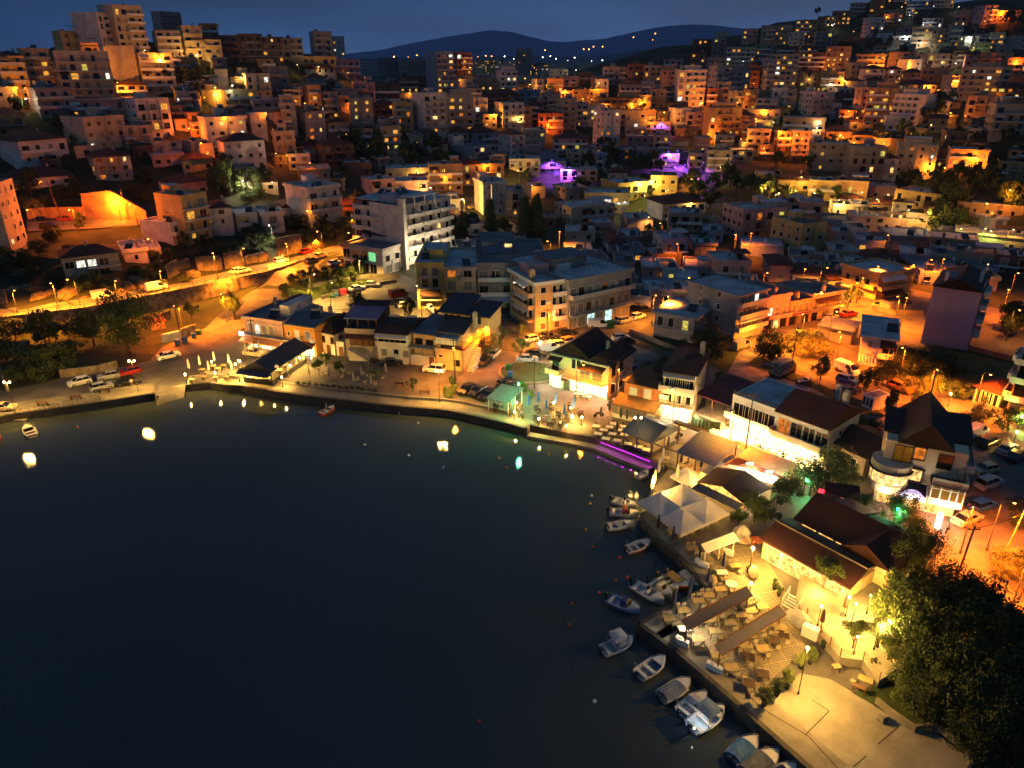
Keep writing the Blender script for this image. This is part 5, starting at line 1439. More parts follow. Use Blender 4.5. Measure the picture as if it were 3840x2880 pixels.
h = wb('higher taverna hall with crossed maroon gables and a bluish skylight', 34.6, 75.6, .6, -.8, 12, 8, 4.0, MATS['plaster_taverna'])
h.hip_roof(2.0, MAR, .4, gable='x'); h.hip_roof(1.7, MAR, .4, gable='y', x0=6.5, x1=11.5, y0=-.8, y1=5, z=4.1); mono(h, 2, 5.4, 4.4, 7.6, 5.9, 4.7, mat('skylight_panel', '#2c3450', .3), name='skylight'); h.shop('F', .5, 11.5, 3.0, .8, SHOPW, 5)
h.shop('R', 1, 7, .6, 1.8, SHOPW, 2); lt(h, 13.5, 3, 2.6, 'o', 900); lt(h, 6, -1, 3.6, 'y', 250)
h = wb('small kiosk with brown tiled roof and pink lantern by the street', 41.5, 83.5, .95, -.3, 3.6, 3.2, 2.5, MATS['plaster_taverna'], 'kiosk', 'kiosk'); h.hip_roof(1.0, M_['tile'], .35, gable='x'); h.win('F', 1.6, .3, 2.0, 1.8, SHOPW, FR); lt(h, 1.6, -1.2, 1.9, 'w', 350); lt(h, -.8, -.6, 2.2, 'r', 200)
mb = MB(); mb.box(-1.1, -.4, 2.0, -.5, .1, 3.2); put('lantern_sign', mb, mat('pink_sign', '#ff3050', .5, var=0, emis='#ff2a48', es=3), h.r)
# inland, left to right ------------------------------------------------------
# white tower block on the bend
h = hb('big white apartment block with wavy balconies and roof terraces', (357,250), (402,264), 13, 14.5, WALL['w'], 'apartment_block', 'apartment block', s=0, base=8)
pa = hit(403, 268); pb = hit(452, 252)
W_ = h.W; h.flat_roof(1.0, M_['flat'], WALL['w'], .2)
for fl in range(1, 5):
    z = fl*3.0; 
    mb = MB(); n = 12; out = [(i*W_/n, -1.5-.25*math.sin(i*1.3)) for i in range(n+1)]
    for za, zb, th in ((z-.18, z, None), (z, z+.9, .12)):
        if th is None: mb.prism([(p[0], p[1]) for p in out]+[(W_, -.005), (0, -.005)], za, zb)
        else: mb.loft([[(p[0],p[1],za),(p[0],p[1],zb),(p[0],p[1]+th,zb),(p[0],p[1]+th,za)] for p in out])
    put('balcony', mb, WALL['w'], h.r)
    for i in range(4): h.win('F', 1.5+i*(W_-3)/3, z+.1, 2.0, 2.1, LIT[2] if (fl == 2 and i == 2) else G_, FR)
h.awning('F', 3, W_-1, 8.6, 1.5, .8, M_['cloth_n']); mb = MB(); mb.box(1.5, 2, 14.6, W_-2, 11, 17); put('penthouse', mb, WALL['u'], h.r); mono(h, 1, W_-1.4, .4, 11.4, 17, 17.3, M_['flat'], name='penthouse_roof')
for i in range(4): link('window', win_mesh(1.6, 1.9, '', G_), h.r, (2.6+i*2.2, 1.94, 14.8))
h.heater(4, 8, 17.5); h.heater(7, 7, 17.5); h.antenna(5, 9, 17.3)
h2 = House('apartment_block', 'white apartment wing with many planted balconies right of the stair fin', 'apartment block', Vector((pa.x, pa.y, 2.2)), math.atan2(pb.y-pa.y, pb.x-pa.x), (pb-pa).to_2d().length if hasattr(pb-pa, 'to_2d') else math.hypot(pb.x-pa.x, pb.y-pa.y), 12, 17.5, WALL['w'], base=4)
W_ = h2.W; h2.flat_roof(.5, M_['flat'], WALL['w'])
for fl in range(1, 6):
    z = fl*3.0-.2
    for u0, u1 in ((1.4, W_*.36), (W_*.40, W_*.68), (W_*.72, W_-.2)): h2.balcony('F', u0, u1, z, 1.4 if fl < 5 else 2.2, 'solid', WALL['w'])
    for i in range(6): h2.win('F', 1.8+i*(W_-3)/5.2, z+.1, 1.3, 2.0, LIT[1] if (fl, i) in ((1, 2), (3, 4)) else (SH if (fl+i) % 3 == 0 else G_), FR)
mb = MB(); mb.box(-.6, -2.0, -3, .5, 0, 20); put('stair_fin', mb, WALL['w'], h2.r); mb = MB(); [mb.box(x, -1.9, 17.5, x+.25, -1.65, 20) for x in (4, 8, 12)]; mb.box(3, -2, 20, 14, 2, 20.2); put('roof_pergola', mb, WALL['w'], h2.r)
mb = MB(); mb.box(2, 3, 17.56, 13, 10, 20); put('penthouse', mb, WALL['u'], h2.r); h2.heater(5, 5, 20); h2.heater(8, 6, 20); h2.antenna(10, 8, 20)
for x, z in ((3, 1.5), (8, 1.5), (14, 1.2), (0, 5)): lt(h2, x, -6, z+2.5, 'w', 2800)
h3 = hb('low white showroom wing with green lit glass, open parking deck and corner sign', (344,264), (384,276), 12, 7.0, WALL['w'], 'showroom', 'showroom', s=0, base=4)
h3.flat_roof(.5, M_['flatd'], MATS['concrete_slab'], .5); W_ = h3.W
for i, u in enumerate((1.4, 4.6, 7.6)): h3.win('F', u, 3.6, 2.4, 2.4, G_, FR)
h3.win('F', 10.6, 3.6, 2.4, 2.4, mat('green_glow_room', '#80ffb0', .5, var=0, emis='#80e090', es=.9), FR); [h3.win('F', u, .4, 2.2, 2.3, G_, FR) for u in (8, 10.8)]; [h3.win('R', u, 3.6, 1.6, 1.6, G_, FR) for u in (2, 6)]; [h3.win('R', u, .3, 2.4, 2.2, SH, FR) for u in (2.4, 6)]; [ac(h3, 'R', u, 2.9) for u in (4, 8, 10)]
mb = MB(); mb.box(-.9, -.62, 6.5, 3.0, -.5, 7.7); sg = put('sign_board', mb, mat('sign_board', '#d8a860', .7), h3.r)
txt('ΛΟΕΥΒΑ', .75, M_['dframe'], sg, (1.1, -.63, 6.8), (math.pi/2, 0, 0)); 
# yellow-beige apartments
YE = mat('plaster_lemon', '#bfae62', .9, scale=.4); YD = mat('plaster_mustard', '#a88c34', .9, scale=.4)
def blk(label, x, y, a, W, D, H, wall, name='apartment_block', cat='apartment block', z=1.3, base=1.5): return House(name, label, cat, Vector((x, y, z)), R(a), W, D, H, wall, None, base)
h = blk('yellow apartment block with a tall mustard topped side wall above the yellow lit lot', -22.6, 170.5, 0, 6.4, 21, 11.2, YE)
h.flat_roof(.5, M_['flat'], over=.25); mb = MB(); h.fbox(mb, 'L', 0, 12, 7.5, 10.4, .01, .05); put('painted_band', mb, YD, h.r)
wins(h, 'L', [9], [12.5], .5, 1.6, G_, FR, ''); wins(h, 'L', [4.5], [5, 15], .6, .8, G_, FR, ''); wins(h, 'L', [.8], [16, 18], 1.2, .8, G_, DF, '')
for fl in range(1, 4): h.balcony('F', .6, 5.8, fl*2.8, 1.3, 'rail'); wins(h, 'F', [fl*2.8+.05], [2, 4.4], 1.4, 2.0, SH if fl % 2 else G_, FR, '')
h.awning('F', .8, 5.6, 5.3, 1.3, 1.3, M_['cloth_br']); mb = MB(); mb.box(2.8, 5, 11.26, 6, 9, 13.6); put('stair_house', mb, YE, h.r); mono(h, 2.5, 6.2, 4.6, 9.3, 13.6, 13.9, M_['flat'], name='stair_house_roof'); h.heater(1.8, 5, 11.3); h.heater(2, 9, 11.3, .4)
h = blk('beige apartment block with yellow balconies right of the yellow block', -15.9, 168.8, 0, 7.4, 20, 10.4, WALL['b'])
h.flat_roof(.6, M_['flat'], over=.2)
for fl in range(1, 4):
    for u0, u1, c in ((.2, 3.4, MATS['plaster_lemon']), (3.9, 7.2, WALL['b'])):
        h.balcony('F', u0, u1, fl*2.7, 1.3, 'solid' if fl != 2 else 'rail', c); h.win('F', (u0+u1)/2, fl*2.7+.05, 1.8, 2.0, LIT[4] if (fl == 3 and u0 < 1) else (SH if fl == 2 else G_), FR)
h.awning('F', .3, 3.3, 5.1, 1.2, 1.1, M_['cloth_br']); h.awning('F', 4, 7.1, 5.1, 1.2, 1.1, M_['cloth_br']); h.win('F', 2, .8, 1.8, 1.4, SH, FR); h.win('F', 6, 1, .9, .9, G_, FR); door(h, 'F', 4.2); h.heater(5, 4, 10.5, .3)
h = blk('long grey-white commercial building with pale continuous balconies and blue-black roof', -8.3, 171.5, 3, 17, 26, 10.6, WALL['g'], 'commercial_building', 'building')
h.flat_roof(.7, M_['flatd'], over=.2); h.balcony('F', .2, 16.8, 3.6, 1.6, 'solid', M_['white']); h.balcony('F', .2, 16.8, 7.2, 1.6, 'solid', M_['white'])
for i in range(6): h.win('F', 1.6+i*2.8, 7.3, 2.0, 2.1, G_ if i % 2 else SH, FR); h.win('F', 1.6+i*2.8, 3.7, 2.0, 2.1, SH if i % 2 else G_, FR)
mono(h, .4, 12, -4.2, -.1, 2.7, 3.3, mat('canopy_pale', '#aab2bb', .6), name='canopy'); mb = MB(); [mb.box(x, -4.0, -1, x+.15, -3.85, 2.7) for x in (.6, 4, 8, 11.8)]; put('post', mb, M_['rail'], h.r)
mb = MB(); mb.box(1.5, 12, 10.66, 9, 20, 13.6); put('roof_workshop', mb, WALL['u'], h.r); mono(h, 1.2, 9.3, 11.6, 20.3, 13.6, 14.0, M_['flatd'], name='workshop_roof'); link('window', win_mesh(1.8, .9, '', LIT[1]), h.r, (8, 11.95, 12.2)); mb = MB(); mb.box(14, 2, 10.66, 16.8, 8, 12.4); put('stair_house', mb, WALL['g'], h.r)
# corner block
h = hb('beige corner apartment block with awninged balconies, glowing orange at its foot', zp('6',455,1438), zp('6',718,1396), 13, 11.0, mat('plaster_peach', '#c2a274', .9, scale=.4), 'apartment_block', 'apartment block')
W_ = h.W; h.flat_roof(.6, M_['flat'], M_['white'], .5)
for fl in range(1, 4):
    z = fl*2.75; h.balcony('L', 4.2, 12.6, z, 1.5, 'solid' if fl > 1 else 'rail', h.wall); wins(h, 'L', [z+.05], [5.6, 8.2, 11], 1.5, 2.0, G_, FR, ''); wins(h, 'L', [z+.8], [1.6], 1.0, 1.2, SH, FR)
    h.awning('L', 5.4, 10.4, z+2.5, 1.4, .9, M_['cloth_w']); wins(h, 'F', [z+.7], [1.9], 1.1, 1.3, G_, FR); h.balcony('F', 3.9, W_+.1, z, 1.2, 'solid', M_['white']); h.win('F', 4.6, z+.05, .8, 2.1, LIT[1] if fl == 1 else G_, FR); h.win('F', 6.2, z+.05, .9, 2.1, G_, FR)
wins(h, 'F', [.7], [1.9, 5.4], 1.3, 1.4, M_['wood'], FR); ac(h, 'F', 3.2, 3.6); ac(h, 'F', 3.2, 6.4); h.chimney(.8, 3.2, 11, 2.2, 1.0, h.wall); mb = MB(); mb.box(2, 7, 11.1, 7, 12.4, 13.2); put('stair_house', mb, WALL['p'], h.r)
for i, u in enumerate((5, 6, 7.2, 8, 9, 10)): mb = MB(); x, y = h.face('L', u, 1.3)[0]; mb.ball((x, y, 3*2.75+1.4+.2*(i % 2)), .09, 6, 4); put('string_bulb', mb, M_['glow'], h.r)
lt(h, 2.5, -3.2, 3.2, 'o', 1300)
# grey hall with two lit windows
h = hb('large weathered grey three-storey hall with huge blue roof and two cyan lit windows', (567.5,331), (629,316.5), 24, 11.2, WALL['g'], 'commercial_building', 'building')
W_ = h.W; h.flat_roof(.5, M_['flat'], over=.4)
for fl, n in ((1, 8), (2, 8)):
    z = fl*3.7; h.balcony('F', .1, W_-.1, z, 1.5, 'rail' if fl == 1 else 'solid', M_['slab'])
    for i in range(n): h.win('F', 1.2+i*(W_-2.4)/(n-1), z+.1, 1.7, 2.1, SH if (i+fl) % 3 else G_, FR)
for i in range(7): h.win('F', 1.3+i*(W_-2.6)/6, .4, 1.9, 2.4, SHOPC if i in (2, 4) else SH, FR)
mb = MB(); mb.box(2, 9, 11.3, 12, 15, 13.8); put('plant_room', mb, WALL['g'], h.r); mono(h, 1.6, 12.4, 8.6, 15.4, 13.8, 14.1, M_['flatd'], name='plant_room_roof'); mb = MB(); mb.box(3, 7.6, 11.3, 6.5, 9, 12.9); put('cooling_unit', mb, M_['white'], h.r)
mb = MB()
for i in range(10): mb.box(9+i*1.4, 6, 11.3, 9.06+i*1.4, 6.06, 12.4); mb.box(9+i*1.4, 12, 11.3, 9.06+i*1.4, 12.06, 12.4)
mb.box(9, 6, 12.35, 21.6, 6.06, 12.42); mb.box(9, 12, 12.35, 21.6, 12.06, 12.42); put('roof_railing', mb, M_['rail'], h.r)
h = hb('grey two-storey flat-roofed house with one yellow window, beside the gravel lot', (653,337), (692,345), 12, 5.7, WALL['g'])
h.flat_roof(.35, M_['flat'], over=.7); h.balcony('F', -.3, h.W, 2.9, 1.2, 'rail'); [h.win('F', u, 3.0, 1.2, 2, LIT[2] if u > 6 else G_, FR) for u in (1.4, 3.8, 7.0)]; wins(h, 'R', [3.2], [3, 7], 1.6, 1.3, SH, FR); h.antenna(4, 6, 5.7, 2.2); h.heater(6.5, 5, 5.8)
h = hb('grey four-storey block with a blank left wall and scalloped balcony awnings', (733,343), (762,334.5), 14, 10.2, WALL['g'], 'apartment_block', 'apartment block')
W_ = h.W; h.flat_roof(.3, M_['flat'], over=.4)
for fl in (1, 2, 3): h.balcony('F', 0, W_, fl*2.7, 1.2, 'solid', M_['slab']); [h.win('F', u, fl*2.7+.1, 1.3, 2.0, LIT[3] if (fl == 3 and u > 5) else SH, FR) for u in (1.4, 3.6, 5.8)]; wins(h, 'L', [fl*2.7+.8], [4, 9], .9, 1.2, G_, FR)
h.awning('F', .2, W_-.2, 5.3, 1.1, .6, M_['cloth_w']); lt(h, 3, -3, 3, 'o', 1800)
for i, (a, b, H_, w, lb) in enumerate([((763,331),(786,327),7.6,'p','three-level pinkish house with a lit balcony niche left of the low shops'), ((787,327),(808,323),5.6,'o','orange-lit low house with shutters in the middle of the terrace'), ((809,323),(839,317),6.2,'b','long beige house with brown awnings at the orange street bend')]):
    h = hb(lb, a, b, 11, H_, WALL[w], z=1.4); h.flat_roof(.5, M_['flatd'], over=.3); h.balcony('F', 0, h.W, 3, 1.3, 'rail' if i else 'solid', h.wall); n = 3
    for k in range(n): h.win('F', 1.2+k*(h.W-2.4)/(n-1), 3.1, 1.3, 1.9, LIT[3] if (i == 0 and k == 0) else SH, FR); h.win('F', 1.2+k*(h.W-2.4)/(n-1), .3, 1.6, 2, LIT[1] if (i == 0 and k == 1) else (SH if k % 2 else G_), DF)
    if i == 2: h.awning('F', .5, h.W-.5, 5.6, 1.2, .8, M_['cloth_br'])
    h.chimney(h.W*.4, .8, H_, 1.8, .7, h.wall); lt(h, h.W/2, -5, 5, 's', 2600)
h = hb('corner house with pale awnings, brightly lit orange at the street crossing', zp('7',862,955), zp('7',1122,1038), 12, 6.8, WALL['y'], z=2)
h.flat_roof(.6, M_['flat'], over=.5); h.balcony('F', 0, h.W, 3.3, 1.3, 'solid', h.wall); h.balcony('R', 0, 9, 3.3, 1.3, 'solid', h.wall); h.awning('R', .3, 8.5, 6.5, 1.3, 1.0, M_['cloth_w']); h.awning('R', .3, 8.5, 3.0, 1.5, 1.0, M_['cloth_br']); h.awning('F', .5, 5, 3.1, 1.4, .8, M_['cloth_w'])
wins(h, 'F', [3.5], [2, 5, 8], 1.3, 1.8, G_, FR, ''); wins(h, 'F', [.6], [3, 7], 1.5, 1.4, SH, FR)
# lilac gable block
LIL = mat('plaster_lilac', '#a898ac', .9, var=.35, scale=.18, c2='#8c8088', bump=.2)
h = hb('tall bare lilac-grey gable wall block standing alone by the dark field', (920,344), (966.5,352.5), 15, 12.6, LIL, 'apartment_block', 'apartment block', z=1.6)
W_ = h.W; h.hip_roof(2.0, M_['tiledark'], .3, gable='y'); 
mb = MB(); h.fbox(mb, 'R', 0, 15, 0, 12.5, .01, .06); put('brick_facing', mb, mat('brick_red', '#7c4636', .9), h.r)
for fl in (1, 2, 3, 4): h.balcony('R', 2, 8, fl*2.9, 1.3, 'solid', M_['white']); wins(h, 'R', [fl*2.9+.1], [3.2, 6.4], 1.4, 2, SH, FR, '', )
wins(h, 'R', [3.9, 6.8, 9.7], [11], 1.2, 1.4, G_, FR, ''); h.chimney(1.8, 2, 13, 2, .6, WALL['w']); h.chimney(W_-1, 6, 13, 1.8, .6, WALL['w']); h.chimney(W_-1, 8, 13, 1.8, .6, WALL['w'])
mb = MB(); mb.box(1.6, 2.2, 13.7, 3.6, 8, 14.3); put('skylight_strip', mb, M_['flatd'], h.r)
h = hb('white cubic house with blue roof, stepped terrace and bare brick right wall', zp('E',655,555), zp('E',960,600), 13, 6.4, WALL['w'])
W_ = h.W; h.flat_roof(.25, M_['flat'], over=.6); mb = MB(); h.fbox(mb, 'R', .2, 13, 0, 6, .01, .05); put('brick_side', mb, mat('brick_rough', '#8a6048', .95, var=.5, scale=2), h.r); h.win('F', 1.5, 4.3, .9, 1.1, SH, FR); h.balcony('F', 3, W_, 3.2, 2.4, 'solid', WALL['w']); h.win('F', 5, 3.4, 2.4, 2, G_, FR); h.awning('F', 3.2, W_, 6.1, 1.5, 1.1, M_['cloth_br']); [h.win('F', u, .1, 1.1, 2, G_, FR) for u in (4, 6.5)]
mb = MB(); [mb.box(.0+i*.55, -4.6, 2.6, .12+i*.55, -.2, 2.75) for i in range(6)]; mb.box(-.1, -4.6, 2.4, 3.2, -4.45, 2.6); [mb.box(x, -4.55, 0, x+.12, -4.43, 2.4) for x in (0, 3)]; put('pergola', mb, M_['white'], h.r); h.heater(5, 5, 6.5)
h = hb('grey-blue low shed roof behind the white cubic house', zp('E',280,300), zp('E',590,360), 6, 2.8, WALL['g'], 'shed', 'shed', z=1.6); mono(h, 0, h.W, 0, 6, 2.9, 3.3, mat('shed_roof_blue', '#5c6a7e', .7))
h = hb('white site cabin with three narrow windows on the gravel yard', (861.3,406.8), (871.7,411.6), 3.8, 2.5, M_['white'], 'cabin', 'cabin'); h.flat_roof(.05, M_['flatd'], over=.05); [h.win('F', u*h.W/3+h.W/6, .7, .42, 1.4, G_, FR) for u in range(3)]
h = hb('glass veranda house with a brown-red hip roof among garden plants', (972,402), (997,411), 7, 3.0, WALL['b'], z=1.5); h.hip_roof(1.2, M_['tile'], .4); [h.win('F', .8+i*(h.W-1.6)/4, .3, .9, 2.3, G_, FR) for i in range(5)]; lt(h, 3, -1.6, 2.4, 'o', 350)
h = hb('brown glazed apartment block with pale balconies cut by the picture edge', (1005,414), (1052,426), 12, 13.4, WALL['n'], 'apartment_block', 'apartment block', z=1.5); h.flat_roof(.6)
for fl in (1, 2, 3): h.balcony('F', -.6, h.W, fl*3.2, 1.6, 'solid', M_['white']); [h.win('F', 1+i*1.8, fl*3.2+.1, 1.5, 2.3, G_, M_['wood']) for i in range(4)]; h.balcony('L', 7, 12, fl*3.2, 1.2, 'solid', M_['white'])
h = hb('orange lit ruined yard hut by the waste bins', zp('A',1400,345), zp('A',1530,320), 4, 1.6, STONE, 'hut', 'hut', z=1.3); mono(h, 0, h.W, 0, 4, 1.7, 2.1, mat('rusty_sheet', '#8a5030', .8))
h = hb('cream villa with dark brown hip roof and white-lit windows above the upper road', (67,283), (122,271), 8, 6.0, WALL['b'], 'villa', 'villa', s=0, base=4)
h.hip_roof(1.7, M_['tiledark'], .5); [h.win('F', u, 3.3, 1.8, 1.6, LIT[3] if i in (1, 2) else G_, FR) for i, u in enumerate((1.4, 3.8, 6.2, 8.8))]; h.balcony('F', 5, h.W, 3.0, 1.2, 'rail'); [h.win('F', u, .2, 2, 2.2, G_, FR) for u in (6, 8.6)]; h.chimney(6, 4, 6.6, 1.8)
# ---------------------------------------------------------------- tents, tables, chairs, parasols
def tent(label, a, b, D, H, rise, m, axis, nx=3, panel=0, name='canopy_tent', z=1.33, valance=.25, wall_=M_['dframe'], e=.25):
    h = hb(label, a, b, D, 0, m, name, 'canopy', z=z); h.H = H; W_ = h.W
    if axis == 'm': mono(h, 0, W_, 0, D, H, H+rise, m, e=e, th=.06)
    else: h.hip_roof(rise, m, e, gable=axis, z=H)
    for i in range(nx):
        x = .06+i*(W_-.12)/(nx-1)
        for y in (.06, D/2, D-.06):
            if y == D/2 and 0 < i < nx-1: continue
            mb = MB(); mb.box(x-.06, y-.06, -.1, x+.06, y+.06, H+(rise*y/D if axis == 'm' else 0)); put('post', mb, wall_, h.r)
    if panel:
        mb = MB(); mb.box(0, -.02, 0, W_, .04, panel); mb.box(W_-.05, .05, 0, W_+.01, D*.9, panel); put('side_panel', mb, M_['cloth_k'] if panel < 1.5 else m, h.r)
    return h
NAVR = mat('tent_roof_navy', '#333848', .6, var=.2, scale=1, wave=('X', 2.2, .75)); BLUR = mat('tent_roof_blue', '#33405c', .6, var=.2, scale=.5); GRYR = mat('tent_roof_grey', '#8b8f90', .6, wave=('X', 3, .7))
t1 = tent('open cafe tent with dark ribbed gable roof on the left quay, glowing inside', zp('B',183,1058), zp('B',478,1098), 13, 2.7, 1.7, NAVR, 'y', 3, 1.0)
for x, y in ((1.5, 2), (4.5, 2), (2, 6), (5, 7), (3, 11)): lt(t1, x, y, 2.4, 'y', 260)
mono(t1, -.3, t1.W+.3, -1.6, -.1, 2.3, 2.7, BLUR, e=.1, th=.05, name='front_canopy')
mb = MB(); mb.lathe([(.05,0),(.3,.1),(.42,.3)], 10, (0,0)); o = put('satellite_dish', mb, M_['white'], t1.r); o.location = (t1.W, 2, 3.0); o.rotation_euler = (R(70), 0, R(20))
t2 = tent('grey pergola canopy over the cafe at the quay corner under green lamps', zp('C',775,1085), zp('C',985,1130), 5.5, 2.5, .3, GRYR, 'm', 2, 0, 'pergola', wall_=M_['frame'])
t3 = tent('dark blue gabled tent over lit white tables beside the magenta lit quay', zp('D',236,1175), zp('D',520,1300), 7, 2.6, 1.5, BLUR, 'x', 3, .8)
for x, y in ((1.5, 2), (5, 2), (3, 5), (7, 5)): lt(t3, x, y, 2.3, 'y', 300)
t4 = tent('slanted slate blue awning over orange lit tables left of the tiled kitchen roof', zp('D',790,1405), zp('D',1165,1545), 7, 2.7, .8, mat('awning_slate', '#3c5474', .7), 'm', 3, 0, 'awning_frame')
for x in (2, 5, 8): lt(t4, x, 2, 2.3, 'o', 420)
tf = hb('open dark pergola frame between the blue tent and the slate awning', zp('D',530,1300), zp('D',790,1400), 8, 0, M_['dframe'], 'pergola', 'pergola'); mb = MB()
for x in (0, tf.W): mb.box(x-.06, 0, 2.6, x+.06, 8, 2.72); [mb.box(x-.06, y-.06, 0, x+.06, y+.06, 2.6) for y in (.1, 7.9)]
for y in (0, 8): mb.box(0, y-.06, 2.6, tf.W, y+.06, 2.72)
put('frame', mb, M_['dframe'], tf.r); mb = MB(); mb.box(-1, 7.6, 2.75, tf.W+.5, 8.6, 3.1); put('rolled_canvas', mb, M_['cloth_k'], tf.r); lt(tf, 3, 4, 2.5, 'y', 500)
COR = mat('corrugated_rust', '#8c4a34', .7, var=.3, scale=.7, wave=('X', 3.0, .45))
def quadroof(h, pts, m, name='roof', th=.1):
    L_ = [h.r.matrix_world.inverted() @ p if False else None for p in pts]
    M4 = Matrix.Translation(h.r.location) @ Matrix.Rotation(h.r.rotation_euler.z, 4, 'Z'); Mi = M4.inverted(); q = [Mi @ p for p in pts]
    mb = MB(); n = len(q); mb.add([tuple(v) for v in q]+[(v.x, v.y, v.z-th) for v in q], [tuple(range(n)), tuple(range(2*n-1, n-1, -1))]+[(i, n+i, n+(i+1) % n, (i+1) % n) for i in range(n)]); return put(name, mb, m, h.r)
h = hb('long kitchen shed with rust red corrugated roof under two floodlights', zp('D',1265,1560), zp('D',1760,1740), 8, 2.6, MATS['plaster_taverna'], 'kitchen_shed', 'shed')
quadroof(h, [atz('D',1228,1385,3.6), atz('D',1760,1600,3.4), atz('D',1940,1500,3.9), atz('D',1435,1285,4.3)], COR)
for (X, Y) in ((1550, 1345), (1750, 1428)):
    p = atz('D', X, Y, 4.6); mb = MB(); mb.box(-.5, -.15, -.12, .5, .15, .12); mb.cyl((0, .1, -1.2), (0, .1, 0), .04); o = thing('floodlight', f"glaring floodlight {'nearer the utility pole' if X < 1600 else 'further down the roof'} above the rust red corrugated roof", 'floodlight', p, 0, 'floodlights'); put('housing', mb, M_['rail'], o); g2 = MB(); g2.box(-.45, -.2, -.1, .45, -.155, .1); put('lamp_glass', g2, M_['gloww'], o); light((0, -.6, .2), 'w', 1500, o)
h = hb('taverna hall with maroon corrugated gable roof between awnings and parasols', zp('F',1030,310), zp('F',1440,510), 7.5, 2.5, MATS['plaster_taverna'], 'taverna', 'restaurant')
quadroof(h, [atz('F',1012,262,3.6), atz('F',1245,302,5.0), atz('F',1460,158,5.2), atz('F',1200,125,3.8)], MAR); quadroof(h, [atz('F',1247,303,5.0), atz('F',1440,455,3.5), atz('F',1695,322,3.6), atz('F',1462,158,5.2)], MAR, 'roof_slope')
quadroof(h, [atz('F',965,320,2.9), atz('F',1380,520,2.9), atz('F',1450,470,3.3), atz('F',1030,268,3.4)], mat('awning_grey_blue', '#5a6474', .7), 'front_awning', .05); h.shop('F', .5, h.W-.5, .3, 1.8, SHOPW, 5); h.shop('R', 1, 7, .5, 1.9, SHOP, 2)
for x in (1, 4, 7): lt(h, x, -1.2, 2.3, 'y', 450)
lt(h, h.W+1.2, 2, 2.2, 'w', 500)
# parasols ------------------------------------------------------------------
def open_parasol(label, c4, peak, zr=2.75, zp_=4.7, m=None, group='open square parasols'):
    q = [at(a, b, zr) for a, b in c4]; c = sum(q, Vector())/4; b0 = Vector((c.x, c.y, 1.33)); t = thing('open_parasol', label, 'parasol', b0, 0, group)
    mb = MB(); pk = Vector((0, 0, zp_-1.33)); vs = []
    loc = [v-b0 for v in q]
    for v in loc: vs.append(tuple(v))
    for i in range(4): vs.append(tuple((loc[i]+loc[(i+1) % 4])/2+Vector((0,0,.06))))
    vs.append(tuple(pk)); fs = []
    for i in range(4): fs += [(i, 4+i, 8), (4+i, (i+1) % 4, 8)]
    n = len(vs); vs += [(x, y, z-.05) for x, y, z in vs]; fs += [tuple(reversed([k+n for k in f])) for f in fs[:8]]
    put('canopy', mb.add(vs, fs), m or M_['cloth_w'], t); v = MB()
    for i in range(4): a, b = loc[i], loc[(i+1) % 4]; v.add([a, b, b-Vector((0,0,.3)), a-Vector((0,0,.3))], [(0,1,2,3)])
    put('valance', v, m or M_['cloth_w'], t); p = MB(); p.cyl((0,0,0), (0,0,zp_-1.4), .06); p.box(-.45,-.45,0,.45,.45,.12); put('pole', p, M_['polem'], t); 
    mb = MB(); mb.add([(.25,-.25,zp_-1.5),(.25,.25,zp_-1.5),(-.25,.25,zp_-1.5),(-.25,-.25,zp_-1.5),(0,0,zp_-1.2)], [(0,1,4),(1,2,4),(2,3,4),(3,0,4)]); put('vent_cap', mb, m or M_['cloth_w'], t); return t
fz = lambda X, Y: zp('F', X, Y)
A_, B_, C_, D_ = (460,448), (875,292), (1318,552), (870,755); AB, BC, CD, DA, O_ = (665,372), (1095,425), (1095,655), (675,600), (872,500)
for (q, lb) in (((A_, DA, O_, AB), 'large white square parasol nearest the moored boats, one of four joined'), ((AB, O_, BC, B_), 'large white square parasol lit bright from behind, one of four joined'), ((DA, D_, CD, O_), 'large white square parasol nearest the camera, one of four joined'), ((O_, CD, C_, BC), 'large white square parasol nearest the taverna hall, one of four joined')): open_parasol(lb, [fz(*p) for p in q], None)
open_parasol('smaller white square parasol alone beside the slate blue awning', [fz(*p) for p in ((770,208),(965,310),(1080,215),(925,128))], None, 2.5, 3.5)
_pc = {}
def closed_parasol(label, p, h, m, group, col2=None, lean=0):
    k = (round(h, 1), m.name)
    if k not in _pc:
        a = MB(); a.cyl((0,0,0),(0,0,h),.035,n=6); a.box(-.3,-.3,0,.3,.3,.08)
        b = MB(); n = 10; rings = []
        for t, r in ((.36,.1),(.42,.2),(.6,.19),(.8,.15),(.93,.1),(1.0,.02)):
            rings.append([((r*(1+.3*math.cos(i*math.pi*5/ n*2/1)))*math.cos(2*math.pi*i/n)*(1.25 if i % 2 else .85), r*math.sin(2*math.pi*i/n)*(1.25 if i % 2 else .85), h*t+.03) for i in range(n)])
        b.loft(rings); _pc[k] = (a.mesh('pole', M_['polem']), b.mesh('folded_canopy', m))
    t = thing('closed_parasol', label, 'parasol', p, rnd.uniform(0, 3), group); link('pole', _pc[k][0], t); link('folded_canopy', _pc[k][1], t)
    if lean: t.rotation_euler = (0, lean, t.rotation_euler.z)
    return t
def series(zn, pts, lab, fn, **k):
    for i, p in enumerate(pts): fn(lab.format(ORD[i]), at(*zp(zn, *p), 1.34), **k)
series('C', [(1297,1050),(1195,1085),(1377,1130),(1475,1055),(1660,1105),(1565,1185)], 'folded royal blue parasol on the quay cafe, {0} counted from the pergola', closed_parasol, h=3.1, m=M_['cloth_b'], group='blue folded parasols')
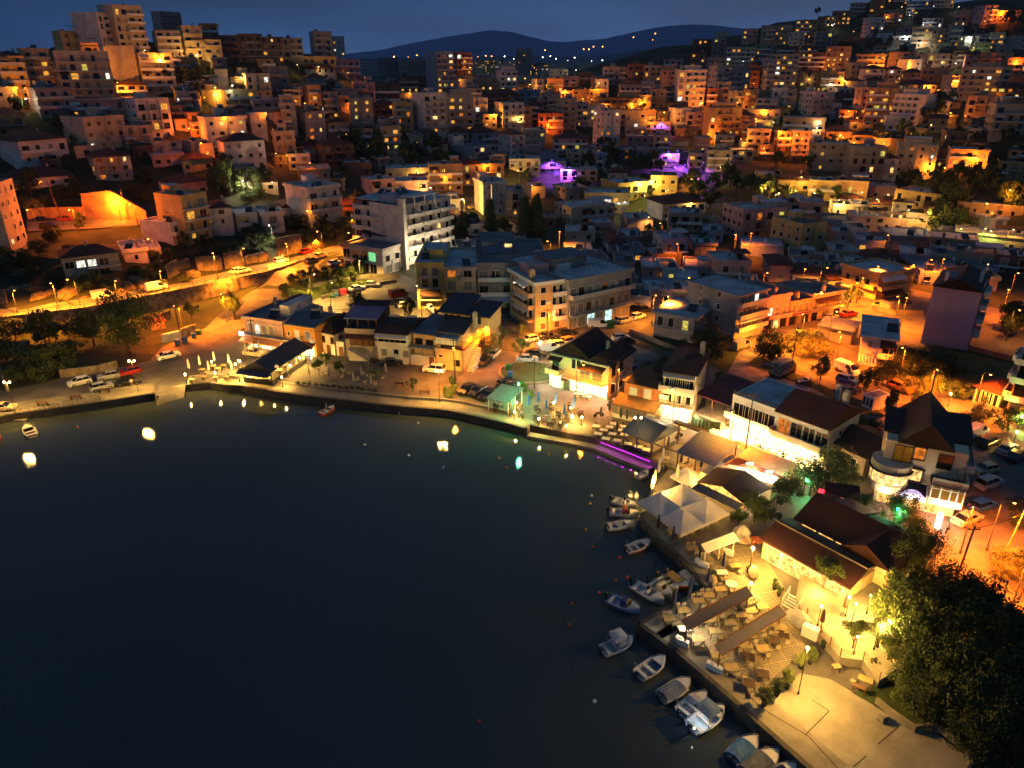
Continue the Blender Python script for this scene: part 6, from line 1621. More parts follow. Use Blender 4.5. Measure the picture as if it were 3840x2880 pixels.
series('A', [(1752,740),(1850,705),(1935,755),(1985,665),(2120,690),(2145,755)], 'folded cream parasol on the left quay terrace, {0} from the left', closed_parasol, h=3.0, m=M_['cloth_w'], group='cream folded parasols')
series('B', [(205,790),(345,770),(640,998),(735,925),(805,880),(865,1035),(1020,870),(1070,1040),(1320,1105),(1400,1040),(1500,1130),(1480,930),(1655,1010),(1235,860)], 'folded grey parasol on the dark terrace, {0} from the left', closed_parasol, h=3.0, m=mat('canvas_ash', '#7a7670', .85), group='grey folded parasols')
series('D', [(5,920),(95,860),(275,945),(170,1070),(700,1235),(835,1400),(1040,1450),(212,930)], 'folded parasol around the lit white tables, {0} from the left', closed_parasol, h=2.8, m=M_['cloth_k'], group='dark folded parasols by the blue tent')
series('D', [(640,1410),(600,1525),(560,1640),(790,1580),(535,1700)], 'tall white folded parasol at the water edge, {0} from the magenta strip', closed_parasol, h=3.6, m=M_['cloth_w'], group='white parasols at the water edge')
series('F', [(650,760),(788,870),(1245,1120),(1105,1270),(935,1410),(800,1465),(950,1330)], 'folded navy and white parasol along the terrace edge, {0} from the four joined parasols', closed_parasol, h=3.2, m=M_['cloth_n'], group='navy folded parasols')
for (X, Y, lb) in ((415, 380, 'folded brown parasol nearer the rope fence on the bright terrace'), (615, 250, 'folded brown parasol nearer the taverna on the bright terrace')):
    p = at(*zp('I', X, Y), 2.3); closed_parasol(lb, Vector((p.x, p.y, 2.3)), 2.7, M_['cloth_br'], 'brown folded parasols')
# furniture ------------------------------------------------------------------
TW = mat('table_top_pale', '#a08a58', .7, var=.15, scale=2); TD = mat('table_top_dark', '#4a3018', .7, var=.2, scale=2, wave=('X', 9, .8)); CHW = mat('chair_white', '#a89b7c', .6, var=.1); CHD = mat('chair_dark', '#2a221c', .7, var=.2); TWW = mat('table_cloth_white', '#cfc8b8', .8, var=.08)
_fm = {}
def table(label, p, a, w=1.25, d=.85, top=TW, leg=M_['wood'], group='tables', h=.75, round_=False):
    k = (w, d, top.name, round_, h)
    if k not in _fm:
        t = MB()
        if round_: t.lathe([(w/2, h-.05), (w/2, h)], 18)
        else: t.box(-w/2, -d/2, h-.05, w/2, d/2, h)
        lg = MB(); lg.box(-.035, -.035, 0, .035, .035, h-.05); _fm[k] = (t.mesh('table_top', top), lg.mesh('leg', leg))
    T = thing('table', label, 'table', p, a, group); link('table_top', _fm[k][0], T)
    for sx in (-1, 1):
        for sy in (-1, 1): link('leg', _fm[k][1], T, (sx*(w/2-.1)*(.6 if round_ else 1), sy*(d/2-.1)*(.6 if round_ else 1), 0))
    return T
def chair(label, p, a, m=CHW, group='chairs'):
    k = ('ch', m.name)
    if k not in _fm:
        s = MB(); s.box(-.21,-.21,.42,.21,.21,.46); b = MB()
        for x in (-.19, .19): b.box(x-.02, .19, .46, x+.02, .23, .95)
        for z in (.6, .74, .88): b.box(-.17, .195, z, .17, .225, z+.07)
        l = MB(); l.box(-.02,-.02,0,.02,.02,.42); _fm[k] = (s.mesh('seat', m), b.mesh('backrest', m), l.mesh('leg', m))
    T = thing('chair', label, 'chair', p, a, group); link('seat', _fm[k][0], T); link('backrest', _fm[k][1], T)
    for sx in (-.18, .18):
        for sy in (-.18, .18): link('leg', _fm[k][2], T, (sx, sy, 0))
    return T
def tset(zn, X, Y, a, lab, n=2, z=1.34, top=TW, cm=CHW, w=1.25, d=.85, g='tables', cg='chairs', round_=False):
    p = at(*zp(zn, X, Y), z+.72); p.z = z; table(lab, p, a, w, d, top, group=g, round_=round_)
    spots = [(-w*.25, d/2+.22, 0), (w*.25, -d/2-.22, math.pi), (w*.25, d/2+.22, 0), (-w*.25, -d/2-.22, math.pi)][:n]
    where = ['beyond', 'before', 'right beyond', 'left before']
    for i, (x, y, r) in enumerate(spots):
        x += rnd.uniform(-.08, .08); y += rnd.uniform(-.03, .12)*(1 if y > 0 else -1)
        q = p+Vector((x*math.cos(a)-y*math.sin(a), x*math.sin(a)+y*math.cos(a), 0)); chair(f"{'white' if cm is CHW else 'dark'} chair {where[i]} {lab}", q, a+r+rnd.uniform(-.2, .2), cm, cg)
ROWJ = [('H',757,285,0),('H',877,215,0),('J',990,1110,0),('J',1130,1040,0),('J',1290,955,0)]
aT = R(-14)
jw = [(590,1355),(785,1245),(995,1110),(1130,1040),(1295,955)]
for i, (X, Y) in enumerate(jw): tset('J', X, Y, aT+.35, f"pale table along the boats, {ORD[i]} from the quay corner", 3, g='pale terrace tables', cg='white terrace chairs')
jm = [(800,1500),(1060,1385),(1195,1370),(1260,1260),(1345,1210),(1520,1110),(1640,1065)]
for i, (X, Y) in enumerate(jm): tset('J', X, Y, aT+.35, f"pale table under the first long awning, {ORD[i]} from the water", 2, top=TWW if i in (0, 5) else TW, g='pale terrace tables', cg='white terrace chairs')
jn = [(985,1640),(1225,1530),(1430,1415),(1590,1310),(1725,1250),(1885,1190),(1700,1050)]
for i, (X, Y) in enumerate(jn): tset('J', X, Y, aT+.35, f"pale table in the middle terrace row, {ORD[i]} from the water", 2, g='pale terrace tables', cg='white terrace chairs')
hm = [(1195,620),(1350,520),(1460,540),(1490,440),(1575,385),(1680,330),(1770,370)]
for i, (X, Y) in enumerate(hm): tset('H', X, Y, aT+.3, f"pale table under the second long awning, {ORD[i]} from the water", 2, g='pale terrace tables', cg='white terrace chairs')
hn = [(1325,735),(1610,560)]
for i, (X, Y) in enumerate(hn): tset('H', X, Y, aT+.3, f"pale table past the second awning, {ORD[i]} from the water", 2, w=1.35, d=.9, g='pale terrace tables', cg='white terrace chairs')
hd = [(1487,640),(1490,880),(1615,795),(1720,485),(1800,435)]
for i, (X, Y) in enumerate(hd): tset('H', X, Y, aT, f"dark topped table on patterned floor, {ORD[i]} of the dark group", 3, top=TD, w=1.1, d=1.1, g='dark topped terrace tables', cg='white chairs at the dark tables')
jt = [(915,385,0),(1115,530,0),(1295,455,0),(1505,625,0),(1320,720,0)]
for i, (X, Y, _) in enumerate(jt): tset('J', X, Y, aT+.25, f"pale table near the white framed awning, {ORD[i]} from the boats", 3, top=TWW if i == 4 else TW, g='pale tables by the white awning', cg='white chairs by the white awning')
tset('J', 1450, 880, 0, 'round white table beside the first long awning end', 2, top=TWW, w=1.3, d=1.3, round_=True, g='round tables')
for i, (X, Y) in enumerate([(735,270),(815,240),(905,215),(1035,140),(1110,120),(1195,90),(1230,75),(560,180),(600,220)]): chair(f"white slatted chair lined up at the parasol edge, {ORD[i]} from the left", at(*zp('J', X, Y), 1.34), R(200), CHW, 'chairs lined up at the parasols')
tset('I', 560, 700, .2, 'small pale table beside the raised terrace wall', 0, w=.8, d=.6); tset('I', 815, 815, -.6, 'pale table by the dark trees on the apron', 0, w=1.3, d=.8); chair('white slatted chair standing alone by the dark trees', at(*zp('I', 695, 860), 1.33), .8); tset('I', 760, 880, -.6, 'low brown bench table before the pale table by the trees', 0, w=1.2, d=.5, top=M_['wood'])
# left terrace, dark terrace, middle cafe, restaurant tables
la = [(1770,790),(1880,765),(1990,770),(2090,765),(1860,700),(1960,665),(2010,690),(2060,660)]
for i, (X, Y) in enumerate(la): tset('A', X, Y, R(-8), f"cream table on the left quay terrace, {ORD[i]} of eight", 2, top=TW, cm=CHD, w=.95, d=.8, g='left terrace tables', cg='dark chairs on the left terrace')
lb_ = [(300,630),(390,665),(500,660),(560,690)]
for i, (X, Y) in enumerate(lb_): tset('B', X, Y, R(5), f"bright table before the corner cafe, {ORD[i]} from the left", 2, top=TWW, cm=CHD, g='corner cafe tables', cg='dark chairs before the corner cafe')
it = [(240,1010),(330,1020),(420,1015),(540,930),(600,880)]
for i, (X, Y) in enumerate(it): tset('B', X, Y, R(5), f"table inside the ribbed cafe tent, {ORD[i]} from the left", 2, top=TWW, cm=CHD, g='tables in the cafe tent', cg='chairs in the cafe tent')
for i, (X, Y) in enumerate([(1030,985),(1195,1020),(1275,985),(1355,1050),(1435,1080),(1545,1095),(1620,1035),(1410,990),(1520,1010),(1580,980),(980,1000),(1210,960),(1460,1010)]):
    mb = MB(); rr_ = MB(); p = at(*zp('B', X, Y), 1.34); T = thing('armchair', f"round pale cane armchair on the dark terrace, {ORD[i]} listed from the water side", 'chair', p, rnd.uniform(0, 6), 'cane armchairs on the dark terrace')
    mb.lathe([(.3,.36),(.33,.42)], 10); put('seat', mb, CHW, T); rr_.tube([(.4*math.cos(R(a)), .4*math.sin(R(a)), .75) for a in range(-20, 201, 20)], .05, 5); put('backrest', rr_, CHW, T)
    for a in (45, 135, 225, 315): l = MB(); l.cyl((.25*math.cos(R(a)), .25*math.sin(R(a)), 0), (.28*math.cos(R(a)), .28*math.sin(R(a)), .4), .025, n=5); put('leg', l, CHW, T)
ct = [(850,1050),(1010,1080),(1100,1040),(1120,1120),(1270,1160),(1370,1190),(1440,1195),(1290,1060),(1420,1040),(1500,1120),(1600,1150),(1700,1100),(1740,1110),(1620,1060),(1520,1225),(1080,980)]
for i, (X, Y) in enumerate(ct): tset('C', X, Y, rnd.uniform(-.4, .4), f"low table among the blue parasols, {ORD[i]} from the pergola", 3, top=CHD, cm=CHD, w=.75, d=.75, g='dark cafe tables', cg='dark cafe chairs')
dt = [(40,1000),(140,935),(100,970),(60,1090),(130,1040),(205,1000),(240,965),(180,1110),(290,1145),(400,1175),(480,1205),(-40,960),(250,1050),(-20,1040)]
for i, (X, Y) in enumerate(dt): tset('D', X, Y, R(-20), f"white restaurant table beside the magenta quay, {ORD[i]} of fourteen", 2, top=TWW, cm=CHD, w=1.2, d=.9, g='white restaurant tables', cg='dark chairs at the white tables')
du = [(860,1370),(930,1400),(1000,1440),(1080,1480),(690,1290),(640,1330)]
for i, (X, Y) in enumerate(du): tset('D', X, Y, R(-20), f"table under the slate blue awning, {ORD[i]} from the left", 2, top=TW, cm=CHW, w=1.0, d=.8, g='tables under the slate awning', cg='chairs under the slate awning')
dv = [(1640,1135),(1730,1170),(1800,1220),(1880,1255),(1960,1290),(2040,1330)]
for i, (X, Y) in enumerate(dv): tset('D', X, Y, R(-20), f"white table at the dazzling restaurant, {ORD[i]} from the left", 2, z=1.78, top=TWW, cm=CHD, w=1.1, d=.8, g='tables of the dazzling restaurant', cg='chairs of the dazzling restaurant')
dc_ = [(1690,900),(1760,905),(1820,930)]
for i, (X, Y) in enumerate(dc_): tset('C', X, Y, R(-10), f"low table before the gabled restaurant, {ORD[i]} from the left", 2, top=TWW, cm=CHW, w=.8, d=.6, g='tables before the gabled restaurant', cg='chairs before the gabled restaurant')
# long narrow terrace awnings
def long_awning(label, za, A, B, w, m, zt=2.9, post=M_['wood']):
    a, b = at(*zp(za, *A), zt+1.3), at(*zp(za, *B), zt+1.3); d = b-a; Ln = d.length; T = thing('terrace_awning', label, 'awning', Vector((a.x, a.y, 1.33)), math.atan2(d.y, d.x), 'terrace awnings')
    mb = MB(); mb.add([(0,0,zt),(Ln,0,zt),(Ln,-w,zt-.45),(0,-w,zt-.45),(0,0,zt-.05),(Ln,0,zt-.05),(Ln,-w,zt-.5),(0,-w,zt-.5)], [(3,2,1,0),(4,5,6,7),(0,1,5,4),(1,2,6,5),(2,3,7,6),(3,0,4,7)]); put('canvas', mb, m, T)
    mb = MB(); mb.box(0, -.02, zt, Ln, .1, zt+.12); mb.box(0, -w-.06, zt-.55, Ln, -w+.02, zt-.42); put('beam', mb, post, T)
    for x in (.3, Ln/2, Ln-.3): p = MB(); p.cyl((x, -w/2, 0), (x, -w/2, zt-.2), .07); put('post', p, post, T)
    return T
AWG = mat('awning_taupe', '#55525c', .85, var=.15)
long_awning('long narrow taupe awning strip nearer the moored boats', 'H', (870,318), (1468,5), .9, AWG)
long_awning('long narrow taupe awning strip further from the moored boats', 'H', (1172,548), (1765,175), .9, AWG)
long_awning('short white framed awning strip beside the four joined parasols', 'J', (1035,350), (1485,180), .9, M_['cloth_w'], 2.6, M_['frame'])
def planter(label, p, a, w=1.3, d=.5, plant=True, m=M_['white'], h=.6):
    T = thing('planter', label, 'planter', p, a, 'planters'); mb = MB(); mb.box(-w/2,-d/2,0,w/2,d/2,h); put('box', mb, m, T); return T
PLN = [('J',1400,470,'white planter box at the inner foot of the white framed awning'),('J',1060,640,'white planter box at the seaward foot of the white framed awning'),('H',880,530,'white planter at the seaward foot of the first long awning'),('H',1190,770,'white planter at the seaward foot of the second long awning'),('H',840,500,'smaller white planter beside the first awning foot'),('H',1125,735,'smaller white planter beside the second awning foot'),('J',980,590,'small white planter pot by the seaward white awning foot')]
for i, (z_, X, Y, lb) in enumerate(PLN): planter(lb, at(*zp(z_, X, Y), 1.33), R(-35), 1.3 if i < 4 else .6, .5)
planter('white drinks cabinet with a dark open front against the raised terrace', at(*zp('I', 320, 440), 1.33), R(-40), 1.6, .8, h=1.3)
mb = MB(); n = 9; rings = []
for z, r in ((0,.8),(.6,.85),(1.2,.7),(1.6,.35),(1.75,.05)): rings.append([(r*1.9*math.cos(2*math.pi*i/n)*(1+.1*math.sin(i*3)), r*.8*math.sin(2*math.pi*i/n)*(1+.1*math.cos(i*2+z)), z) for i in range(n)])
cb = mb.loft(rings).mesh('covered_counter', mat('grey_tarp', '#a8a498', .7, bump=.5, bscale=1.5))
tag(link('covered_counter', cb, None, at(*zp('I', 225, 330), 1.33), R(-50)), 'counter wrapped in grey tarpaulin at the foot of the white steps', 'counter')
tag(link('covered_stack', cb, None, at(*zp('F', 1430, 800), 1.33), R(-45), (.8, 1.2, 1.25)), 'tall pale tarpaulin cover over stacked things by the white awning', 'cover')
# wooden steps up to the bright terrace
p = at(*zp('I', 135, 200), 1.33); T = thing('terrace_steps', 'white wooden steps with railings up to the bright terrace', 'steps', p, R(-48))
for i in range(5): mb = MB(); mb.box(-.8, i*.28, .1+i*.19, .8, i*.28+.26, .16+i*.19); put('tread', mb, M_['white'], T)
for x in (-.85, .85): mb = MB(); mb.tube([(x,0,0),(x,0,1.0),(x,1.4,1.9),(x,1.4,0)], .04, 5); mb.tube([(x,0,.5),(x,1.4,1.4)], .03, 5); put('railing', mb, M_['white'], T)
# ---------------------------------------------------------------- lamps near the water
_gl = {}
def globe_lamp(label, p, h=2.4, P=260, col='y', heads=1, group='globe lamps', r=.17, spread=.45, rz=0):
    k = (h, heads, col, r)
    if k not in _gl:
        mb = MB(); mb.cyl((0,0,0),(0,0,h-.1),.045,n=6); mb.cyl((0,0,0),(0,0,.3),.1,n=6)
        xs = [0] if heads == 1 else [-spread, spread]
        if heads > 1: mb.tube([(-spread,0,h-.15),(-spread*.5,0,h),(0,0,h-.2),(spread*.5,0,h),(spread,0,h-.15)], .03, 5)
        gm = MB(); gm.ball((0,0,h), r, 8, 6); _gl[k] = (mb.mesh('post', M_['rail']), gm.mesh('globe', M_[GLM[col]]), xs)
    t = thing('lamp_post', label, 'lamp post', p, rz, group); link('post', _gl[k][0], t)
    for x in _gl[k][2]:
        g = link('globe', _gl[k][1], t, (x, 0, 0)); light((.14, -.1, h-r-.12), col, P*(2.9 if h < 5 else 3.6), g, .1 if h < 5 else .13)
    return t
def lamps(zn, pts, lab, h, P, col='y', group='globe lamps', z=1.33, at_head=True, **k):
    for i, (X, Y) in enumerate(pts):
        p = at(*zp(zn, X, Y), z+(h if at_head else 0)); p.z = z; globe_lamp(lab.format(ORD[i]), p, h, P, col, group=group, **k)
lamps('A', [(1705,745),(1950,628),(1983,733),(2168,650),(2200,722),(2195,618)], 'white globe lamp on the left quay terrace, {0} from the left', 1.9, 480, group='globe lamps on the left terrace')
lamps('B', [(88,870),(118,955),(325,895),(570,1005),(655,885),(755,805),(875,805),(135,838)], 'white globe lamp around the ribbed cafe tent, {0} listed', 2.0, 480, group='globe lamps around the cafe tent')
lamps('C', [(1453,995),(1633,1048),(1748,1145),(1585,1235),(1303,1160),(1052,1090),(1070,995)], 'small globe lamp among the blue parasols, {0} listed', 1.5, 320, group='globe lamps of the quay cafe')
globe_lamp('brighter round lamp at the quay cafe corner rail', at(*zp('C',1645,1215), 1.34), 1.4, 500, 'y', 1, 'globe lamps of the quay cafe', .26)
p = at(*zp('A',1275,905), 1.33); globe_lamp('tall twin globe lamp post beside the black car on the left quay', p, 6.0, 900, 'y', 2, 'twin lamp posts')
p = at(*zp('A',150,1118), 1.33); globe_lamp('tall twin globe lamp post above the quay stairs at the far left', p, 6.0, 900, 'y', 2, 'twin lamp posts')
p = at(*zp('C',275,990), 1.33); globe_lamp('tall twin lamp post by the flower bed on the promenade', p, 6.0, 900, 'y', 2, 'twin lamp posts')
p = at(*zp('D',370,1215), 1.33); globe_lamp('unlit looking twin lamp post rising before the blue gabled tent', p, 5.6, 60, 'y', 2, 'twin lamp posts')
p = at(*zp('C',1090,1150), 1.34); globe_lamp('tall post with a green lit head at the pergola cafe', p, 6.2, 900, 'g', 1, 'green lamps')
p = at(*zp('C',1013,960), 1.34); globe_lamp('green lamp shining into the small palm by the pergola', p, 2.2, 600, 'g', 1, 'green lamps')
p = at(*zp('C',1310,700), 1.34); globe_lamp('white street lamp on the plaza before the gabled restaurant', p, 6.5, 1800, 'w', 1, 'plaza lamps', .22)
p = at(*zp('J',1690,740), 1.34); globe_lamp('white post with a star shaped bright lamp over the patterned paving', p, 3.6, 1300, 'y', 1, 'terrace lamps', .2)
p = at(*zp('I',220,945), 1.33); globe_lamp('slender lamp post among potted shrubs lighting the concrete apron', p, 5.6, 1900, 'y', 1, 'terrace lamps', .16)
p = at(*zp('H',960,420), 1.34); globe_lamp('small bright lamp shining on a white table by the first awning', p, 2.2, 260, 'w', 1, 'terrace lamps', .1)
p = at(*zp('F',600,430), 1.34); globe_lamp('bright lamp at the inner corner behind the four joined parasols', p, 2.8, 900, 'y', 1, 'terrace lamps', .15)
p = at(*zp('H',1480,120), 1.34); globe_lamp('white lantern by the stone jar between the long awnings', p, 2.3, 700, 'y', 1, 'terrace lamps', .15)
p = at(*zp('G',880,760), 1.34); globe_lamp('green lamp head under the broad tree beside the palms', p, 3.5, 900, 'g', 1, 'green lamps', .2)
p = at(*zp('G',30,400), 1.34); globe_lamp('green spot lamp hidden in the dark tree by the street', p, 2.6, 500, 'g', 1, 'green lamps')
for i, (X, Y, h, P) in enumerate([(675,90,2.6,600),(730,150,2.8,700),(425,170,2.6,500),(1018,300,3.0,600),(975,330,3.0,500),(940,345,3.0,600),(745,440,2.2,300),(860,80,2.4,500)]):
    q = at(*zp('I', X, Y), 2.3+h); q.z = 2.3; globe_lamp(f"warm bulb lamp under the leaves of the bright terrace, {ORD[i]} from the taverna", q, h, P, 'y', 1, 'bulb lamps of the bright terrace', .12)
p = at(*zp('5',640,1185), 1.4); street_lamp(Vector((p.x, p.y, 1.4+7)), 'y', 9000, 'yellow street lamp at the park corner over the lit lot', 7, None, 0)
p = at(*zp('5',1010,1060), 1.6); street_lamp(Vector((p.x, p.y, 1.6+7)), 'y', 9000, 'yellow street lamp behind the two parked cars on the lot edge', 7, None, -1.2)
p = at(*zp('5',1480,1290), 1.3); street_lamp(Vector((p.x, p.y, 8)), 'y', 7000, 'yellow street lamp at the foot of the yellow apartment block', 6.7, None, 2.4)
p = at(*zp('B',1120,330), 1.3); street_lamp(Vector((p.x, p.y, 8)), 'y', 6500, 'yellow street lamp behind the waterfront houses', 6.7, None, 1.2)
for (z_, X, Y, c, P, lb) in [('C',1390,405,'o',5000,'orange street lamp on the tall pole by the corner block'),('C',425,800,'o',4200,'orange street lamp on the waterfront pole by the beige house'),('C',760,560,'s',2500,'orange street lamp above the street between house and plaza'),
        ('A',1660,410,'s',5500,'orange street lamp on the pole beside the waste bins'),('A',2080,290,'o',4500,'orange street lamp at the wide street bend by the round tree'),('E',430,560,'s',4200,'orange street lamp near the round street tree'),('E',1000,720,'s',3800,'orange street lamp beside the parked orange car'),('E',1320,950,'s',4500,'orange street lamp on the leaning pole above the villa'),
        ('E',1800,1000,'s',4000,'orange street lamp near the cream garden wall'),('D',1990,320,'s',3800,'orange street lamp on the pole behind the painted truck'),('G',1900,960,'s',5000,'orange street lamp by the hedge on the lower right street'),('G',1990,1500,'s',6500,'orange street lamp beyond the low posts, lower right'),('G',1500,1000,'s',3500,'orange street lamp at the big leaning pole'),
        ('7',1000,1070,'s',3500,'orange street lamp at the crossing below the corner house'),('7',700,1180,'s',3500,'orange street lamp over the street of the low houses'),('D',700,1000,'y',800,'low yellow lamp by the pergola frame'),('D',1300,1260,'o',2200,'orange lamp over the restaurant street'),('C',1750,1000,'o',1500,'orange lamp over the cafe street'),('C',2100,1050,'o',1800,'orange lamp by the lean-to street front'),('5',380,1010,'o',4500,'orange street lamp over the lower street below the long wall'),('5',650,860,'s',4000,'orange street lamp near the two cars parked at the wall end'),('A',2150,60,'o',3500,'orange street lamp at the foot of the long wall')]:
    p = atz(z_, X, Y, 1.3); street_lamp(Vector((p.x, p.y, 8.3)), c, P*3.2, lb, 7, None)
for (X, Y, c, P, lb) in [(2190,1020,'l',900,'lime garden lamp at the picture edge by the parked van'),(2145,1165,'y',350,'low garden lamp below the lime one'),(1530,810,'y',500,'yellow garden lamp beside the veranda house garden')]:
    p = atz('E', X, Y, 3.8); p.z = 1.4; globe_lamp(lb, p, 2.4, P, c, 1, 'garden lamps', .18)
# magenta strip under the restaurant edge
mg = mat('magenta_led', '#ff40ff', .4, var=0, emis='#d030ff', es=2.5)
stp = [at(a, b, 1.0) for a, b in [(601,443.5),(622,451.5),(650,462.6)]]
mb = MB(); mb.tube([p+Vector((-.06,-.1,.25)) for p in stp], .035, 5); tag(link('led_strip', mb.mesh('led_strip', mg)), 'magenta light strip glowing along the quay wall below the blue tent', 'light strip')
for i in range(7):
    q = stp[0].lerp(stp[2], i/6)+Vector((-.35,-.7,.1)); light(q, 'm', 25, None, .05)

# ---------------------------------------------------------------- vehicles
def paint(name, c, rough=.3): return mat('paint_'+name, c, rough, var=.05, spec=.6)
PT_ = dict(white=paint('white', '#d2d2d0'), silver=paint('silver', '#8d9196'), black=paint('black', '#101114'), red=paint('red', '#8e1712'), blue=paint('blue', '#1f4c9c'), grey=paint('grey', '#4b4e54'), orange=paint('orange', '#a8602a'), navy=paint('navy', '#1a2440'), green=paint('green', '#2c4a34'), beige=paint('beige', '#a89a7c'), dark=paint('dark', '#26241f'))
CARS = {  # length, width, height, hood fraction, cabin start/end at base and roof
 'hatch': (3.95, 1.7, 1.48, [(0,.55),(.02,.86),(.24,.96),(.36,1.0),(.97,.98),(1,.6)], (.22,.97,.40,.86)),
 'sedan': (4.5, 1.76, 1.44, [(0,.55),(.02,.82),(.26,.94),(.8,.98),(.98,.92),(1,.6)], (.24,.88,.40,.72)),
 'suv': (4.4, 1.82, 1.68, [(0,.6),(.02,1.0),(.24,1.08),(.36,1.1),(.97,1.08),(1,.65)], (.23,.98,.38,.9)),
 'van': (4.9, 1.9, 1.95, [(0,.6),(.02,1.0),(.16,1.1),(.3,1.12),(.98,1.12),(1,.6)], (.12,1.0,.28,.98)),
}
_cm = {}
def car_meshes(k):
    if k in _cm: return _cm[k]
    Ln, w, Hh, pr, (b0, b1, t0, t1) = CARS[k]
    def X(t): return Ln/2 - t*Ln                    # front at +x
    mb = MB(); rings = []
    for i, (t, z) in enumerate(pr):
        inn = .14 if i in (0, len(pr)-1) else 0; x = X(t); hw = w/2-inn
        rings.append([(x,-hw+.06,.22),(x,hw-.06,.22),(x,hw,.42),(x,hw-.02,z-.1),(x,hw-.12,z),(x,-hw+.12,z),(x,-hw+.02,z-.1),(x,-hw,.42)])
    mb.loft(rings); body = mb
    zb = 0.9 if k != 'van' and k != 'suv' else 1.04; zt = Hh-.06; hw = w/2-.09; tw = w/2-.24 if k != 'van' else w/2-.14
    g = MB(); g.loft([[(X(b0),-hw,zb),(X(b1),-hw,zb),(X(b1),hw,zb),(X(b0),hw,zb)],[(X(t0),-tw,zt),(X(t1),-tw,zt),(X(t1),tw,zt),(X(t0),tw,zt)]])
    r = MB(); r.box(X(t1)-.02,-tw-.01,zt,X(t0)+.02,tw+.01,zt+.06)
    for s in (-1, 1):                                # pillars
        for (bx, tx) in ((b0+.01, t0), ((b0+b1)/2, (t0+t1)/2), (b1-.02, t1-.01)):
            a = Vector((X(bx), s*(hw+.005), zb)); b = Vector((X(tx), s*(tw+.005), zt+.02)); r.cyl(a, b, .035, n=4)
    if k == 'van': r.box(X(.98), -hw-.012, zb, X(.45), -hw+.02, zt-.05); r.box(X(.98), hw-.02, zb, X(.45), hw+.012, zt-.05); r.box(X(1.0)-.01, -hw, zb, X(.97), hw, zt)
    wm = MB(); wm.cyl((0,-.1,0),(0,.1,0),.32,.32,14); rm = MB(); rm.cyl((0,-.115,0),(0,.115,0),.19,.19,10)
    hl = MB(); hl.box(-.05,-.17,-.07,.05,.17,.07)
    _cm[k] = (body.mesh('body', PT_['white']), g.mesh('windows', M_['carglass']), r.mesh('roof', PT_['white']), wm.mesh('tyre', M_['rubber']), rm.mesh('rim', M_['rim']), hl.mesh('headlight', M_['lens']), hl.mesh('tail_light', M_['red']), Ln, w, pr)
    return _cm[k]
def car(label, k, col, p0, p1, z=None, group='parked cars', name='parked_car', on=False, cat='car'):
    c = (p0+p1)/2; c.z = (z if z is not None else max(gz(c.x, c.y), gz(p0.x, p0.y), gz(p1.x, p1.y))+.1); a = math.atan2(p1.y-p0.y, p1.x-p0.x)
    T = thing(name, label, cat, c, a, group); me = car_meshes(k); Ln, w, pr = me[7:]
    for nm, m in zip(('body','windows','roof'), me[:3]):
        o = link(nm, m, T)
        if nm != 'windows': omat(o, PT_[col])
    for sx in (.31, -.31):
        for sy in (-1, 1): t = link('wheel', me[3], T, (sx*Ln, sy*(w/2-.1), .32)); link('rim', me[4], t)
    for sy in (-1, 1):
        o = link('headlight', me[5], T, (Ln/2-.1, sy*(w/2-.35), .68)); o2 = link('tail_light', me[6], T, (-Ln/2+.08, sy*(w/2-.3), .78))
        if on: omat(o, mat('headlight_on', '#ffffff', .3, var=0, emis='#fff0d0', es=6)); omat(o2, mat('tail_light_on', '#ff2010', .3, var=0, emis='#ff2010', es=6))
    return T
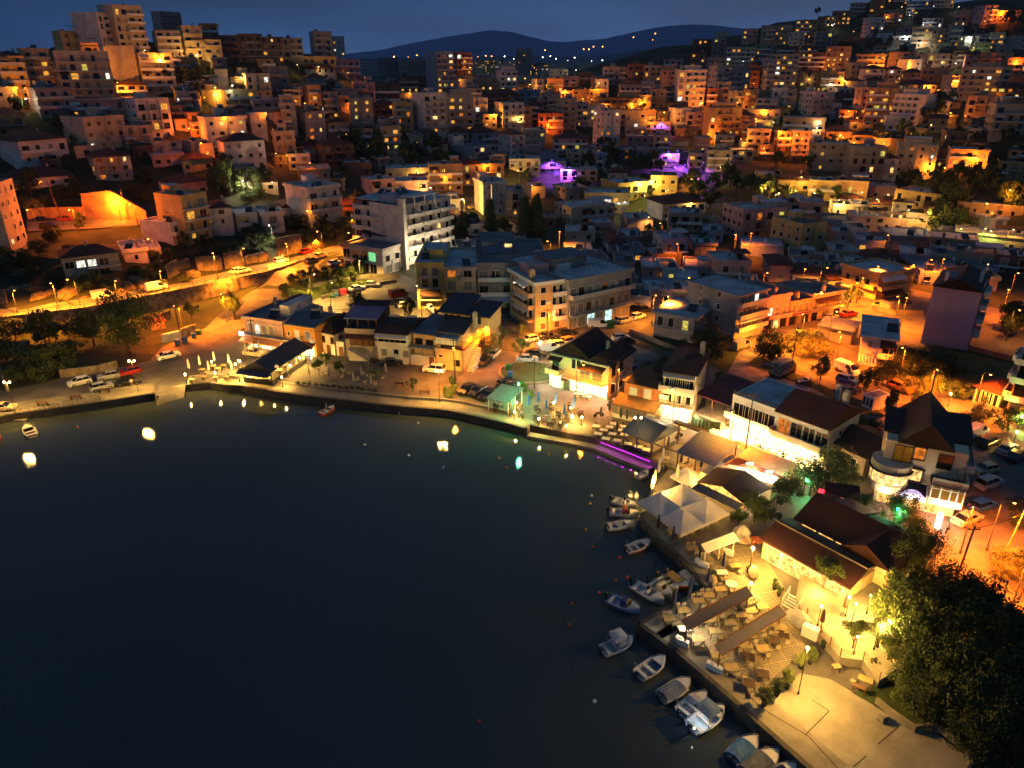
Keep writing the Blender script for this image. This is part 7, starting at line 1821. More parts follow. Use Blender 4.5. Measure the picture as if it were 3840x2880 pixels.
CL = '''A 640 865 835 815|hatch|white|white hatchback with its nose toward the quay edge, beside the silver one|r
A 920 800 1090 770|hatch|silver|small silver hatchback between the white hatchback and the red car|r
A 855 905 1025 865|hatch|silver|silver hatchback behind the quay bench
A 1120 765 1290 725|hatch|red|bright red car in the shade of the big tree|r
A 1100 850 1270 825|sedan|black|black car beside the twin globe lamp post
A 1480 615 1635 580|sedan|white|white sedan at the end of the orange street by the big tree
A -40 1085 85 1075|sedan|beige|pale car cut by the left picture edge on the quay
B 210 775 340 790|hatch|beige|cream car parked behind the folded cream parasols
B 1170 435 1265 420|van|orange|red and white van half hidden behind the waterfront houses
B 1285 145 1420 115|sedan|white|white sedan along the wall of the yellow lot
B 1455 95 1580 95|hatch|silver|silver hatchback right of the white sedan on the yellow lot
B 1735 200 1835 180|van|red|dark red boxy car at the side of the yellow block
B 1740 270 1870 260|sedan|black|black car next to the yellow block, left of the white one
B 1800 300 1915 290|hatch|white|white car next to the yellow block beside the black one
B 1640 890 1780 880|sedan|black|very dark car before the white house with solar racks
B 2095 950 2212 960|suv|white|white crossover on the orange waterfront street|r
C 715 95 815 70|hatch|white|white hatchback in the gravel court, the further of two
C 745 125 895 105|hatch|white|white hatchback in the gravel court, the nearer of two
C 1490 300 1655 285|sedan|black|black car parked at the orange lit corner, right of the pole
C 1325 335 1480 325|sedan|dark|dark hatchback parked at the orange lit corner, left of the pole
C 1140 385 1270 355|hatch|silver|small pale car in the orange street|r
C 1845 215 2000 215|van|white|white delivery van before the grey hall
C 2115 180 2212 160|hatch|silver|silver-green hatchback beside the green dumpster
C 2105 350 2200 345|hatch|white|pale blue car on the gravel lot
C 2155 400 2260 375|hatch|black|black car next to the pale blue car on the gravel lot
C 1095 565 1260 570|sedan|silver|grey sedan behind the round garden wall
C 1195 510 1350 520|sedan|black|dark sedan further behind the round garden wall
C 1345 470 1450 450|van|white|white van at the orange corner behind the dark sedan
C 1475 425 1570 415|hatch|beige|cream hatchback beside the gabled restaurant
C 1580 390 1650 375|hatch|orange|orange lit hatchback behind the restaurant roof
C 790 560 880 480|hatch|white|white hatchback parked under the street trees|r
C 700 635 775 560|sedan|black|black sedan parked by the stair of the beige house|r
C 500 925 610 840|sedan|black|black sedan beside the flower bed on the quay|r
C 625 930 715 870|sedan|black|black estate car in the middle of three on the quay|r
C 730 970 830 910|sedan|black|black car right of three, beside the grey pergola|r
C 910 840 1020 810|hatch|black|black car behind the small palm
6 1140 1370 1250 1340|hatch|silver|silver hatchback in the street below the grey hall
6 1260 1340 1355 1310|hatch|white|white hatchback at the end of the grey hall
6 1245 1255 1340 1270|sedan|black|black car in the orange side street
6 1330 1275 1400 1265|hatch|dark|dark car behind the black one in the orange side street
6 1230 1215 1290 1225|hatch|silver|pale car at the head of the orange side street
6 1480 535 1540 530|hatch|white|white car in the far small car park
6 1510 560 1580 555|sedan|dark|dark car in the far small car park
6 1540 575 1610 565|hatch|silver|silver car nearest in the far small car park
5 550 880 640 840|sedan|dark|dark car parked at the lower end of the long wall
5 630 830 710 800|hatch|beige|pale car parked at the upper end of the long wall
5 735 885 830 870|hatch|white|pale hatchback before the showroom deck
5 790 850 870 835|sedan|grey|dark grey car behind the pale one at the showroom
5 880 885 970 870|hatch|grey|grey car half hidden by the park trees
4 270 515 430 510|sedan|black|black car left of two at the glowing bank wall
4 470 510 610 505|hatch|red|dark red car right of two at the glowing bank wall
4 370 575 450 570|suv|black|black crossover at the edge of the hillside parking
4 1090 490 1200 480|hatch|grey|grey car beside the long glowing bank wall
5 1750 365 1805 350|hatch|white|white car in the orange street behind the tower block
5 1905 410 1955 400|hatch|beige|pale car right of the pole behind the tower block
7 755 1180 835 1150|hatch|silver|silver car parked at the bend of the orange street
7 890 1150 975 1130|sedan|red|dark red car beside the silver one at the bend
7 1125 1075 1230 1110|van|beige|estate car on the orange crossing|r
D 1395 190 1520 150|van|silver|silver van by the dark trees behind the yard
D 250 440 390 395|suv|blue|pale blue car behind the gabled restaurant
E 470 590 640 660|van|white|white delivery van parked askew on the orange street
E 480 690 640 745|hatch|blue|bright blue hatchback beside the white delivery van
E 495 820 630 810|sedan|navy|navy car in the grass by the site cabin
E 975 760 1130 820|suv|orange|orange lit crossover on the orange street
E 1650 1240 1850 1160|van|white|white minibus behind the villa
E 1790 1330 1960 1250|suv|dark|dark crossover right of the white minibus
E 1975 1400 2130 1310|sedan|silver|silver blue sedan on the lot behind the villa
E 2060 1465 2200 1370|sedan|navy|dark blue sedan furthest right on the lot
E 1760 1560 1920 1530|hatch|beige|cream hatchback at the red seats behind the villa|r
G 1700 350 1900 280|suv|silver|lilac-grey car on the dirt lot beside the villa
G 1645 560 1840 500|hatch|blue|metallic blue hatchback on the dirt lot
G 1480 700 1700 610|sedan|beige|beige sedan with lit rear window beside the villa'''
def cars():
    for ln in CL.splitlines():
        a = ln.split('|'); z_, *n = a[0].split(); n = [float(q) for q in n]; flat = z_ not in '457' or z_ == 'E'
        f = (lambda X, Y: atz(z_, X, Y-4, 1.4)) if z_ in 'ABCDEG6' else (lambda X, Y: hz(z_, X, Y))
        p0, p1 = f(n[0], n[1]), f(n[2], n[3]); Ln = CARS[a[1]][0]; c = (p0+p1)/2; d = (p1-p0); d.z = 0
        if d.length < .1: continue
        if len(a) > 4 and a[4] == 'r': d = -d
        d.normalize(); d *= Ln/2; car(a[3], a[1], a[2], c-d, c+d)
cars()
for X0, Y0, X1, Y1, k, col, lb in [(760,1165,960,1130,'van','red','moving white van with red tail lights, leftmost on the upper road'),(1220,1100,1380,1065,'van','white','moving white van lit yellow, second on the upper road'),(1925,950,2040,925,'hatch','white','moving white car lit yellow, third on the upper road')]:
    p0, p1 = hz('4', X0, Y0), hz('4', X1, Y1); c = (p0+p1)/2; d = (p1-p0).normalized()*2.2; car(lb, k, 'white', c-d, c+d, None, 'cars moving on the upper road', 'moving_car', True)
for X0, Y0, X1, Y1, col, lb in [(290,865,390,840,'white','moving white car with red tail lights near the middle of the road'),(515,790,600,765,'red','small red car braking near the tower block'),(0,945,60,935,'white','moving pale car behind the third one on the upper road')]:
    p0, p1 = hz('5', X0, Y0), hz('5', X1, Y1); c = (p0+p1)/2; d = (p1-p0).normalized()*2.1; car(lb, 'hatch', col, c-d, c+d, None, 'cars moving on the upper road', 'moving_car', True)
def truck():
    a, b = atz('D', 1870, 485, 1.4), atz('D', 2040, 440, 1.4); d = (b-a).normalized(); T = thing('box_truck', 'old box truck with scribbled grey-green body at the edge of the orange street', 'truck', a, math.atan2(d.y, d.x)+.2)
    mb = MB(); mb.box(-.6, 0, .8, 3.9, 2.3, 3.1); put('cargo_box', mb, mat('scribbled_panel', '#8f9488', .8, scale=1.3, c2='#4c5448', mixs=(.45,.55)), T)
    mb = MB(); mb.loft([[(3.9,.1,.6),(5.6,.1,.6),(5.6,2.2,.6),(3.9,2.2,.6)],[(3.9,.1,1.5),(5.6,.1,1.4),(5.6,2.2,1.4),(3.9,2.2,1.5)],[(3.9,.2,2.4),(4.9,.2,2.4),(4.9,2.1,2.4),(3.9,2.1,2.4)]]); put('cab', mb, PT_['green'], T)
    for x in (.4, 4.8):
        for y in (.15, 2.15): w = MB(); w.cyl((x,y-.14,.48),(x,y+.14,.48),.46,n=14); put('wheel', w, M_['rubber'], T)
    h = MB(); h.box(5.58,.3,.8,5.66,.6,1.0); put('headlight', h, M_['lens'], T); h = MB(); h.box(5.58,1.7,.8,5.66,2.0,1.0); put('headlight', h, M_['lens'], T)
truck()
_mk = {}
def moto(label, p, a, m='black'):
    T = thing('motorbike', label, 'motorbike', p, a, 'parked motorbikes')
    if 'w' not in _mk:
        w = MB(); w.cyl((0,-.06,.3),(0,.06,.3),.3,n=12); b = MB(); b.loft([[(-.45,-.1,.5),(.4,-.1,.45),(.4,.1,.45),(-.45,.1,.5)],[(-.6,-.12,.75),(.45,-.14,.8),(.45,.14,.8),(-.6,.12,.75)]]); f = MB(); f.tube([(.66,0,.3),(.42,0,1.0),(.36,-.3,1.05)],.03); f.tube([(.42,0,1.0),(.36,.3,1.05)],.03); s = MB(); s.box(-.62,-.13,.76,.1,.13,.86)
        _mk.update(w=w.mesh('wheel', M_['rubber']), b=b.mesh('body', PT_['black']), f=f.mesh('handlebar', M_['metal']), s=s.mesh('seat', M_['cloth_k']))
    for x in (-.62, .66): link('wheel', _mk['w'], T, (x, 0, 0))
    o = link('body', _mk['b'], T); omat(o, PT_[m]); link('handlebar', _mk['f'], T); link('seat', _mk['s'], T)
for z_, X, Y, a, c, lb in [('C',2055,1030,.5,'black','scooter beside the bright restaurant corner post'),('G',1410,750,.8,'black','motorbike standing at the corner of the villa street'),('G',430,590,.9,'red','red motorbike by the brown roofed kiosk'),('B',1010,800,.1,'black','motorbike before the little white cottage'),('B',1560,860,.2,'red','red tinted motorbike by the white house'),('D',115,745,.6,'black','scooter under the pole left of the orange house'),('7',1010,1105,.2,'black','motorbike at the orange crossing'),('C',1920,1140,.3,'black','dark motorbike at the edge of the brown cafe floor'),('D',815,1085,.7,'black','scooter behind the blue gabled tent')]:
    moto(lb, atz(z_, X, Y, 1.34), a, c)

# ---------------------------------------------------------------- boats
def boat(label, p0, p1, w, hull, deck='#cfcabc', seat=True, motor=True, console=0, cover=None, cabin=None, bimini=None, stripe=None, frame=False, z=0, cm='white', name='moored_boat', group='boats moored along the quay', inner='#a8a498', mast=False):
    d = p1-p0; Ln = d.length; a = math.atan2(d.y, d.x); T = thing(name, label, 'boat', Vector((p0.x, p0.y, z)), a, group)
    hm = mat('hull_'+hull.strip('#'), hull, .4, var=.12, scale=1.5); dm = mat('deck_'+deck.strip('#'), deck, .6, var=.15, scale=2); im = mat('inner_'+inner.strip('#'), inner, .7, var=.2, scale=3)
    mb = MB(); rings = []; st = [(0,.86,.55),(.15,.94,.52),(.35,1,.52),(.55,.97,.56),(.72,.82,.62),(.86,.52,.7),(.95,.24,.77),(1.0,.03,.82)]
    for t, k, h in st:
        x = t*Ln; q = k*w/2; iw = max(q-.1, .01); fl = .18 if t < .9 else h-.1; kb = -.25+.3*max(0, t-.7)
        rings.append([(x,0,kb),(x,q*.72,kb*.2+.02),(x,q,h-.12),(x,q+.03,h-.02),(x,q,h),(x,iw,h),(x,iw*.85,fl),(x,-iw*.85,fl),(x,-iw,h),(x,-q,h),(x,-q-.03,h-.02),(x,-q,h-.12),(x,-q*.72,kb*.2+.02)])
    mb.loft(rings); o = put('hull', mb, hm, T)
    fl = MB(); fl.box(.1, -w*.34, .185, Ln*.82, w*.34, .2); put('floor', fl, im, T)
    def hw(t):
        for a_, b_ in zip(st, st[1:]):
            if a_[0] <= t <= b_[0]: return (a_[1]+(b_[1]-a_[1])*(t-a_[0])/(b_[0]-a_[0]))*w/2, a_[2]+(b_[2]-a_[2])*(t-a_[0])/(b_[0]-a_[0])
    fd = MB(); vs = []
    for t in (.68,.78,.88,.96): q, h = hw(t); vs.append((t*Ln, q-.08, h+.03, h+.09))
    top = [(x, y, z1) for x, y, z0, z1 in vs]+[(x, -y, z1) for x, y, z0, z1 in reversed(vs)]; bot = [(x, y, z_-.12) for x, y, z_ in top]; n = len(top)
    fd.add(top+bot, [tuple(reversed(range(n))), tuple(range(n, 2*n))]+[(i, (i+1) % n, n+(i+1) % n, n+i) for i in range(n)]); put('foredeck', fd, dm, T)
    rl = MB()
    for s in (-1, 1): rl.tube([(t*Ln, s*hw(t)[0]*.97, hw(t)[1]+.02+(.18 if t > .6 else 0)) for t in (0,.3,.62,.8,.93,1)], .022, 5)
    put('rub_rail', rl, M_['metal'], T)
    if stripe:
        s_ = MB()
        for s in (-1, 1): s_.loft([[(t*Ln, s*(hw(t)[0]+.012), hw(t)[1]-.3),(t*Ln, s*(hw(t)[0]+.04), hw(t)[1]-.14)] for t in (0,.2,.4,.6,.8,.92)], closed=False, cap=False)
        put('stripe', s_, mat('stripe_'+stripe.strip('#'), stripe, .5), T)
    if seat:
        for t in ((.12,.4) if not cover else (.1,)): s_ = MB(); q = hw(t)[0]; s_.box(t*Ln-.18, -q+.1, .38, t*Ln+.18, q-.1, .46); put('seat', s_, dm, T)
    if console:
        c = MB(); c.loft([[(Ln*.42,-.32,.2),(Ln*.52,-.32,.2),(Ln*.52,.32,.2),(Ln*.42,.32,.2)],[(Ln*.44,-.3,.95),(Ln*.51,-.3,.85),(Ln*.51,.3,.85),(Ln*.44,.3,.95)]]); put('console', c, dm, T)
        g = MB(); g.add([(Ln*.5,-.3,.88),(Ln*.5,.3,.88),(Ln*.46,.26,1.25),(Ln*.46,-.26,1.25)], [(0,1,2,3)]); put('windscreen', g, M_['carglass'], T)
    if cover:
        m = mat('boat_cover_'+cover.strip('#'), cover, .75, var=.2, scale=1.5, bump=.4, bscale=1.2); c = MB(); rg = []
        for t in (.05,.2,.4,.55,.68): q, h = hw(t); rg.append([(t*Ln,-q-.02,h-.05),(t*Ln,-q*.6,h+.2),(t*Ln,0,h+.3+.1*math.sin(t*9)),(t*Ln,q*.6,h+.2),(t*Ln,q+.02,h-.05)])
        c.loft(rg); put('cover', c, m, T)
    if cabin:
        m = mat('cabin_'+cabin.strip('#'), cabin, .7, var=.2, scale=2, bump=.2); c = MB(); q = w*.36
        c.loft([[(Ln*.42,-q,.5),(Ln*.72,-q*.8,.6),(Ln*.72,q*.8,.6),(Ln*.42,q,.5)],[(Ln*.45,-q*.9,1.25),(Ln*.6,-q*.75,1.25),(Ln*.6,q*.75,1.25),(Ln*.45,q*.9,1.25)]]); put('cabin', c, m, T)
        g = MB(); g.add([(Ln*.7,-q*.6,.75),(Ln*.7,q*.6,.75),(Ln*.62,q*.6,1.2),(Ln*.62,-q*.6,1.2)], [(0,1,2,3)]); put('windscreen', g, M_['carglass'], T)
    if bimini:
        m = mat('bimini_'+bimini.strip('#'), bimini, .7, var=.15); c = MB(); q = w*.46
        c.loft([[(Ln*(.25+.45*i/5),-q,1.75),(Ln*(.25+.45*i/5),-q*.5,1.9-.15*abs(i-2.5)/2.5),(Ln*(.25+.45*i/5),q*.5,1.9-.15*abs(i-2.5)/2.5),(Ln*(.25+.45*i/5),q,1.75)] for i in range(6)]); put('bimini_top', c, m, T)
        f = MB(); [f.cyl((Ln*t, s*q, .5),(Ln*t, s*q, 1.75),.03,n=5) for t in (.27,.68) for s in (-1,1)]; put('bimini_frame', f, M_['metal'], T)
    if frame:
        f = MB(); q = w*.42; f.tube([(Ln*.08,-q,.5),(Ln*.05,-q,1.3),(Ln*.05,q,1.3),(Ln*.08,q,.5)], .03, 5); f.tube([(Ln*.05,-q,1.3),(Ln*.55,0,.6)], .02, 5); put('frame', f, M_['metal'], T)
    if mast: f = MB(); f.cyl((Ln*.45,0,.2),(Ln*.45,0,1.9),.05); put('mast', f, M_['white'], T)
    if motor:
        c = MB(); c.loft([[(-.55+x,-y,z1),(-.55+x,y,z1),(-.1-x,y,z1),(-.1-x,-y,z1)] for x, y, z1 in ((.06,.12,.55),(0,.16,.7),(.02,.16,.95),(.1,.1,1.05))]); mo = put('outboard_motor', c, PT_['black'], T); l = MB(); l.box(-.38,-.05,-.3,-.24,.05,.55); put('motor_leg', l, M_['rail'], mo)
    return T
BL = [('F',240,430,465,478,1.7,'#d0cdc2',dict(console=1),'white open boat with a console, furthest of the pair beside the parasols'),
('F',215,540,478,545,1.7,'#cfccc6',dict(cabin='#6a2a20'),'white boat with a maroon canvas cuddy, nearer of the pair beside the parasols'),
('F',195,680,432,632,1.6,'#d8d4d0',dict(console=1,inner='#7c7f88'),'white open boat with grey cockpit, alone below the pair'),
('F',375,890,586,808,1.7,'#c9c5bc',dict(stripe='#a02818',frame=True,inner='#5c5850'),'open boat with a red side stripe and a metal gantry'),
('F',430,1205,712,1355,1.9,'#cfcac4',dict(console=1,inner='#96939a'),'large white console boat with its bow toward the terrace corner'),
('F',580,1185,782,1305,1.8,'#cbbf90',dict(cabin='#cfc49c',inner='#9c9268'),'cream boat with a rounded cuddy cabin beside the large console boat'),
('F',660,1140,842,1250,1.6,'#c4b684',dict(console=1,inner='#8a8058'),'cream open boat in the middle of the tied row'),
('F',748,1112,932,1240,1.7,'#a84f1e',dict(cover='#b08a4c',motor=True,seat=False),'orange wooden boat with a tan cover'),
('F',885,1095,1032,1232,1.6,'#3c7c86',dict(cover='#b8b29c',seat=False),'teal boat with a pale tarp, innermost against the quay'),
('F',200,1335,488,1438,1.8,'#8ea2c4',dict(cabin='#1c2a66',inner='#8c92a4'),'pale blue boat with a navy canvas over its console, lying apart'),
('F',478,222,566,165,1.3,'#c8bcae',dict(motor=False,stripe='#b0502c'),'small white dinghy with an orange rim at the end of the magenta strip'),
('H',150,590,424,465,1.9,'#c4c2c8',dict(cabin='#a8a6ae',bimini='#a0a2ac'),'boat enclosed in a grey canvas canopy, first below the quay corner'),
('H',475,815,716,645,1.9,'#c8c4bc',dict(frame=True,inner='#6c7484'),'open boat with a steel gantry and grey mats, second below the corner'),
('H',680,1020,945,850,1.9,'#a8a49c',dict(cover='#5c6474'),'boat under a flat slate grey cover, third below the corner'),
('H',860,1160,1092,975,1.8,'#b0aeae',dict(cabin='#8e8c90',frame=True,inner='#4c5664'),'grey boat with a slatted foredeck and windscreen, fourth below the corner'),
('H',960,1300,1252,1100,2.1,'#c8ccd2',dict(bimini='#49648c',inner='#dde6e4',console=1),'white boat lit inside under a blue bimini roof'),
('H',1330,1590,1555,1375,2.0,'#1c5080',dict(cover='#2c5c8c'),'blue boat under a blue cover'),
('H',1440,1720,1752,1500,2.1,'#8e8c9a',dict(cover='#4c5260'),'pale boat with a dark grey cover beside the blue one'),
('H',1700,1800,1905,1630,1.8,'#8a8490',dict(),'boat cut by the lower picture edge, only its bow showing'),
('K',452,862,355,718,1.9,'#d8d4bc',dict(inner='#5c1c18',motor=False),'small white boat with a maroon cockpit below the left quay'),
('K',-90,900,8,870,1.6,'#c8501c',dict(motor=False),'orange boat tip cut by the left picture edge'),
('B',968,1392,1118,1308,1.5,'#9c4038',dict(mast=True,motor=False,inner='#8c7c84'),'reddish rowing boat with a short white mast drifting alone')]
for z_, x0, y0, x1, y1, w, c, k, lb in BL:
    boat(lb, atz(z_, x0, y0, .35), atz(z_, x1, y1, .6), w, c, **k)
q = atz('H', 1040, 1230, .5); light(Vector((q.x, q.y, 1.6)), 'c', 60, None, .1)
q = atz('H', 985, 1295, 1.2); o = thing('boat_stern_lamp', 'tiny bright lamp at the stern of the boat with the blue roof', 'lamp', q); mb = MB(); mb.ball((0,0,0), .07, 6, 4); put('bulb', mb, M_['gloww'], o); mb = MB(); mb.cyl((0,0,-.6),(0,0,-.06),.02,n=5); put('stem', mb, M_['metal'], o)
boat('white cabin boat standing on land beside the yellow block', atz('5',1540,1200,1.9), atz('5',1610,1265,1.9), 1.9, '#d0ccc0', cabin='#cfcabc', z=1.75, group='boats on land', motor=False)
boat('grey dinghy on the ground beside the painted truck', atz('D',1685,340,1.6), atz('D',1765,360,1.6), 1.2, '#707478', z=1.65, group='boats on land', motor=False, seat=False)
boat('dark upturned looking boat in the weeds behind the painted truck', atz('D',2050,520,1.6), atz('D',2190,500,1.6), 1.6, '#3c3430', z=1.65, group='boats on land', motor=False)
bu = MB(); bu.ball((0,0,.05), .2, 8, 6); bu.cyl((0,0,.2),(0,0,.34),.04,n=5)
BM = {c: mat('buoy_'+c, h, .5, var=.1) for c, h in dict(white='#d8d8d0', orange='#c8501c', yellow='#c8a030').items()}; bme = bu.mesh('buoy', BM['white'])
for i, (x, y, c) in enumerate([(168,922,'orange'),(788,960,'white'),(883,983,'white'),(903,914,'white'),(1079,989,'yellow'),(1094,1009,'orange'),(958,1009,'white'),(1186,982,'yellow'),(1222,976,'yellow'),(1278,1070,'white'),(1275,1087,'yellow'),(1265,1143,'yellow'),(1282,1180,'orange'),(1338,1204,'orange'),(1330,1255,'orange'),(1356,1246,'orange'),(1294,1280,'orange'),(1236,1303,'orange'),(1229,1350,'orange'),(1284,1514,'white'),(1035,1558,'orange'),(862,893,'white')]):
    o = link('buoy', bme, None, at(x/2.16, y/2.16, .1)-Vector((0,0,.1))); omat(o, BM[c]); tag(o, f"small {c} buoy floating in the bay, {ORD[i]} of the scattered buoys from the far side", 'buoy', 'mooring buoys')
# mooring lines
def rope(label, A, B, sag=.3, r=.02, name='mooring_rope', cat='rope', group='mooring ropes', m=None):
    mb = MB(); mb.tube([tuple(A.lerp(B, i/8)-Vector((0,0,sag*4*(i/8)*(1-i/8)))) for i in range(9)], r, 4); return tag(link(name, mb.mesh(name, m or M_['rail'])), label, cat, group)
for z_, x0, y0, x1, y1, lb in [('H',424,465,470,360,'first boat below the quay corner'),('H',716,645,800,745,'second boat below the quay corner'),('H',945,850,990,930,'third boat below the quay corner'),('H',1092,975,1130,910,'fourth boat below the quay corner'),('H',1252,1100,1300,1045,'boat with the blue bimini roof'),('H',1555,1375,1640,1400,'blue covered boat'),('F',712,1355,760,1400,'large white console boat'),('F',586,808,640,850,'boat with the red stripe'),('F',842,1250,890,1320,'cream open boat')]:
    rope(f"mooring rope from the bow of the {lb}", atz(z_, x0, y0, .75), atz(z_, x1, y1, 1.3))
# ---------------------------------------------------------------- trees and plants
def crown_mesh(name, n, ls, seed, m, nb=9, shape='round', flat=1.0):
    rr = random.Random(seed); bl = []
    for i in range(nb):
        a = rr.uniform(0, 6.283); r = rr.uniform(.1, .92); z = rr.uniform(.2, .98)
        k = math.sin(math.pi*min(1, max(.08, z*.9)))
        bl.append((r*k*math.cos(a), r*k*math.sin(a), z, rr.uniform(.17, .38)))
    if shape == 'cone': bl = [(rr.uniform(-.12,.12)*(1-t), rr.uniform(-.12,.12)*(1-t), t, .16+.34*(1-t)**.8*(1.0 if t > .06 else .7)) for t in [i/(nb*1.6) for i in range(int(nb*1.6))]]
    v = []; f = []
    for i in range(n):
        b = rr.choice(bl); u = rr.uniform(-1, 1); a = rr.uniform(0, 6.283); q = math.sqrt(1-u*u); R_ = b[3]*(rr.uniform(.55, 1.08) if rr.random() < .8 else rr.uniform(0, 1.3))
        zs = .8 if shape != 'cone' else .45
        c = Vector((b[0]+R_*q*math.cos(a), b[1]+R_*q*math.sin(a), b[2]*flat+R_*u*zs))
        nrm = Vector((q*math.cos(a)+rr.uniform(-.8,.8), q*math.sin(a)+rr.uniform(-.8,.8), u+rr.uniform(-.5,.9))).normalized()
        t = nrm.orthogonal().normalized(); bt = nrm.cross(t); an = rr.uniform(0, 6.283); t, bt = t*math.cos(an)+bt*math.sin(an), bt*math.cos(an)-t*math.sin(an)
        s = ls*rr.uniform(.6, 1.4); o = len(v)
        v += [c-t*s*.5, c+bt*s*.32, c+t*s*.5, c-bt*s*.32]; f.append((o, o+1, o+2, o+3))
    me = bpy.data.meshes.new(name); me.from_pydata([tuple(q) for q in v], [], f); me.materials.append(m); me.update(); return me
def trunk_mesh(name, seed, m, top=.75, r=.07, limbs=4):
    rr = random.Random(seed); mb = MB(); mb.cyl((0,0,-.1),(0,0,top*.5),r,r*.7,7); mb.cyl((0,0,top*.5),(rr.uniform(-.05,.05),rr.uniform(-.05,.05),top),r*.7,r*.3,6)
    for i in range(limbs):
        a = 6.283*i/limbs+rr.uniform(-.4,.4); z = top*rr.uniform(.35,.6); mb.cyl((0,0,z),(.4*math.cos(a),.4*math.sin(a),z+.3),r*.5,r*.15,5)
    return mb.mesh(name, m)
_ct = {}
def crown(kind, q, var):
    k = (kind, q, var)
    if k not in _ct:
        m = dict(d=M_['leafd'], m=M_['leafm'], l=M_['leafl'], o=M_['leafo'], r=M_['leafr'], c=M_['cyp'])[kind]
        n, ls, nb = dict(f=(420,.2,8), n=(1700,.115,11), h=(5200,.06,22), x=(10000,.042,34))[q]
        _ct[k] = crown_mesh('crown', n, ls, hash((q, var)) % 1000 if False else ord(q)*7+var*13, m, nb, 'cone' if kind == 'c' else 'round')
    return _ct[k]
_tt = {}
def tree(label, p, hgt_, rad, kind='d', q='n', group=None, name='tree', cat='tree', clear=.25):
    v = rnd.randrange(3); T = thing(name, label, cat, p, rnd.uniform(0, 6.28), group)
    c = link('crown', crown(kind, q, v), T, (0, 0, hgt_*clear)); c.scale = (rad*rnd.uniform(.92,1.08), rad*rnd.uniform(.92,1.08), hgt_*(1-clear)/1.12)
    if v not in _tt: _tt[v] = trunk_mesh('trunk', v, M_['trunk'])
    t = link('trunk', _tt[v], T); t.scale = (hgt_*.45, hgt_*.45, hgt_*.85)
    return T
def tr(zn, X, Y, h, r, kind, q, label, z=None, **k):
    p = hz(zn, X, Y) if z is None else atz(zn, X, Y, z); p.z -= .05; return tree(label, p, h, r, kind, q, **k)
tr('A',1190,560,13,8.2,'d','x','huge dark leafy tree beside the white sedan on the left quay street', z=1.3, clear=.12)
tr('A',870,480,8,4.5,'d','h','dark tree leaning against the left side of the huge one', z=1.3, clear=.1)
for i, (X, Y, h, r) in enumerate([(150,430,5,4),(420,450,7,4.5),(640,420,4,3.5),(60,640,5,4),(260,700,5,4.5),(480,760,6,4.5),(600,700,4.5,3),(120,820,3,3),(350,830,3.5,3),(40,330,3,3),(700,560,3,2.6)]): tr('A',X,Y,h,r,'d','n',f"dark shrubby tree on the left bank, {ORD[i]} of the clump", z=1.3, group='dark shrubby trees on the left bank', clear=.05)
tr('4',1950,1330,7,2.6,'m','h','fresh green round tree in its own kerb at the street bend', z=1.3)
tr('A',1770,240,4,2.2,'m','n','small olive tree above the orange lit yard', z=1.5)
tr('B',1380,430,7.5,2.7,'d','h','dark tree on the yellow lot behind the tarpaulin house', z=1.3); tr('B',1900,440,6,2,'d','n','dark tree behind the solar rack roof', z=1.3); tr('B',1235,460,3,1.2,'m','n','small bush by the orange van on the lot', z=1.3, clear=.05)
tr('B',1930,1150,2.7,1.15,'d','n','small round tree in a planter on the promenade', z=1.33)
for i, (X, Y, h, r) in enumerate([(960,985,3.2,1.5),(1185,1005,3.2,1.6),(1540,1060,2.6,1.2),(1030,900,2.8,1.2)]): tr('B',X,Y,h,r,'m','n',f"low spreading tree over the dark terrace, {ORD[i]} listed", z=1.33, clear=.45, group='low trees on the dark terrace')
for i, X in enumerate(range(740, 1560, 62)): tr('B',X,1095+int((X-740)*.09),.9,.55,'d','f',f"small dark potted bush along the terrace edge, {ORD[i]} from the left", z=1.33, clear=.05, name='potted_bush', cat='bush', group='bushes along the dark terrace edge')
tr('C',900,430,5.5,2.2,'m','n','olive green tree beside the driveway of the corner block', z=1.3); tr('C',760,545,6,3.2,'d','h','dark spreading tree beside the stair of the beige house', z=1.3); tr('C',1115,545,4.5,1.9,'m','n','small street tree with a bare trunk before the orange corner', z=1.3, clear=.4)
tr('C',750,300,1.8,1.1,'m','f','low bush at the driveway wall', z=1.3, name='bush', cat='bush'); tr('C',1110,310,3,1.7,'m','n','tangled bush below the corner block', z=1.3, name='bush', cat='bush'); tr('C',1120,900,2.4,1.5,'m','n','round tree lit green beside the small palm', z=1.34, clear=.1); tr('C',1215,940,1.4,.8,'l','n','round clipped shrub at the end of the green lit bed', z=1.34, clear=.02, name='bush', cat='bush')
for i, (X, Y) in enumerate([(340,900),(380,930),(430,870)]): tr('C',X,Y,1.2,1.1,'l','n',f"low bright shrub in the promenade flower bed, {ORD[i]} from the left", z=1.34, clear=.02, name='bush', cat='bush', group='flower bed shrubs')
tr('C',400,850,2.6,.8,'m','n','thin young tree in the promenade flower bed', z=1.34)
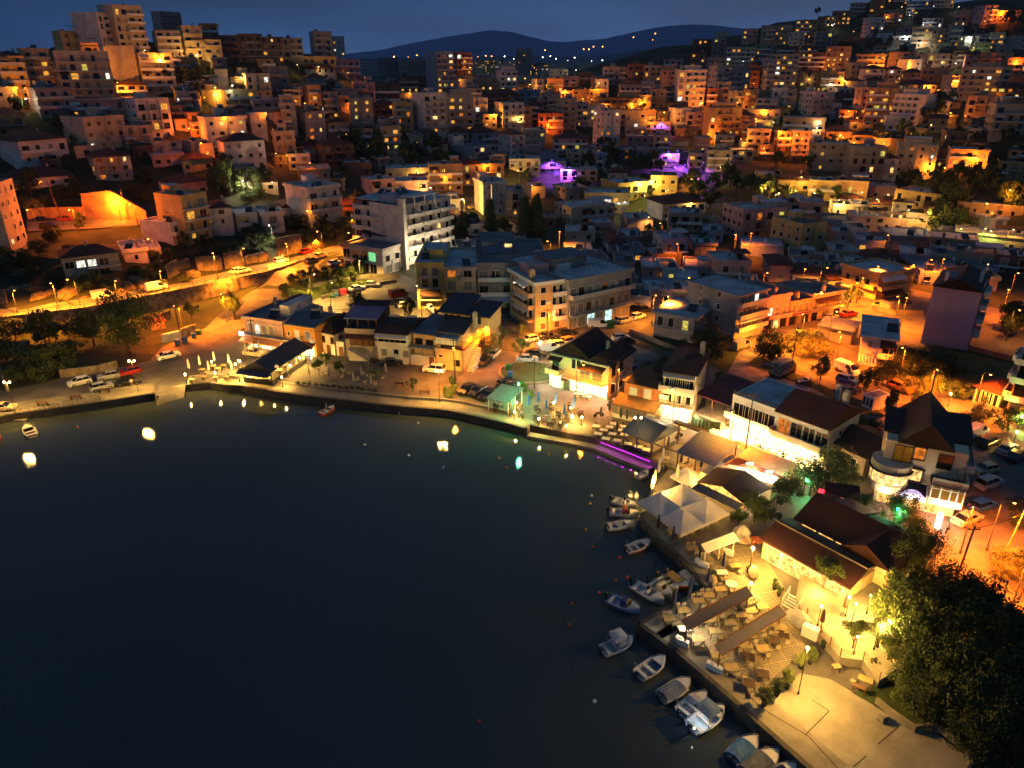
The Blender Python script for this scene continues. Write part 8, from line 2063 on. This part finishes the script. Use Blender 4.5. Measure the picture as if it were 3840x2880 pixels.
def palm(label, p, h, n=22, fl=2.6, lean=0):
    T = thing('palm_tree', label, 'palm tree', p, 0, 'palm trees'); mb = MB(); tp = Vector((lean, 0, h)); mb.cyl((0,0,-.1), (lean*.4,0,h*.6), .42, .3, 9); mb.cyl((lean*.4,0,h*.6), tp, .3, .48, 9); put('trunk', mb, M_['palmt'], T)
    for i in range(n):
        a = 2*math.pi*i/n+rnd.uniform(-.1,.1); up = rnd.uniform(-.5, .9); f = MB(); pts = []
        for j in range(7):
            t = j/6; r = fl*t*(1-.15*t); pts.append(tp+Vector((r*math.cos(a), r*math.sin(a), up*fl*.55*t-1.35*fl*.55*t*t+.15)))
        for p0, p1 in zip(pts, pts[1:]):
            d = (p1-p0).normalized(); s = d.cross(Vector((0,0,1))).normalized()
            for k in range(4):
                c = p0.lerp(p1, k/4)
                for sg in (-1, 1): e = c+s*sg*.42+d*.18-Vector((0,0,.12)); f.add([c, c+d*.07, e], [(0,1,2)])
        put('frond', f, M_['leafm'], T)
palm('short shaggy palm beside the villa street, the further of two big palms', atz('G',560,650,1.34), 3.6, 22, 2.5, .3); palm('broad palm with drooping fronds above the dark trees, the nearer of two', atz('G',1010,890,1.34), 4.0, 26, 3.0, .2); palm('small palm lit green by the quay pergola', atz('C',1010,930,1.34), 1.6, 16, 1.3)
for i, (z_, X, Y, h, r, s) in enumerate([('5',2075,700,15.5,6,'light side cypress, leftmost of the three tall ones'),('6',370,720,16.5,7.5,'dark cypress in the middle of the three tall ones'),('6',465,715,17,7.5,'dark cypress, rightmost of the three tall ones')]): tr(z_,X,Y,h,r,'c','x',s, z=3.0, clear=.02, name='cypress', cat='cypress')
for i, (X, Y, h, r) in enumerate([(1920,560,5,4),(1850,620,5,4),(1780,560,4,3),(2200,640,6,4),(1750,470,4,3)]): tr('5',X,Y,h,r,'d','n',f"dark garden tree around the cypress feet, {ORD[i]} listed", group='garden trees around the cypresses', clear=.05)
for i, (X, Y, h, r, k) in enumerate([(380,1100,2.4,1.7,'m'),(440,1130,2.2,1.6,'l'),(510,1150,2.2,1.6,'l'),(570,1150,2.4,1.6,'l'),(440,1020,2.4,2,'d'),(520,990,2.6,2,'d'),(560,1060,2.4,1.7,'m'),(610,960,2.8,2,'d'),(690,960,2.4,1.8,'d'),(740,1090,2.8,1.7,'m'),(700,1110,2.2,1.4,'m'),(840,1060,3,2,'m'),(830,990,3.4,2.3,'d'),(900,1000,4,2.6,'d'),(985,960,4.6,2.6,'d'),(920,960,3.6,2.2,'d'),(980,1040,1.2,1.6,'l'),(1010,930,4,2.2,'m'),(350,1080,1.8,1.4,'m')]): tr('5',X,Y,h,r,k,'n',f"rounded park shrub at the yellow lot, {ORD[i]} listed", clear=.02, name='park_shrub', cat='shrub', group='clipped shrubs of the small park')
for i, (z_, X, Y, h, r, k) in enumerate([('4',650,1090,3.6,3,'m'),('4',780,1060,4.2,3.2,'m'),('4',900,1090,3,2.6,'m'),('4',450,1050,4,3.2,'d'),('4',300,990,3.5,3,'d'),('4',520,990,3,2.4,'m'),('4',1250,1000,3.4,2.8,'l'),('4',1320,950,3.4,2.6,'m'),('4',1130,960,3,2.4,'m'),('4',1280,850,3.4,2.8,'d'),('4',1390,860,4,2.4,'d'),('4',1540,1000,1.6,2,'o'),('4',1350,1030,1.2,2.2,'o'),('4',1650,830,3.4,2.4,'d'),('4',1820,780,3.4,3,'d'),('4',1700,720,3.4,2.4,'d'),('4',1960,790,3.6,3,'d'),('4',2120,790,4,3,'d'),('4',100,940,4,4,'d'),('4',30,890,5,3.5,'d'),('4',200,870,4,3.5,'d'),('4',330,780,3.6,3,'d'),('4',450,680,4,3,'d'),
   ('5',60,690,4.4,3,'d'),('5',200,680,4.4,3.2,'d'),('5',270,720,3,2.4,'m'),('5',520,700,4.4,2.6,'m'),('5',600,690,4.2,3,'m'),('5',760,640,4,3,'m'),('5',840,600,4.6,3.2,'m'),('5',930,600,4.4,3,'m'),('5',690,570,4,3,'d'),('5',560,560,4,3,'d'),('5',460,560,4,3,'d'),('5',900,530,4,3,'m'),('5',930,420,5,2.6,'o'),('5',120,620,3.4,2.6,'d'),('4',1530,740,5,1.4,'d'),('4',2120,260,5,3,'m'),('4',2050,330,3,2.4,'m'),('4',1980,260,5,3,'d'),('5',170,300,3,3,'m'),('4',680,560,4.5,2.2,'d'),('4',300,470,5,3.4,'o'),('4',200,430,4.6,3.4,'d'),('4',400,400,4,3.4,'d'),('4',850,280,4,4,'d'),('4',640,300,3.6,4,'d'),('4',500,320,4,4,'d'),('4',1100,300,4,4,'d'),('4',1250,330,3.6,3,'d'),('4',560,800,3,2.6,'d')]):
    tr(z_,X,Y,h,r,k,'n',f"bushy hillside tree near the lit upper road, {ORD[i%30]} of group {'one' if i < 30 else 'two'}", clear=.04, name='hillside_tree', group='bushes and trees on the slope above the upper road')
for i, (z_, X, Y, h, r, k, q, lb) in enumerate([('D',1150,270,6.5,5.5,'d','h','wide dark tree behind the gravel yard'),('D',960,200,4,3.5,'d','n','smaller dark tree left of the wide one'),('D',1690,290,7,4,'d','h','dark leafy tree before the orange street light'),('D',1860,300,5,3.5,'d','n','dark tree right of the leafy one by the street'),('D',2150,260,4.6,4,'o','h','olive bush along the orange street'),('D',560,420,2,3.5,'d','n','low scrub right of the gravel lot'),('D',700,380,2.4,4,'d','n','wide low scrub behind the three-storey house'),('D',1230,510,2,1.3,'d','n','small bush right of the three-storey house'),
   ('E',130,410,5,4.5,'o','h','olive bush lit orange beside the street pole'),('E',250,440,4.6,4,'o','n','second olive bush behind the street tree'),('E',310,690,4.8,2.4,'m','h','round crowned street tree on the orange street'),('E',730,800,4.6,1.9,'d','n','round street tree beside the site cabin'),('E',930,740,6.6,2.6,'o','h','tall olive tree right of the site cabin'),('E',1020,600,5,3,'d','n','dark tree at the corner of the brick sided house'),('E',1150,610,5,4,'d','h','dark tree at the left of the dark field'),('E',1330,620,4.6,4,'d','n','dark tree in the middle of the dark field edge'),('E',1500,660,4.4,4,'d','n','dark tree right in the dark field edge'),('E',1310,830,4.8,2.6,'l','h','pale lit round tree by the leaning pole'),('E',1220,955,4,2,'l','h','small yellow lit tree before the pale round one'),('E',1140,800,3,2.6,'o','n','brown bush behind the orange car'),('E',1540,850,3.2,2.4,'m','n','garden bush lit yellow beside the veranda house'),('E',1740,1125,4.4,2.2,'d','h','round dark tree near the cream wall'),('E',1820,900,3.6,2.4,'d','n','dark bush in the veranda garden'),
   ('E',640,1190,3.4,2.4,'m','h','green bush before the villa lit cool'),('E',740,1200,3,2.2,'d','n','dark bush left of the villa'),('E',950,1010,5,1.2,'d','n','ivy covered post right of the cabin'),('E',2050,1130,3.6,2.8,'d','n','dark bush right of the round dark tree'),('E',2170,1100,3.4,2.4,'m','n','bush beside the lime lamp'),('E',1640,1130,2.6,2.2,'o','n','brown bush behind the villa roof'),('E',850,700,3,2,'d','n','dark bush behind the round street tree'),('E',1700,860,3,2,'d','n','dark bush by the veranda'),('E',600,640,2.4,2,'d','n','dark bush beside the stepped terrace'),
   ('G',300,330,6.4,3.4,'m','x','big plane tree between the dazzling restaurant and the villa'),('G',90,400,5.6,3,'d','h','dark tree with green light inside it'),('G',450,330,3.6,2.4,'o','h','brown bushy tree before the villa wall'),('F',1540,620,4.2,2.6,'m','h','leafy tree left of the taverna roof'),('F',1640,640,3.6,2.4,'d','h','dark tree touching the taverna roof'),('F',1800,470,4,2.8,'d','h','dark tree between taverna and tiled kitchen'),('F',1400,650,2.2,1.4,'m','n','small tree at the corner of the joined parasols'),('G',930,740,5.6,3.2,'m','x','broad tree lit green between the two palms'),('G',330,560,1.6,.9,'l','n','potted shrub lit by the brown kiosk')]):
    tr(z_,X,Y,h,r,k,q,lb, z=1.3, clear=.12 if q != 'n' else .05)
for i, (X, Y, h, r, k, q) in enumerate([(300,150,3.4,2.5,'m','x'),(160,110,3.2,1.6,'m','h')]): tr('G',X-80+i*200,1290,3.6,2.0,'m','h',f"leafy climber canopy over the bright terrace, {ORD[i]} from the steps", z=2.3, clear=.55)
tr('I',700,540,3.4,1.7,'m','h','leafy pot tree on the bright terrace, left of two', z=2.3, clear=.5); tr('I',910,530,3.6,1.9,'m','h','leafy pot tree on the bright terrace, right of two', z=2.3, clear=.5); tr('I',1010,640,3,1.4,'m','h','small leafy tree at the edge of the bright terrace', z=2.3, clear=.3)
for i, (X, Y, h, r) in enumerate([(1010,300,7,3.6),(1180,420,7.6,4),(1380,330,7.6,4.2),(1580,300,7.6,4.2),(1780,420,7.4,4),(1950,560,7,4),(1200,640,6.4,3.4),(1420,620,7.6,4.2),(1680,640,7.8,4.2),(1900,780,7.4,4),(2120,700,6.4,3.6),(1150,830,4.6,2.8),(1320,880,6,3.4),(1560,900,7.4,4),(1800,1000,7.4,4),(2050,980,7,4),(1150,1010,3.2,2.2),(1360,1120,5,3),(1600,1180,6.4,3.6),(1850,1250,6.8,3.8),(2080,1230,6.8,4),(1900,1480,6.4,3.8),(2100,1500,6.4,3.8),(1720,1400,5,3),(1250,160,5.6,3),(2180,480,4.6,2.6)]):
    tr('I',X,Y+60,h,r,'m' if i in (0,6,11,16) else 'd','x' if i % 2 else 'h',f"big dark grove tree at the lower right, {ORD[i]} listed from the terrace", z=1.3, clear=.06, group='dark grove at the lower right')
tr('G',1080,1230,8,3.6,'d','x','tall dark tree between the taverna roof and the orange street', z=1.3, clear=.06); tr('G',900,1260,6.5,2.8,'m','x','tree half lit yellow at the end of the taverna', z=1.3, clear=.1)
for i, (X, Y, h, r, k) in enumerate([(2020,1080,2.6,3,'o'),(2120,1120,2.6,3,'d'),(1950,1180,2,2,'o'),(2130,700,2.4,2,'d'),(2060,540,2,1.6,'d')]): tr('G',X,Y,h,r,k,'h',f"hedge bush beside the orange street at the right edge, {ORD[i]} from below", z=1.3, clear=.02, name='hedge_bush', cat='bush', group='hedge bushes at the right edge')
for i, (z_, X, Y, h, r, k) in enumerate([('H',1620,1090,2.1,.85,'m'),('H',1735,1000,2.0,.85,'m'),('H',1825,930,2.1,.85,'l'),('I',240,720,1.9,.8,'l'),('I',320,680,2.1,.8,'m'),('J',2040,960,1.4,.5,'m'),('J',2100,1050,1.4,.5,'m'),('J',1200,800,1.1,.45,'m'),('J',1740,420,2.0,1.2,'r'),('I',440,540,1.0,.4,'d'),('I',880,730,1.4,.5,'d'),('J',1635,1190,2.0,.35,'m'),('J',1685,720,1.0,.35,'l')]):
    p = atz(z_, X, Y, 1.33); T = tree(f"shrub in a dark pot on the terrace, {ORD[i]} of thirteen from the apron" if k != 'r' else 'rust red leaved shrub beside the tarpaulin cover', p, h, r, k, 'n', 'potted terrace shrubs', 'potted_shrub', 'potted shrub', .3); mb = MB(); mb.lathe([(.18,0),(.27,.35),(.29,.42)], 10); put('pot', mb, M_['cloth_k'], T)
mb = MB(); mb.lathe([(.25,0),(.5,.3),(.58,.7),(.45,1.1),(.25,1.25),(.3,1.35)], 14); jm = mb.mesh('stone_jar', mat('clay_pale', '#b8a07c', .85)); tag(link('stone_jar', jm, None, atz('J',1740,780,1.33)), 'large pale clay jar at the foot of the star lamp', 'jar'); tag(link('stone_jar', jm, None, atz('J',1190,880,1.33), 0, .8), 'pale jar with a plant at the corner by the boats', 'jar'); tag(link('stone_jar', jm, None, atz('J',1640,1210,1.33), 0, .8), 'patterned jar between the long awnings', 'jar')
# clumps in the town: px, py, count, half width, half height, tree height
CLM = '''the dark grove under the left crest|178 88 5 14 4 8;190 100 5 12 5 8;205 88 4 10 6 8
the garden left of the grey balcony block|20 108 3 10 6 5;58 130 4 8 5 6;70 145 3 10 5 5
the gardens of the left slope|85 140 3 8 4 5;140 160 4 10 6 5;150 185 5 12 5 5;120 170 3 10 4 5;235 178 6 16 6 6;70 190 5 20 5 5;20 190 5 15 6 6;220 195 5 10 5 6
the ravine right of the white house|290 165 6 12 6 6;275 180 5 14 5 6;305 150 4 8 4 5;340 175 4 12 5 5
the wooded gap in the middle|362 150 8 10 9 8;385 155 9 16 9 8;410 158 7 14 7 7;430 150 6 12 6 7;440 160 4 8 5 6
the ridge with cypresses|535 62 1 1 1 8;553 64 1 1 1 9;566 66 2 3 2 8;500 62 2 4 2 6
the orange lit trees on the ridge|535 84 4 6 3 6;545 90 4 7 4 6
the trees around the violet street|600 165 6 14 8 7;625 162 8 16 8 7;650 162 6 10 8 7;602 148 4 8 4 6;560 150 3 10 3 5
the trees below the purple villa|530 180 4 10 5 5;575 190 4 12 4 5;640 178 3 6 3 4
the dark trees beside the orange lit wall|355 200 3 6 4 5;330 190 3 8 5 5
the park trees before the yellow villas|700 190 6 14 5 7;722 188 7 12 6 8;745 192 7 12 5 7;768 192 5 10 4 7;790 196 3 6 3 6;812 200 2 4 3 6;832 202 3 5 3 6;716 204 5 12 6 7;690 210 4 8 5 6;680 190 3 8 4 6;650 192 3 8 3 4
the dark wood on the right hillside|860 45 5 18 5 8;890 52 5 16 5 8;840 52 5 12 4 8;870 40 4 14 5 8
the ravine on the right slope|930 118 7 10 9 8;940 105 5 8 8 8;905 135 5 12 5 6;920 140 5 12 6 6;955 100 4 6 6 6
the dark hillside at the far right|1000 35 5 16 6 9;1015 28 5 8 6 9;980 45 3 8 3 7;1018 60 2 6 4 6
the gardens of the middle right slope|835 145 4 8 5 6;850 155 5 10 5 6;810 165 5 12 5 6;785 162 4 10 5 6;838 125 3 5 4 5;885 140 4 8 4 6;720 145 2 5 3 5
the dark bank below the orange houses|905 185 6 12 5 6;930 190 7 14 6 6;955 185 7 14 6 6;980 190 7 14 6 6;1005 198 7 14 6 6;985 178 4 10 3 5;1015 205 4 8 4 6;995 165 4 8 5 6
the tall dark trees right of the yellow villa|945 215 5 10 6 9;955 228 4 8 5 8;938 225 3 6 5 8
the planted yards of the flat quarter|700 240 3 8 3 4;860 210 2 6 3 4;760 300 2 4 3 4;690 300 2 5 3 4;850 300 2 6 3 4;905 305 2 5 3 4;1010 240 2 5 3 4;960 275 2 8 3 4;1015 320 4 10 8 6;1000 335 3 8 6 5;650 232 2 6 3 4
the crest trees on the right|818 12 2 5 3 6;868 6 2 2 3 9;700 52 1 3 2 5;754 52 3 5 3 6;770 60 3 8 3 6
the right edge gardens|1010 95 2 6 3 5;960 135 3 8 3 5;1005 140 3 8 4 5;980 140 3 6 3 5'''
for ln in CLM.splitlines():
    nm, r = ln.split('|')
    for c in r.split(';'):
        x, y, n, wx, wy, h = [float(q) for q in c.split()]
        n = max(1, round(n*.42)); h *= 1.15
        for i in range(int(n)):
            p = hit(x+rnd.uniform(-wx, wx), y+rnd.uniform(-wy, wy)+4); hh_ = h*rnd.uniform(.7, 1.2); cy = 'cypress' in nm
            tree(f"{'slim dark cypress' if cy else 'dark leafy tree'} in {nm}", p, hh_, hh_*(.2 if cy else rnd.uniform(.45,.6)), 'c' if cy else rnd.choice('dddm'), 'f' if p.y > 260 or hh_ < 6 else 'n', 'trees in '+nm, 'cypress' if cy else 'tree', 'tree', .02 if cy else .1)
# ---------------------------------------------------------------- poles, wires, street furniture
PO = {}
def pole(key, zn, X, Y, h, label, m=None, lean=(0,0), z=1.3, arm=True):
    p = atz(zn, X, Y, z) if z is not None else hz(zn, X, Y); T = thing('utility_pole', label, 'utility pole', p, 0, 'utility poles'); mb = MB(); tp = (lean[0], lean[1], h); mb.cyl((0,0,-.2), tp, .14, .09, 7); put('pole', mb, m or M_['pole'], T)
    if arm: mb = MB(); mb.box(tp[0]-.7, tp[1]-.05, h-.5, tp[0]+.7, tp[1]+.05, h-.4); [mb.cyl((tp[0]+x, tp[1], h-.4), (tp[0]+x, tp[1], h-.25), .05, n=5) for x in (-.6, 0, .6)]; put('crossarm', mb, M_['pole'], T)
    PO[key] = p+Vector(tp)-Vector((0,0,.3))
for a in [('a','A',1665,415,7.5,'wooden utility pole beside the waste bins'),('b','C',430,800,9,'tall wooden pole before the beige split roof house'),('c','C',1385,415,8.5,'dark wooden pole at the orange lit corner'),('d','C',2095,1050,9,'wooden pole at the right edge of the bright gabled restaurant'),('e','D',1495,1310,11,'tall pale wooden pole before the dazzling restaurant'),('f','D',1988,325,8,'wooden pole behind the painted truck'),('g','E',1295,1010,8,'wooden pole leaning above the villa roof'),('h','7',985,1075,8.5,'dark wooden pole at the orange crossing'),('i','7',1347,1140,6.5,'wooden pole at the garden wall of the gable block'),('j','G',1462,1310,8.5,'thick leaning wooden pole on the lower right street'),('k','C',1255,850,6,'thin flag pole behind the green lit bed'),('n','B',295,760,7.5,'wooden pole in front of the corner cafe')]: pole(*a, arm=a[0] != 'k', lean=(.5,.2) if a[0] == 'j' else (0,0))
pole('l','G',1960,960,6,'orange glowing leaning post with a stay wire at the right edge', WALL['o'], (.9,.2), arm=False)
pole('m','4',1052,500,9,'dark pole with a lamp before the glowing bank wall', z=None, arm=False); pole('o','4',530,552,12,'tall dark leaning pole at the hillside parking', z=None, lean=(-1.6,0)); pole('p','4',1785,915,7,'wooden pole by the upper road walls', z=None); pole('q','5',665,720,8,'wooden pole above the upper road near the tower block', z=None)
for a, b in [('n','b'),('b','c'),('d','e'),('e','g'),('f','g'),('h','i'),('g','j'),('p','q'),('b','d'),('c','h'),('j','l')]: rope('thin sagging power line between utility poles', PO[a], PO[b], (PO[a]-PO[b]).length*.025, .03, 'power_line', 'power line', 'power lines between the utility poles', M_['rubber'])
def bench(label, p, a):
    T = thing('bench', label, 'bench', p, a, 'park benches')
    if 'bs' not in _mk: s = MB(); [s.box(-.9, -.22+i*.16, .44, .9, -.1+i*.16, .48) for i in range(3)]; b = MB(); [b.box(-.9, .26, .6+i*.2, .9, .3, .72+i*.2) for i in range(2)]; l = MB(); l.box(-.04,-.22,0,.04,.26,.44); l.box(-.04,.26,0,.04,.3,.95); _mk.update(bs=s.mesh('seat', M_['wood']), bb=b.mesh('backrest', M_['wood']), bl=l.mesh('leg', M_['rail']))
    link('seat', _mk['bs'], T); link('backrest', _mk['bb'], T); [link('leg', _mk['bl'], T, (x, 0, 0)) for x in (-.8, .8)]
for z_, X, Y, a, lb in [('K',600,445,.1,'brown slatted bench on the left quay, nearest the stairs'),('K',1060,355,.1,'brown slatted bench on the left quay, middle of three'),('K',1450,265,.1,'brown slatted bench before the silver hatchback'),('B',1790,1100,-.15,'dark bench by the planter tree, left of two'),('B',2055,1180,-.1,'bench by the planter tree, right of two')]: bench(lb, atz(z_, X, Y, 1.34), a+math.pi)
br = MB(); br.tube([(-.8,0,0),(-.8,0,.85),(-.3,0,1.0),(.3,0,1.0),(.8,0,.85),(.8,0,0)], .03, 5); br.tube([(-.8,0,.12),(.8,0,.85)], .02, 5); br.tube([(.8,0,.12),(-.8,0,.85)], .02, 5); br.tube([(-.8,0,.12),(.8,0,.12)], .02, 5); bm_ = br.mesh('crowd_barrier', M_['rail'])
for i, (X, Y) in enumerate([(355,560),(555,525),(755,488),(950,450),(1140,415),(1325,385)]): tag(link('railing_panel', bm_, None, atz('K', X, Y, 1.34), .13), f"arched railing panel with crossed bars on the left quay edge, {ORD[i]} from the stairs", 'railing', 'arched railing panels')
def bin_(label, p, a, m, w=1.0, d=.8, h=1.15):
    T = thing('waste_bin', label, 'waste bin', p, a, 'waste bins'); mb = MB(); mb.loft([[(-w/2+.08,-d/2+.08,.15),(w/2-.08,-d/2+.08,.15),(w/2-.08,d/2-.08,.15),(-w/2+.08,d/2-.08,.15)],[(-w/2,-d/2,h-.12),(w/2,-d/2,h-.12),(w/2,d/2,h-.12),(-w/2,d/2,h-.12)]]); put('body', mb, m, T); l = MB(); l.loft([[(-w/2-.03,-d/2-.03,h-.12),(w/2+.03,-d/2-.03,h-.12),(w/2+.03,d/2+.03,h-.12),(-w/2-.03,d/2+.03,h-.12)],[(-w/2+.1,-d/2+.15,h+.08),(w/2-.1,-d/2+.15,h+.08),(w/2-.1,d/2-.1,h+.08),(-w/2+.1,d/2-.1,h+.08)]]); put('lid', l, m, T)
    for x in (-w/2+.15, w/2-.15): q = MB(); q.cyl((x,-.2,.1),(x,.2,.1),.1,n=8); put('wheel', q, M_['rubber'], T)
BG, BB, BP = mat('bin_green', '#24562c', .5), mat('bin_blue', '#27508c', .5), mat('bin_pink', '#a8344c', .5)
for z_, X, Y, m, lb, s in [('A',1640,475,BB,'blue waste bin under the leaning pole, left of the pair',1),('A',1705,455,BB,'blue waste bin under the leaning pole, right of the pair',1),('A',1790,410,BB,'blue lidded bin at the stone wall corner',1),('A',1835,380,BG,'green waste bin right of the blue lidded one',1.2),('5',765,1155,BG,'green waste bin at the yellow lot',1.1),('5',803,1140,BB,'blue waste bin at the yellow lot',1.1),('5',862,1125,BP,'tall pink recycling container at the yellow lot',1.6),('C',985,655,BG,'green waste bin by the round garden wall',1.1),('C',1000,730,BB,'blue waste bin by the round garden wall',1.1),('6',1080,1395,BG,'green dumpster before the grey hall',1.7)]: bin_(lb, atz(z_, X, Y, 1.4), .1, m, s, .8*s if s < 1.5 else 1.2, 1.15 if s < 1.3 else 1.7)
for i, (X, Y) in enumerate([(1720,1340),(1868,1440),(2030,1545)]): mb = MB(); mb.cyl((0,0,-.1),(0,0,.75),.1,.09,8); tag(link('bollard', mb.mesh('bollard', M_['pole']), None, atz('G', X, Y, 1.33)), f"short wooden bollard beside the orange street, {ORD[i]} from the big pole", 'bollard', 'wooden bollards')
mb = MB(); mb.box(-.35,-.3,0,.35,.3,.6); tag(link('concrete_block', mb.mesh('concrete_block', CONC), None, atz('I',965,1175,1.33), .4), 'concrete block lying on the apron near the dark trees', 'block')
# sign on the quay wall and railings
a, b = at(665.5,464.5,1.1), at(678,470.5,1.1); d = (b-a); T = thing('wall_sign', 'pale lettered sign board on the quay wall below the slate blue awning', 'sign', a, math.atan2(d.y, d.x)); Ls = 3.4; mb = MB(); mb.box(0,-.66,-.1,Ls,-.6,.75); put('board', mb, mat('sign_pale', '#8c8a5c', .8), T); txt('ΚΑΛΑΜΑΚΙ', .62, M_['dframe'], T, (Ls/2,-.67,.12), (math.pi/2,0,0))
# quay stairs at the far left
T = thing('quay_stairs', 'worn stone steps going down the left quay wall to a small landing', 'stairs', at(14.5,415,0))
for i in range(7): mb = MB(); mb.box(-.35-i*.35, -1.3, -.5, -i*.35, -.05, 1.3-i*.16); put('step', mb, CONC, T)
mb = MB(); mb.box(-6,-2.6,-1,3.5,-1.3,.22); put('landing', mb, CONC, T)
# ---------------------------------------------------------------- people
def person(label, p, a, top, legs, pose='stand', hair='#1c1410'):
    sk = mat('skin', '#b07858', .6, var=.05); T = None
    if pose == 'stand': J = [(0,0,.95),(0,0,1.2),(0,0,1.42),(0,.01,1.52),(0,.02,1.64),(-.19,0,1.4),(-.25,.02,1.13),(-.23,.12,.9),(.19,0,1.4),(.25,-.02,1.13),(.25,.05,.88),(-.1,0,.9),(-.11,.06,.5),(-.11,.0,.08),(-.11,.14,.03),(.1,0,.9),(.11,-.04,.5),(.12,-.1,.08),(.12,.04,.03)]
    else: J = [(0,0,.52),(0,.03,.78),(0,.04,1.0),(0,.06,1.1),(0,.08,1.22),(-.19,.04,.98),(-.26,.16,.78),(-.15,.36,.76),(.19,.04,.98),(.26,.16,.78),(.15,.36,.76),(-.1,.05,.5),(-.12,.46,.5),(-.12,.44,.08),(-.12,.58,.03),(.1,.05,.5),(.12,.46,.5),(.12,.46,.08),(.12,.6,.03)]
    E = [(0,1),(1,2),(2,3),(3,4),(2,5),(5,6),(6,7),(2,8),(8,9),(9,10),(0,11),(11,12),(12,13),(13,14),(0,15),(15,16),(16,17),(17,18)]
    Rr = [.15,.14,.15,.06,.1,.07,.05,.035,.07,.05,.035,.09,.065,.05,.045,.09,.065,.05,.045]
    me = bpy.data.meshes.new('person'); me.from_pydata(J, E, []); o = link('person', me, None, p, a); o.modifiers.new('skin', 'SKIN'); 
    for i, v in enumerate(me.skin_vertices[0].data): v.radius = (Rr[i], Rr[i]*.85)
    me.skin_vertices[0].data[0].use_root = True; sb = o.modifiers.new('sub', 'SUBSURF'); sb.levels = 1; sb.render_levels = 1
    m = bpy.data.materials.new('clothes_skin'); m.use_nodes = True; nt = m.node_tree; tc = nt.nodes.new('ShaderNodeTexCoord'); s = nt.nodes.new('ShaderNodeSeparateXYZ'); r = nt.nodes.new('ShaderNodeValToRGB'); nt.links.new(tc.outputs['Object'], s.inputs[0]); nt.links.new(s.outputs['Z'], r.inputs[0]); nt.links.new(r.outputs[0], nt.nodes['Principled BSDF'].inputs['Base Color'])
    H_ = 1.0 if pose == 'stand' else .6; r.color_ramp.interpolation = 'CONSTANT'; el = r.color_ramp.elements; mp = nt.nodes.new('ShaderNodeMath'); mp.operation = 'DIVIDE'; mp.inputs[1].default_value = 2; nt.links.new(s.outputs['Z'], mp.inputs[0]); nt.links.new(mp.outputs[0], r.inputs[0])
    el[0].position = 0; el[0].color = rgb(legs); el[1].position = H_*.46; el[1].color = rgb(top); e = el.new((1.45 if pose == 'stand' else 1.04)/2); e.color = rgb('#b07858'); me.materials.append(m)
    hz_ = J[4]; hm = MB(); hm.ball((hz_[0], hz_[1]-.01, hz_[2]+.06), .105, 10, 6, 1.05); put('hair', hm, mat('hair_'+hair.strip('#'), hair, .8), o)
    nn = MB(); nn.add([(-.015,hz_[1]+.09,hz_[2]+.0),(.015,hz_[1]+.09,hz_[2]+.0),(0,hz_[1]+.13,hz_[2]-.01),(0,hz_[1]+.09,hz_[2]+.05)],[(0,1,2),(1,3,2),(3,0,2)]); put('nose', nn, sk, o)
    tag(o, label, 'person'); return o
for z_, X, Y, a, tp, lg, ps, lb in [('K',1830,190,.4,'#b8a890','#8c8064','stand','person in pale clothes standing at the black car on the quay'),('D',1885,1330,2.6,'#26222a','#1c1c22','stand','person in dark clothes walking past the dazzling restaurant'),('C',1525,1245,.2,'#d8d0c0','#3a3c48','sit','person in a white shirt sitting by the bright corner lamp of the quay cafe'),('C',1550,1240,2.2,'#3c3434','#242428','sit','person in dark clothes sitting beside the white shirted one'),('C',865,1045,1.2,'#8c8074','#2c2c30','sit','person sitting under the grey pergola, left of two'),('C',900,1055,-1,'#d0c8b8','#2c2c30','sit','person in light clothes sitting under the grey pergola, right of two'),('C',1000,1065,.3,'#2a2a30','#202024','sit','person in dark clothes sitting right of the pergola posts'),('5',1853,412,.5,'#26222a','#1c1c22','stand','distant dark figure walking in the orange street behind the tower'),('D',905,1385,.6,'#3c2c24','#242428','sit','person sitting under the slate blue awning')]:
    p = atz(z_, X, Y, 1.34) if z_ != '5' else hz(z_, X, Y); person(lb, p, a, tp, lg, ps)
for i, (X, Y) in enumerate([(840,1060),(1115,1060),(1120,1140),(1285,1180),(1430,1050),(1530,1150),(1700,1130),(1610,1070),(1360,1210),(1455,1210)]):
    person(f"seated guest in dark clothes at the quay cafe, {ORD[i]} from the pergola", atz('C', X, Y, 1.34), i*1.7, ['#2a262c','#4a3a34','#5c5c64','#1e2430'][i % 4], '#22222a', 'sit')
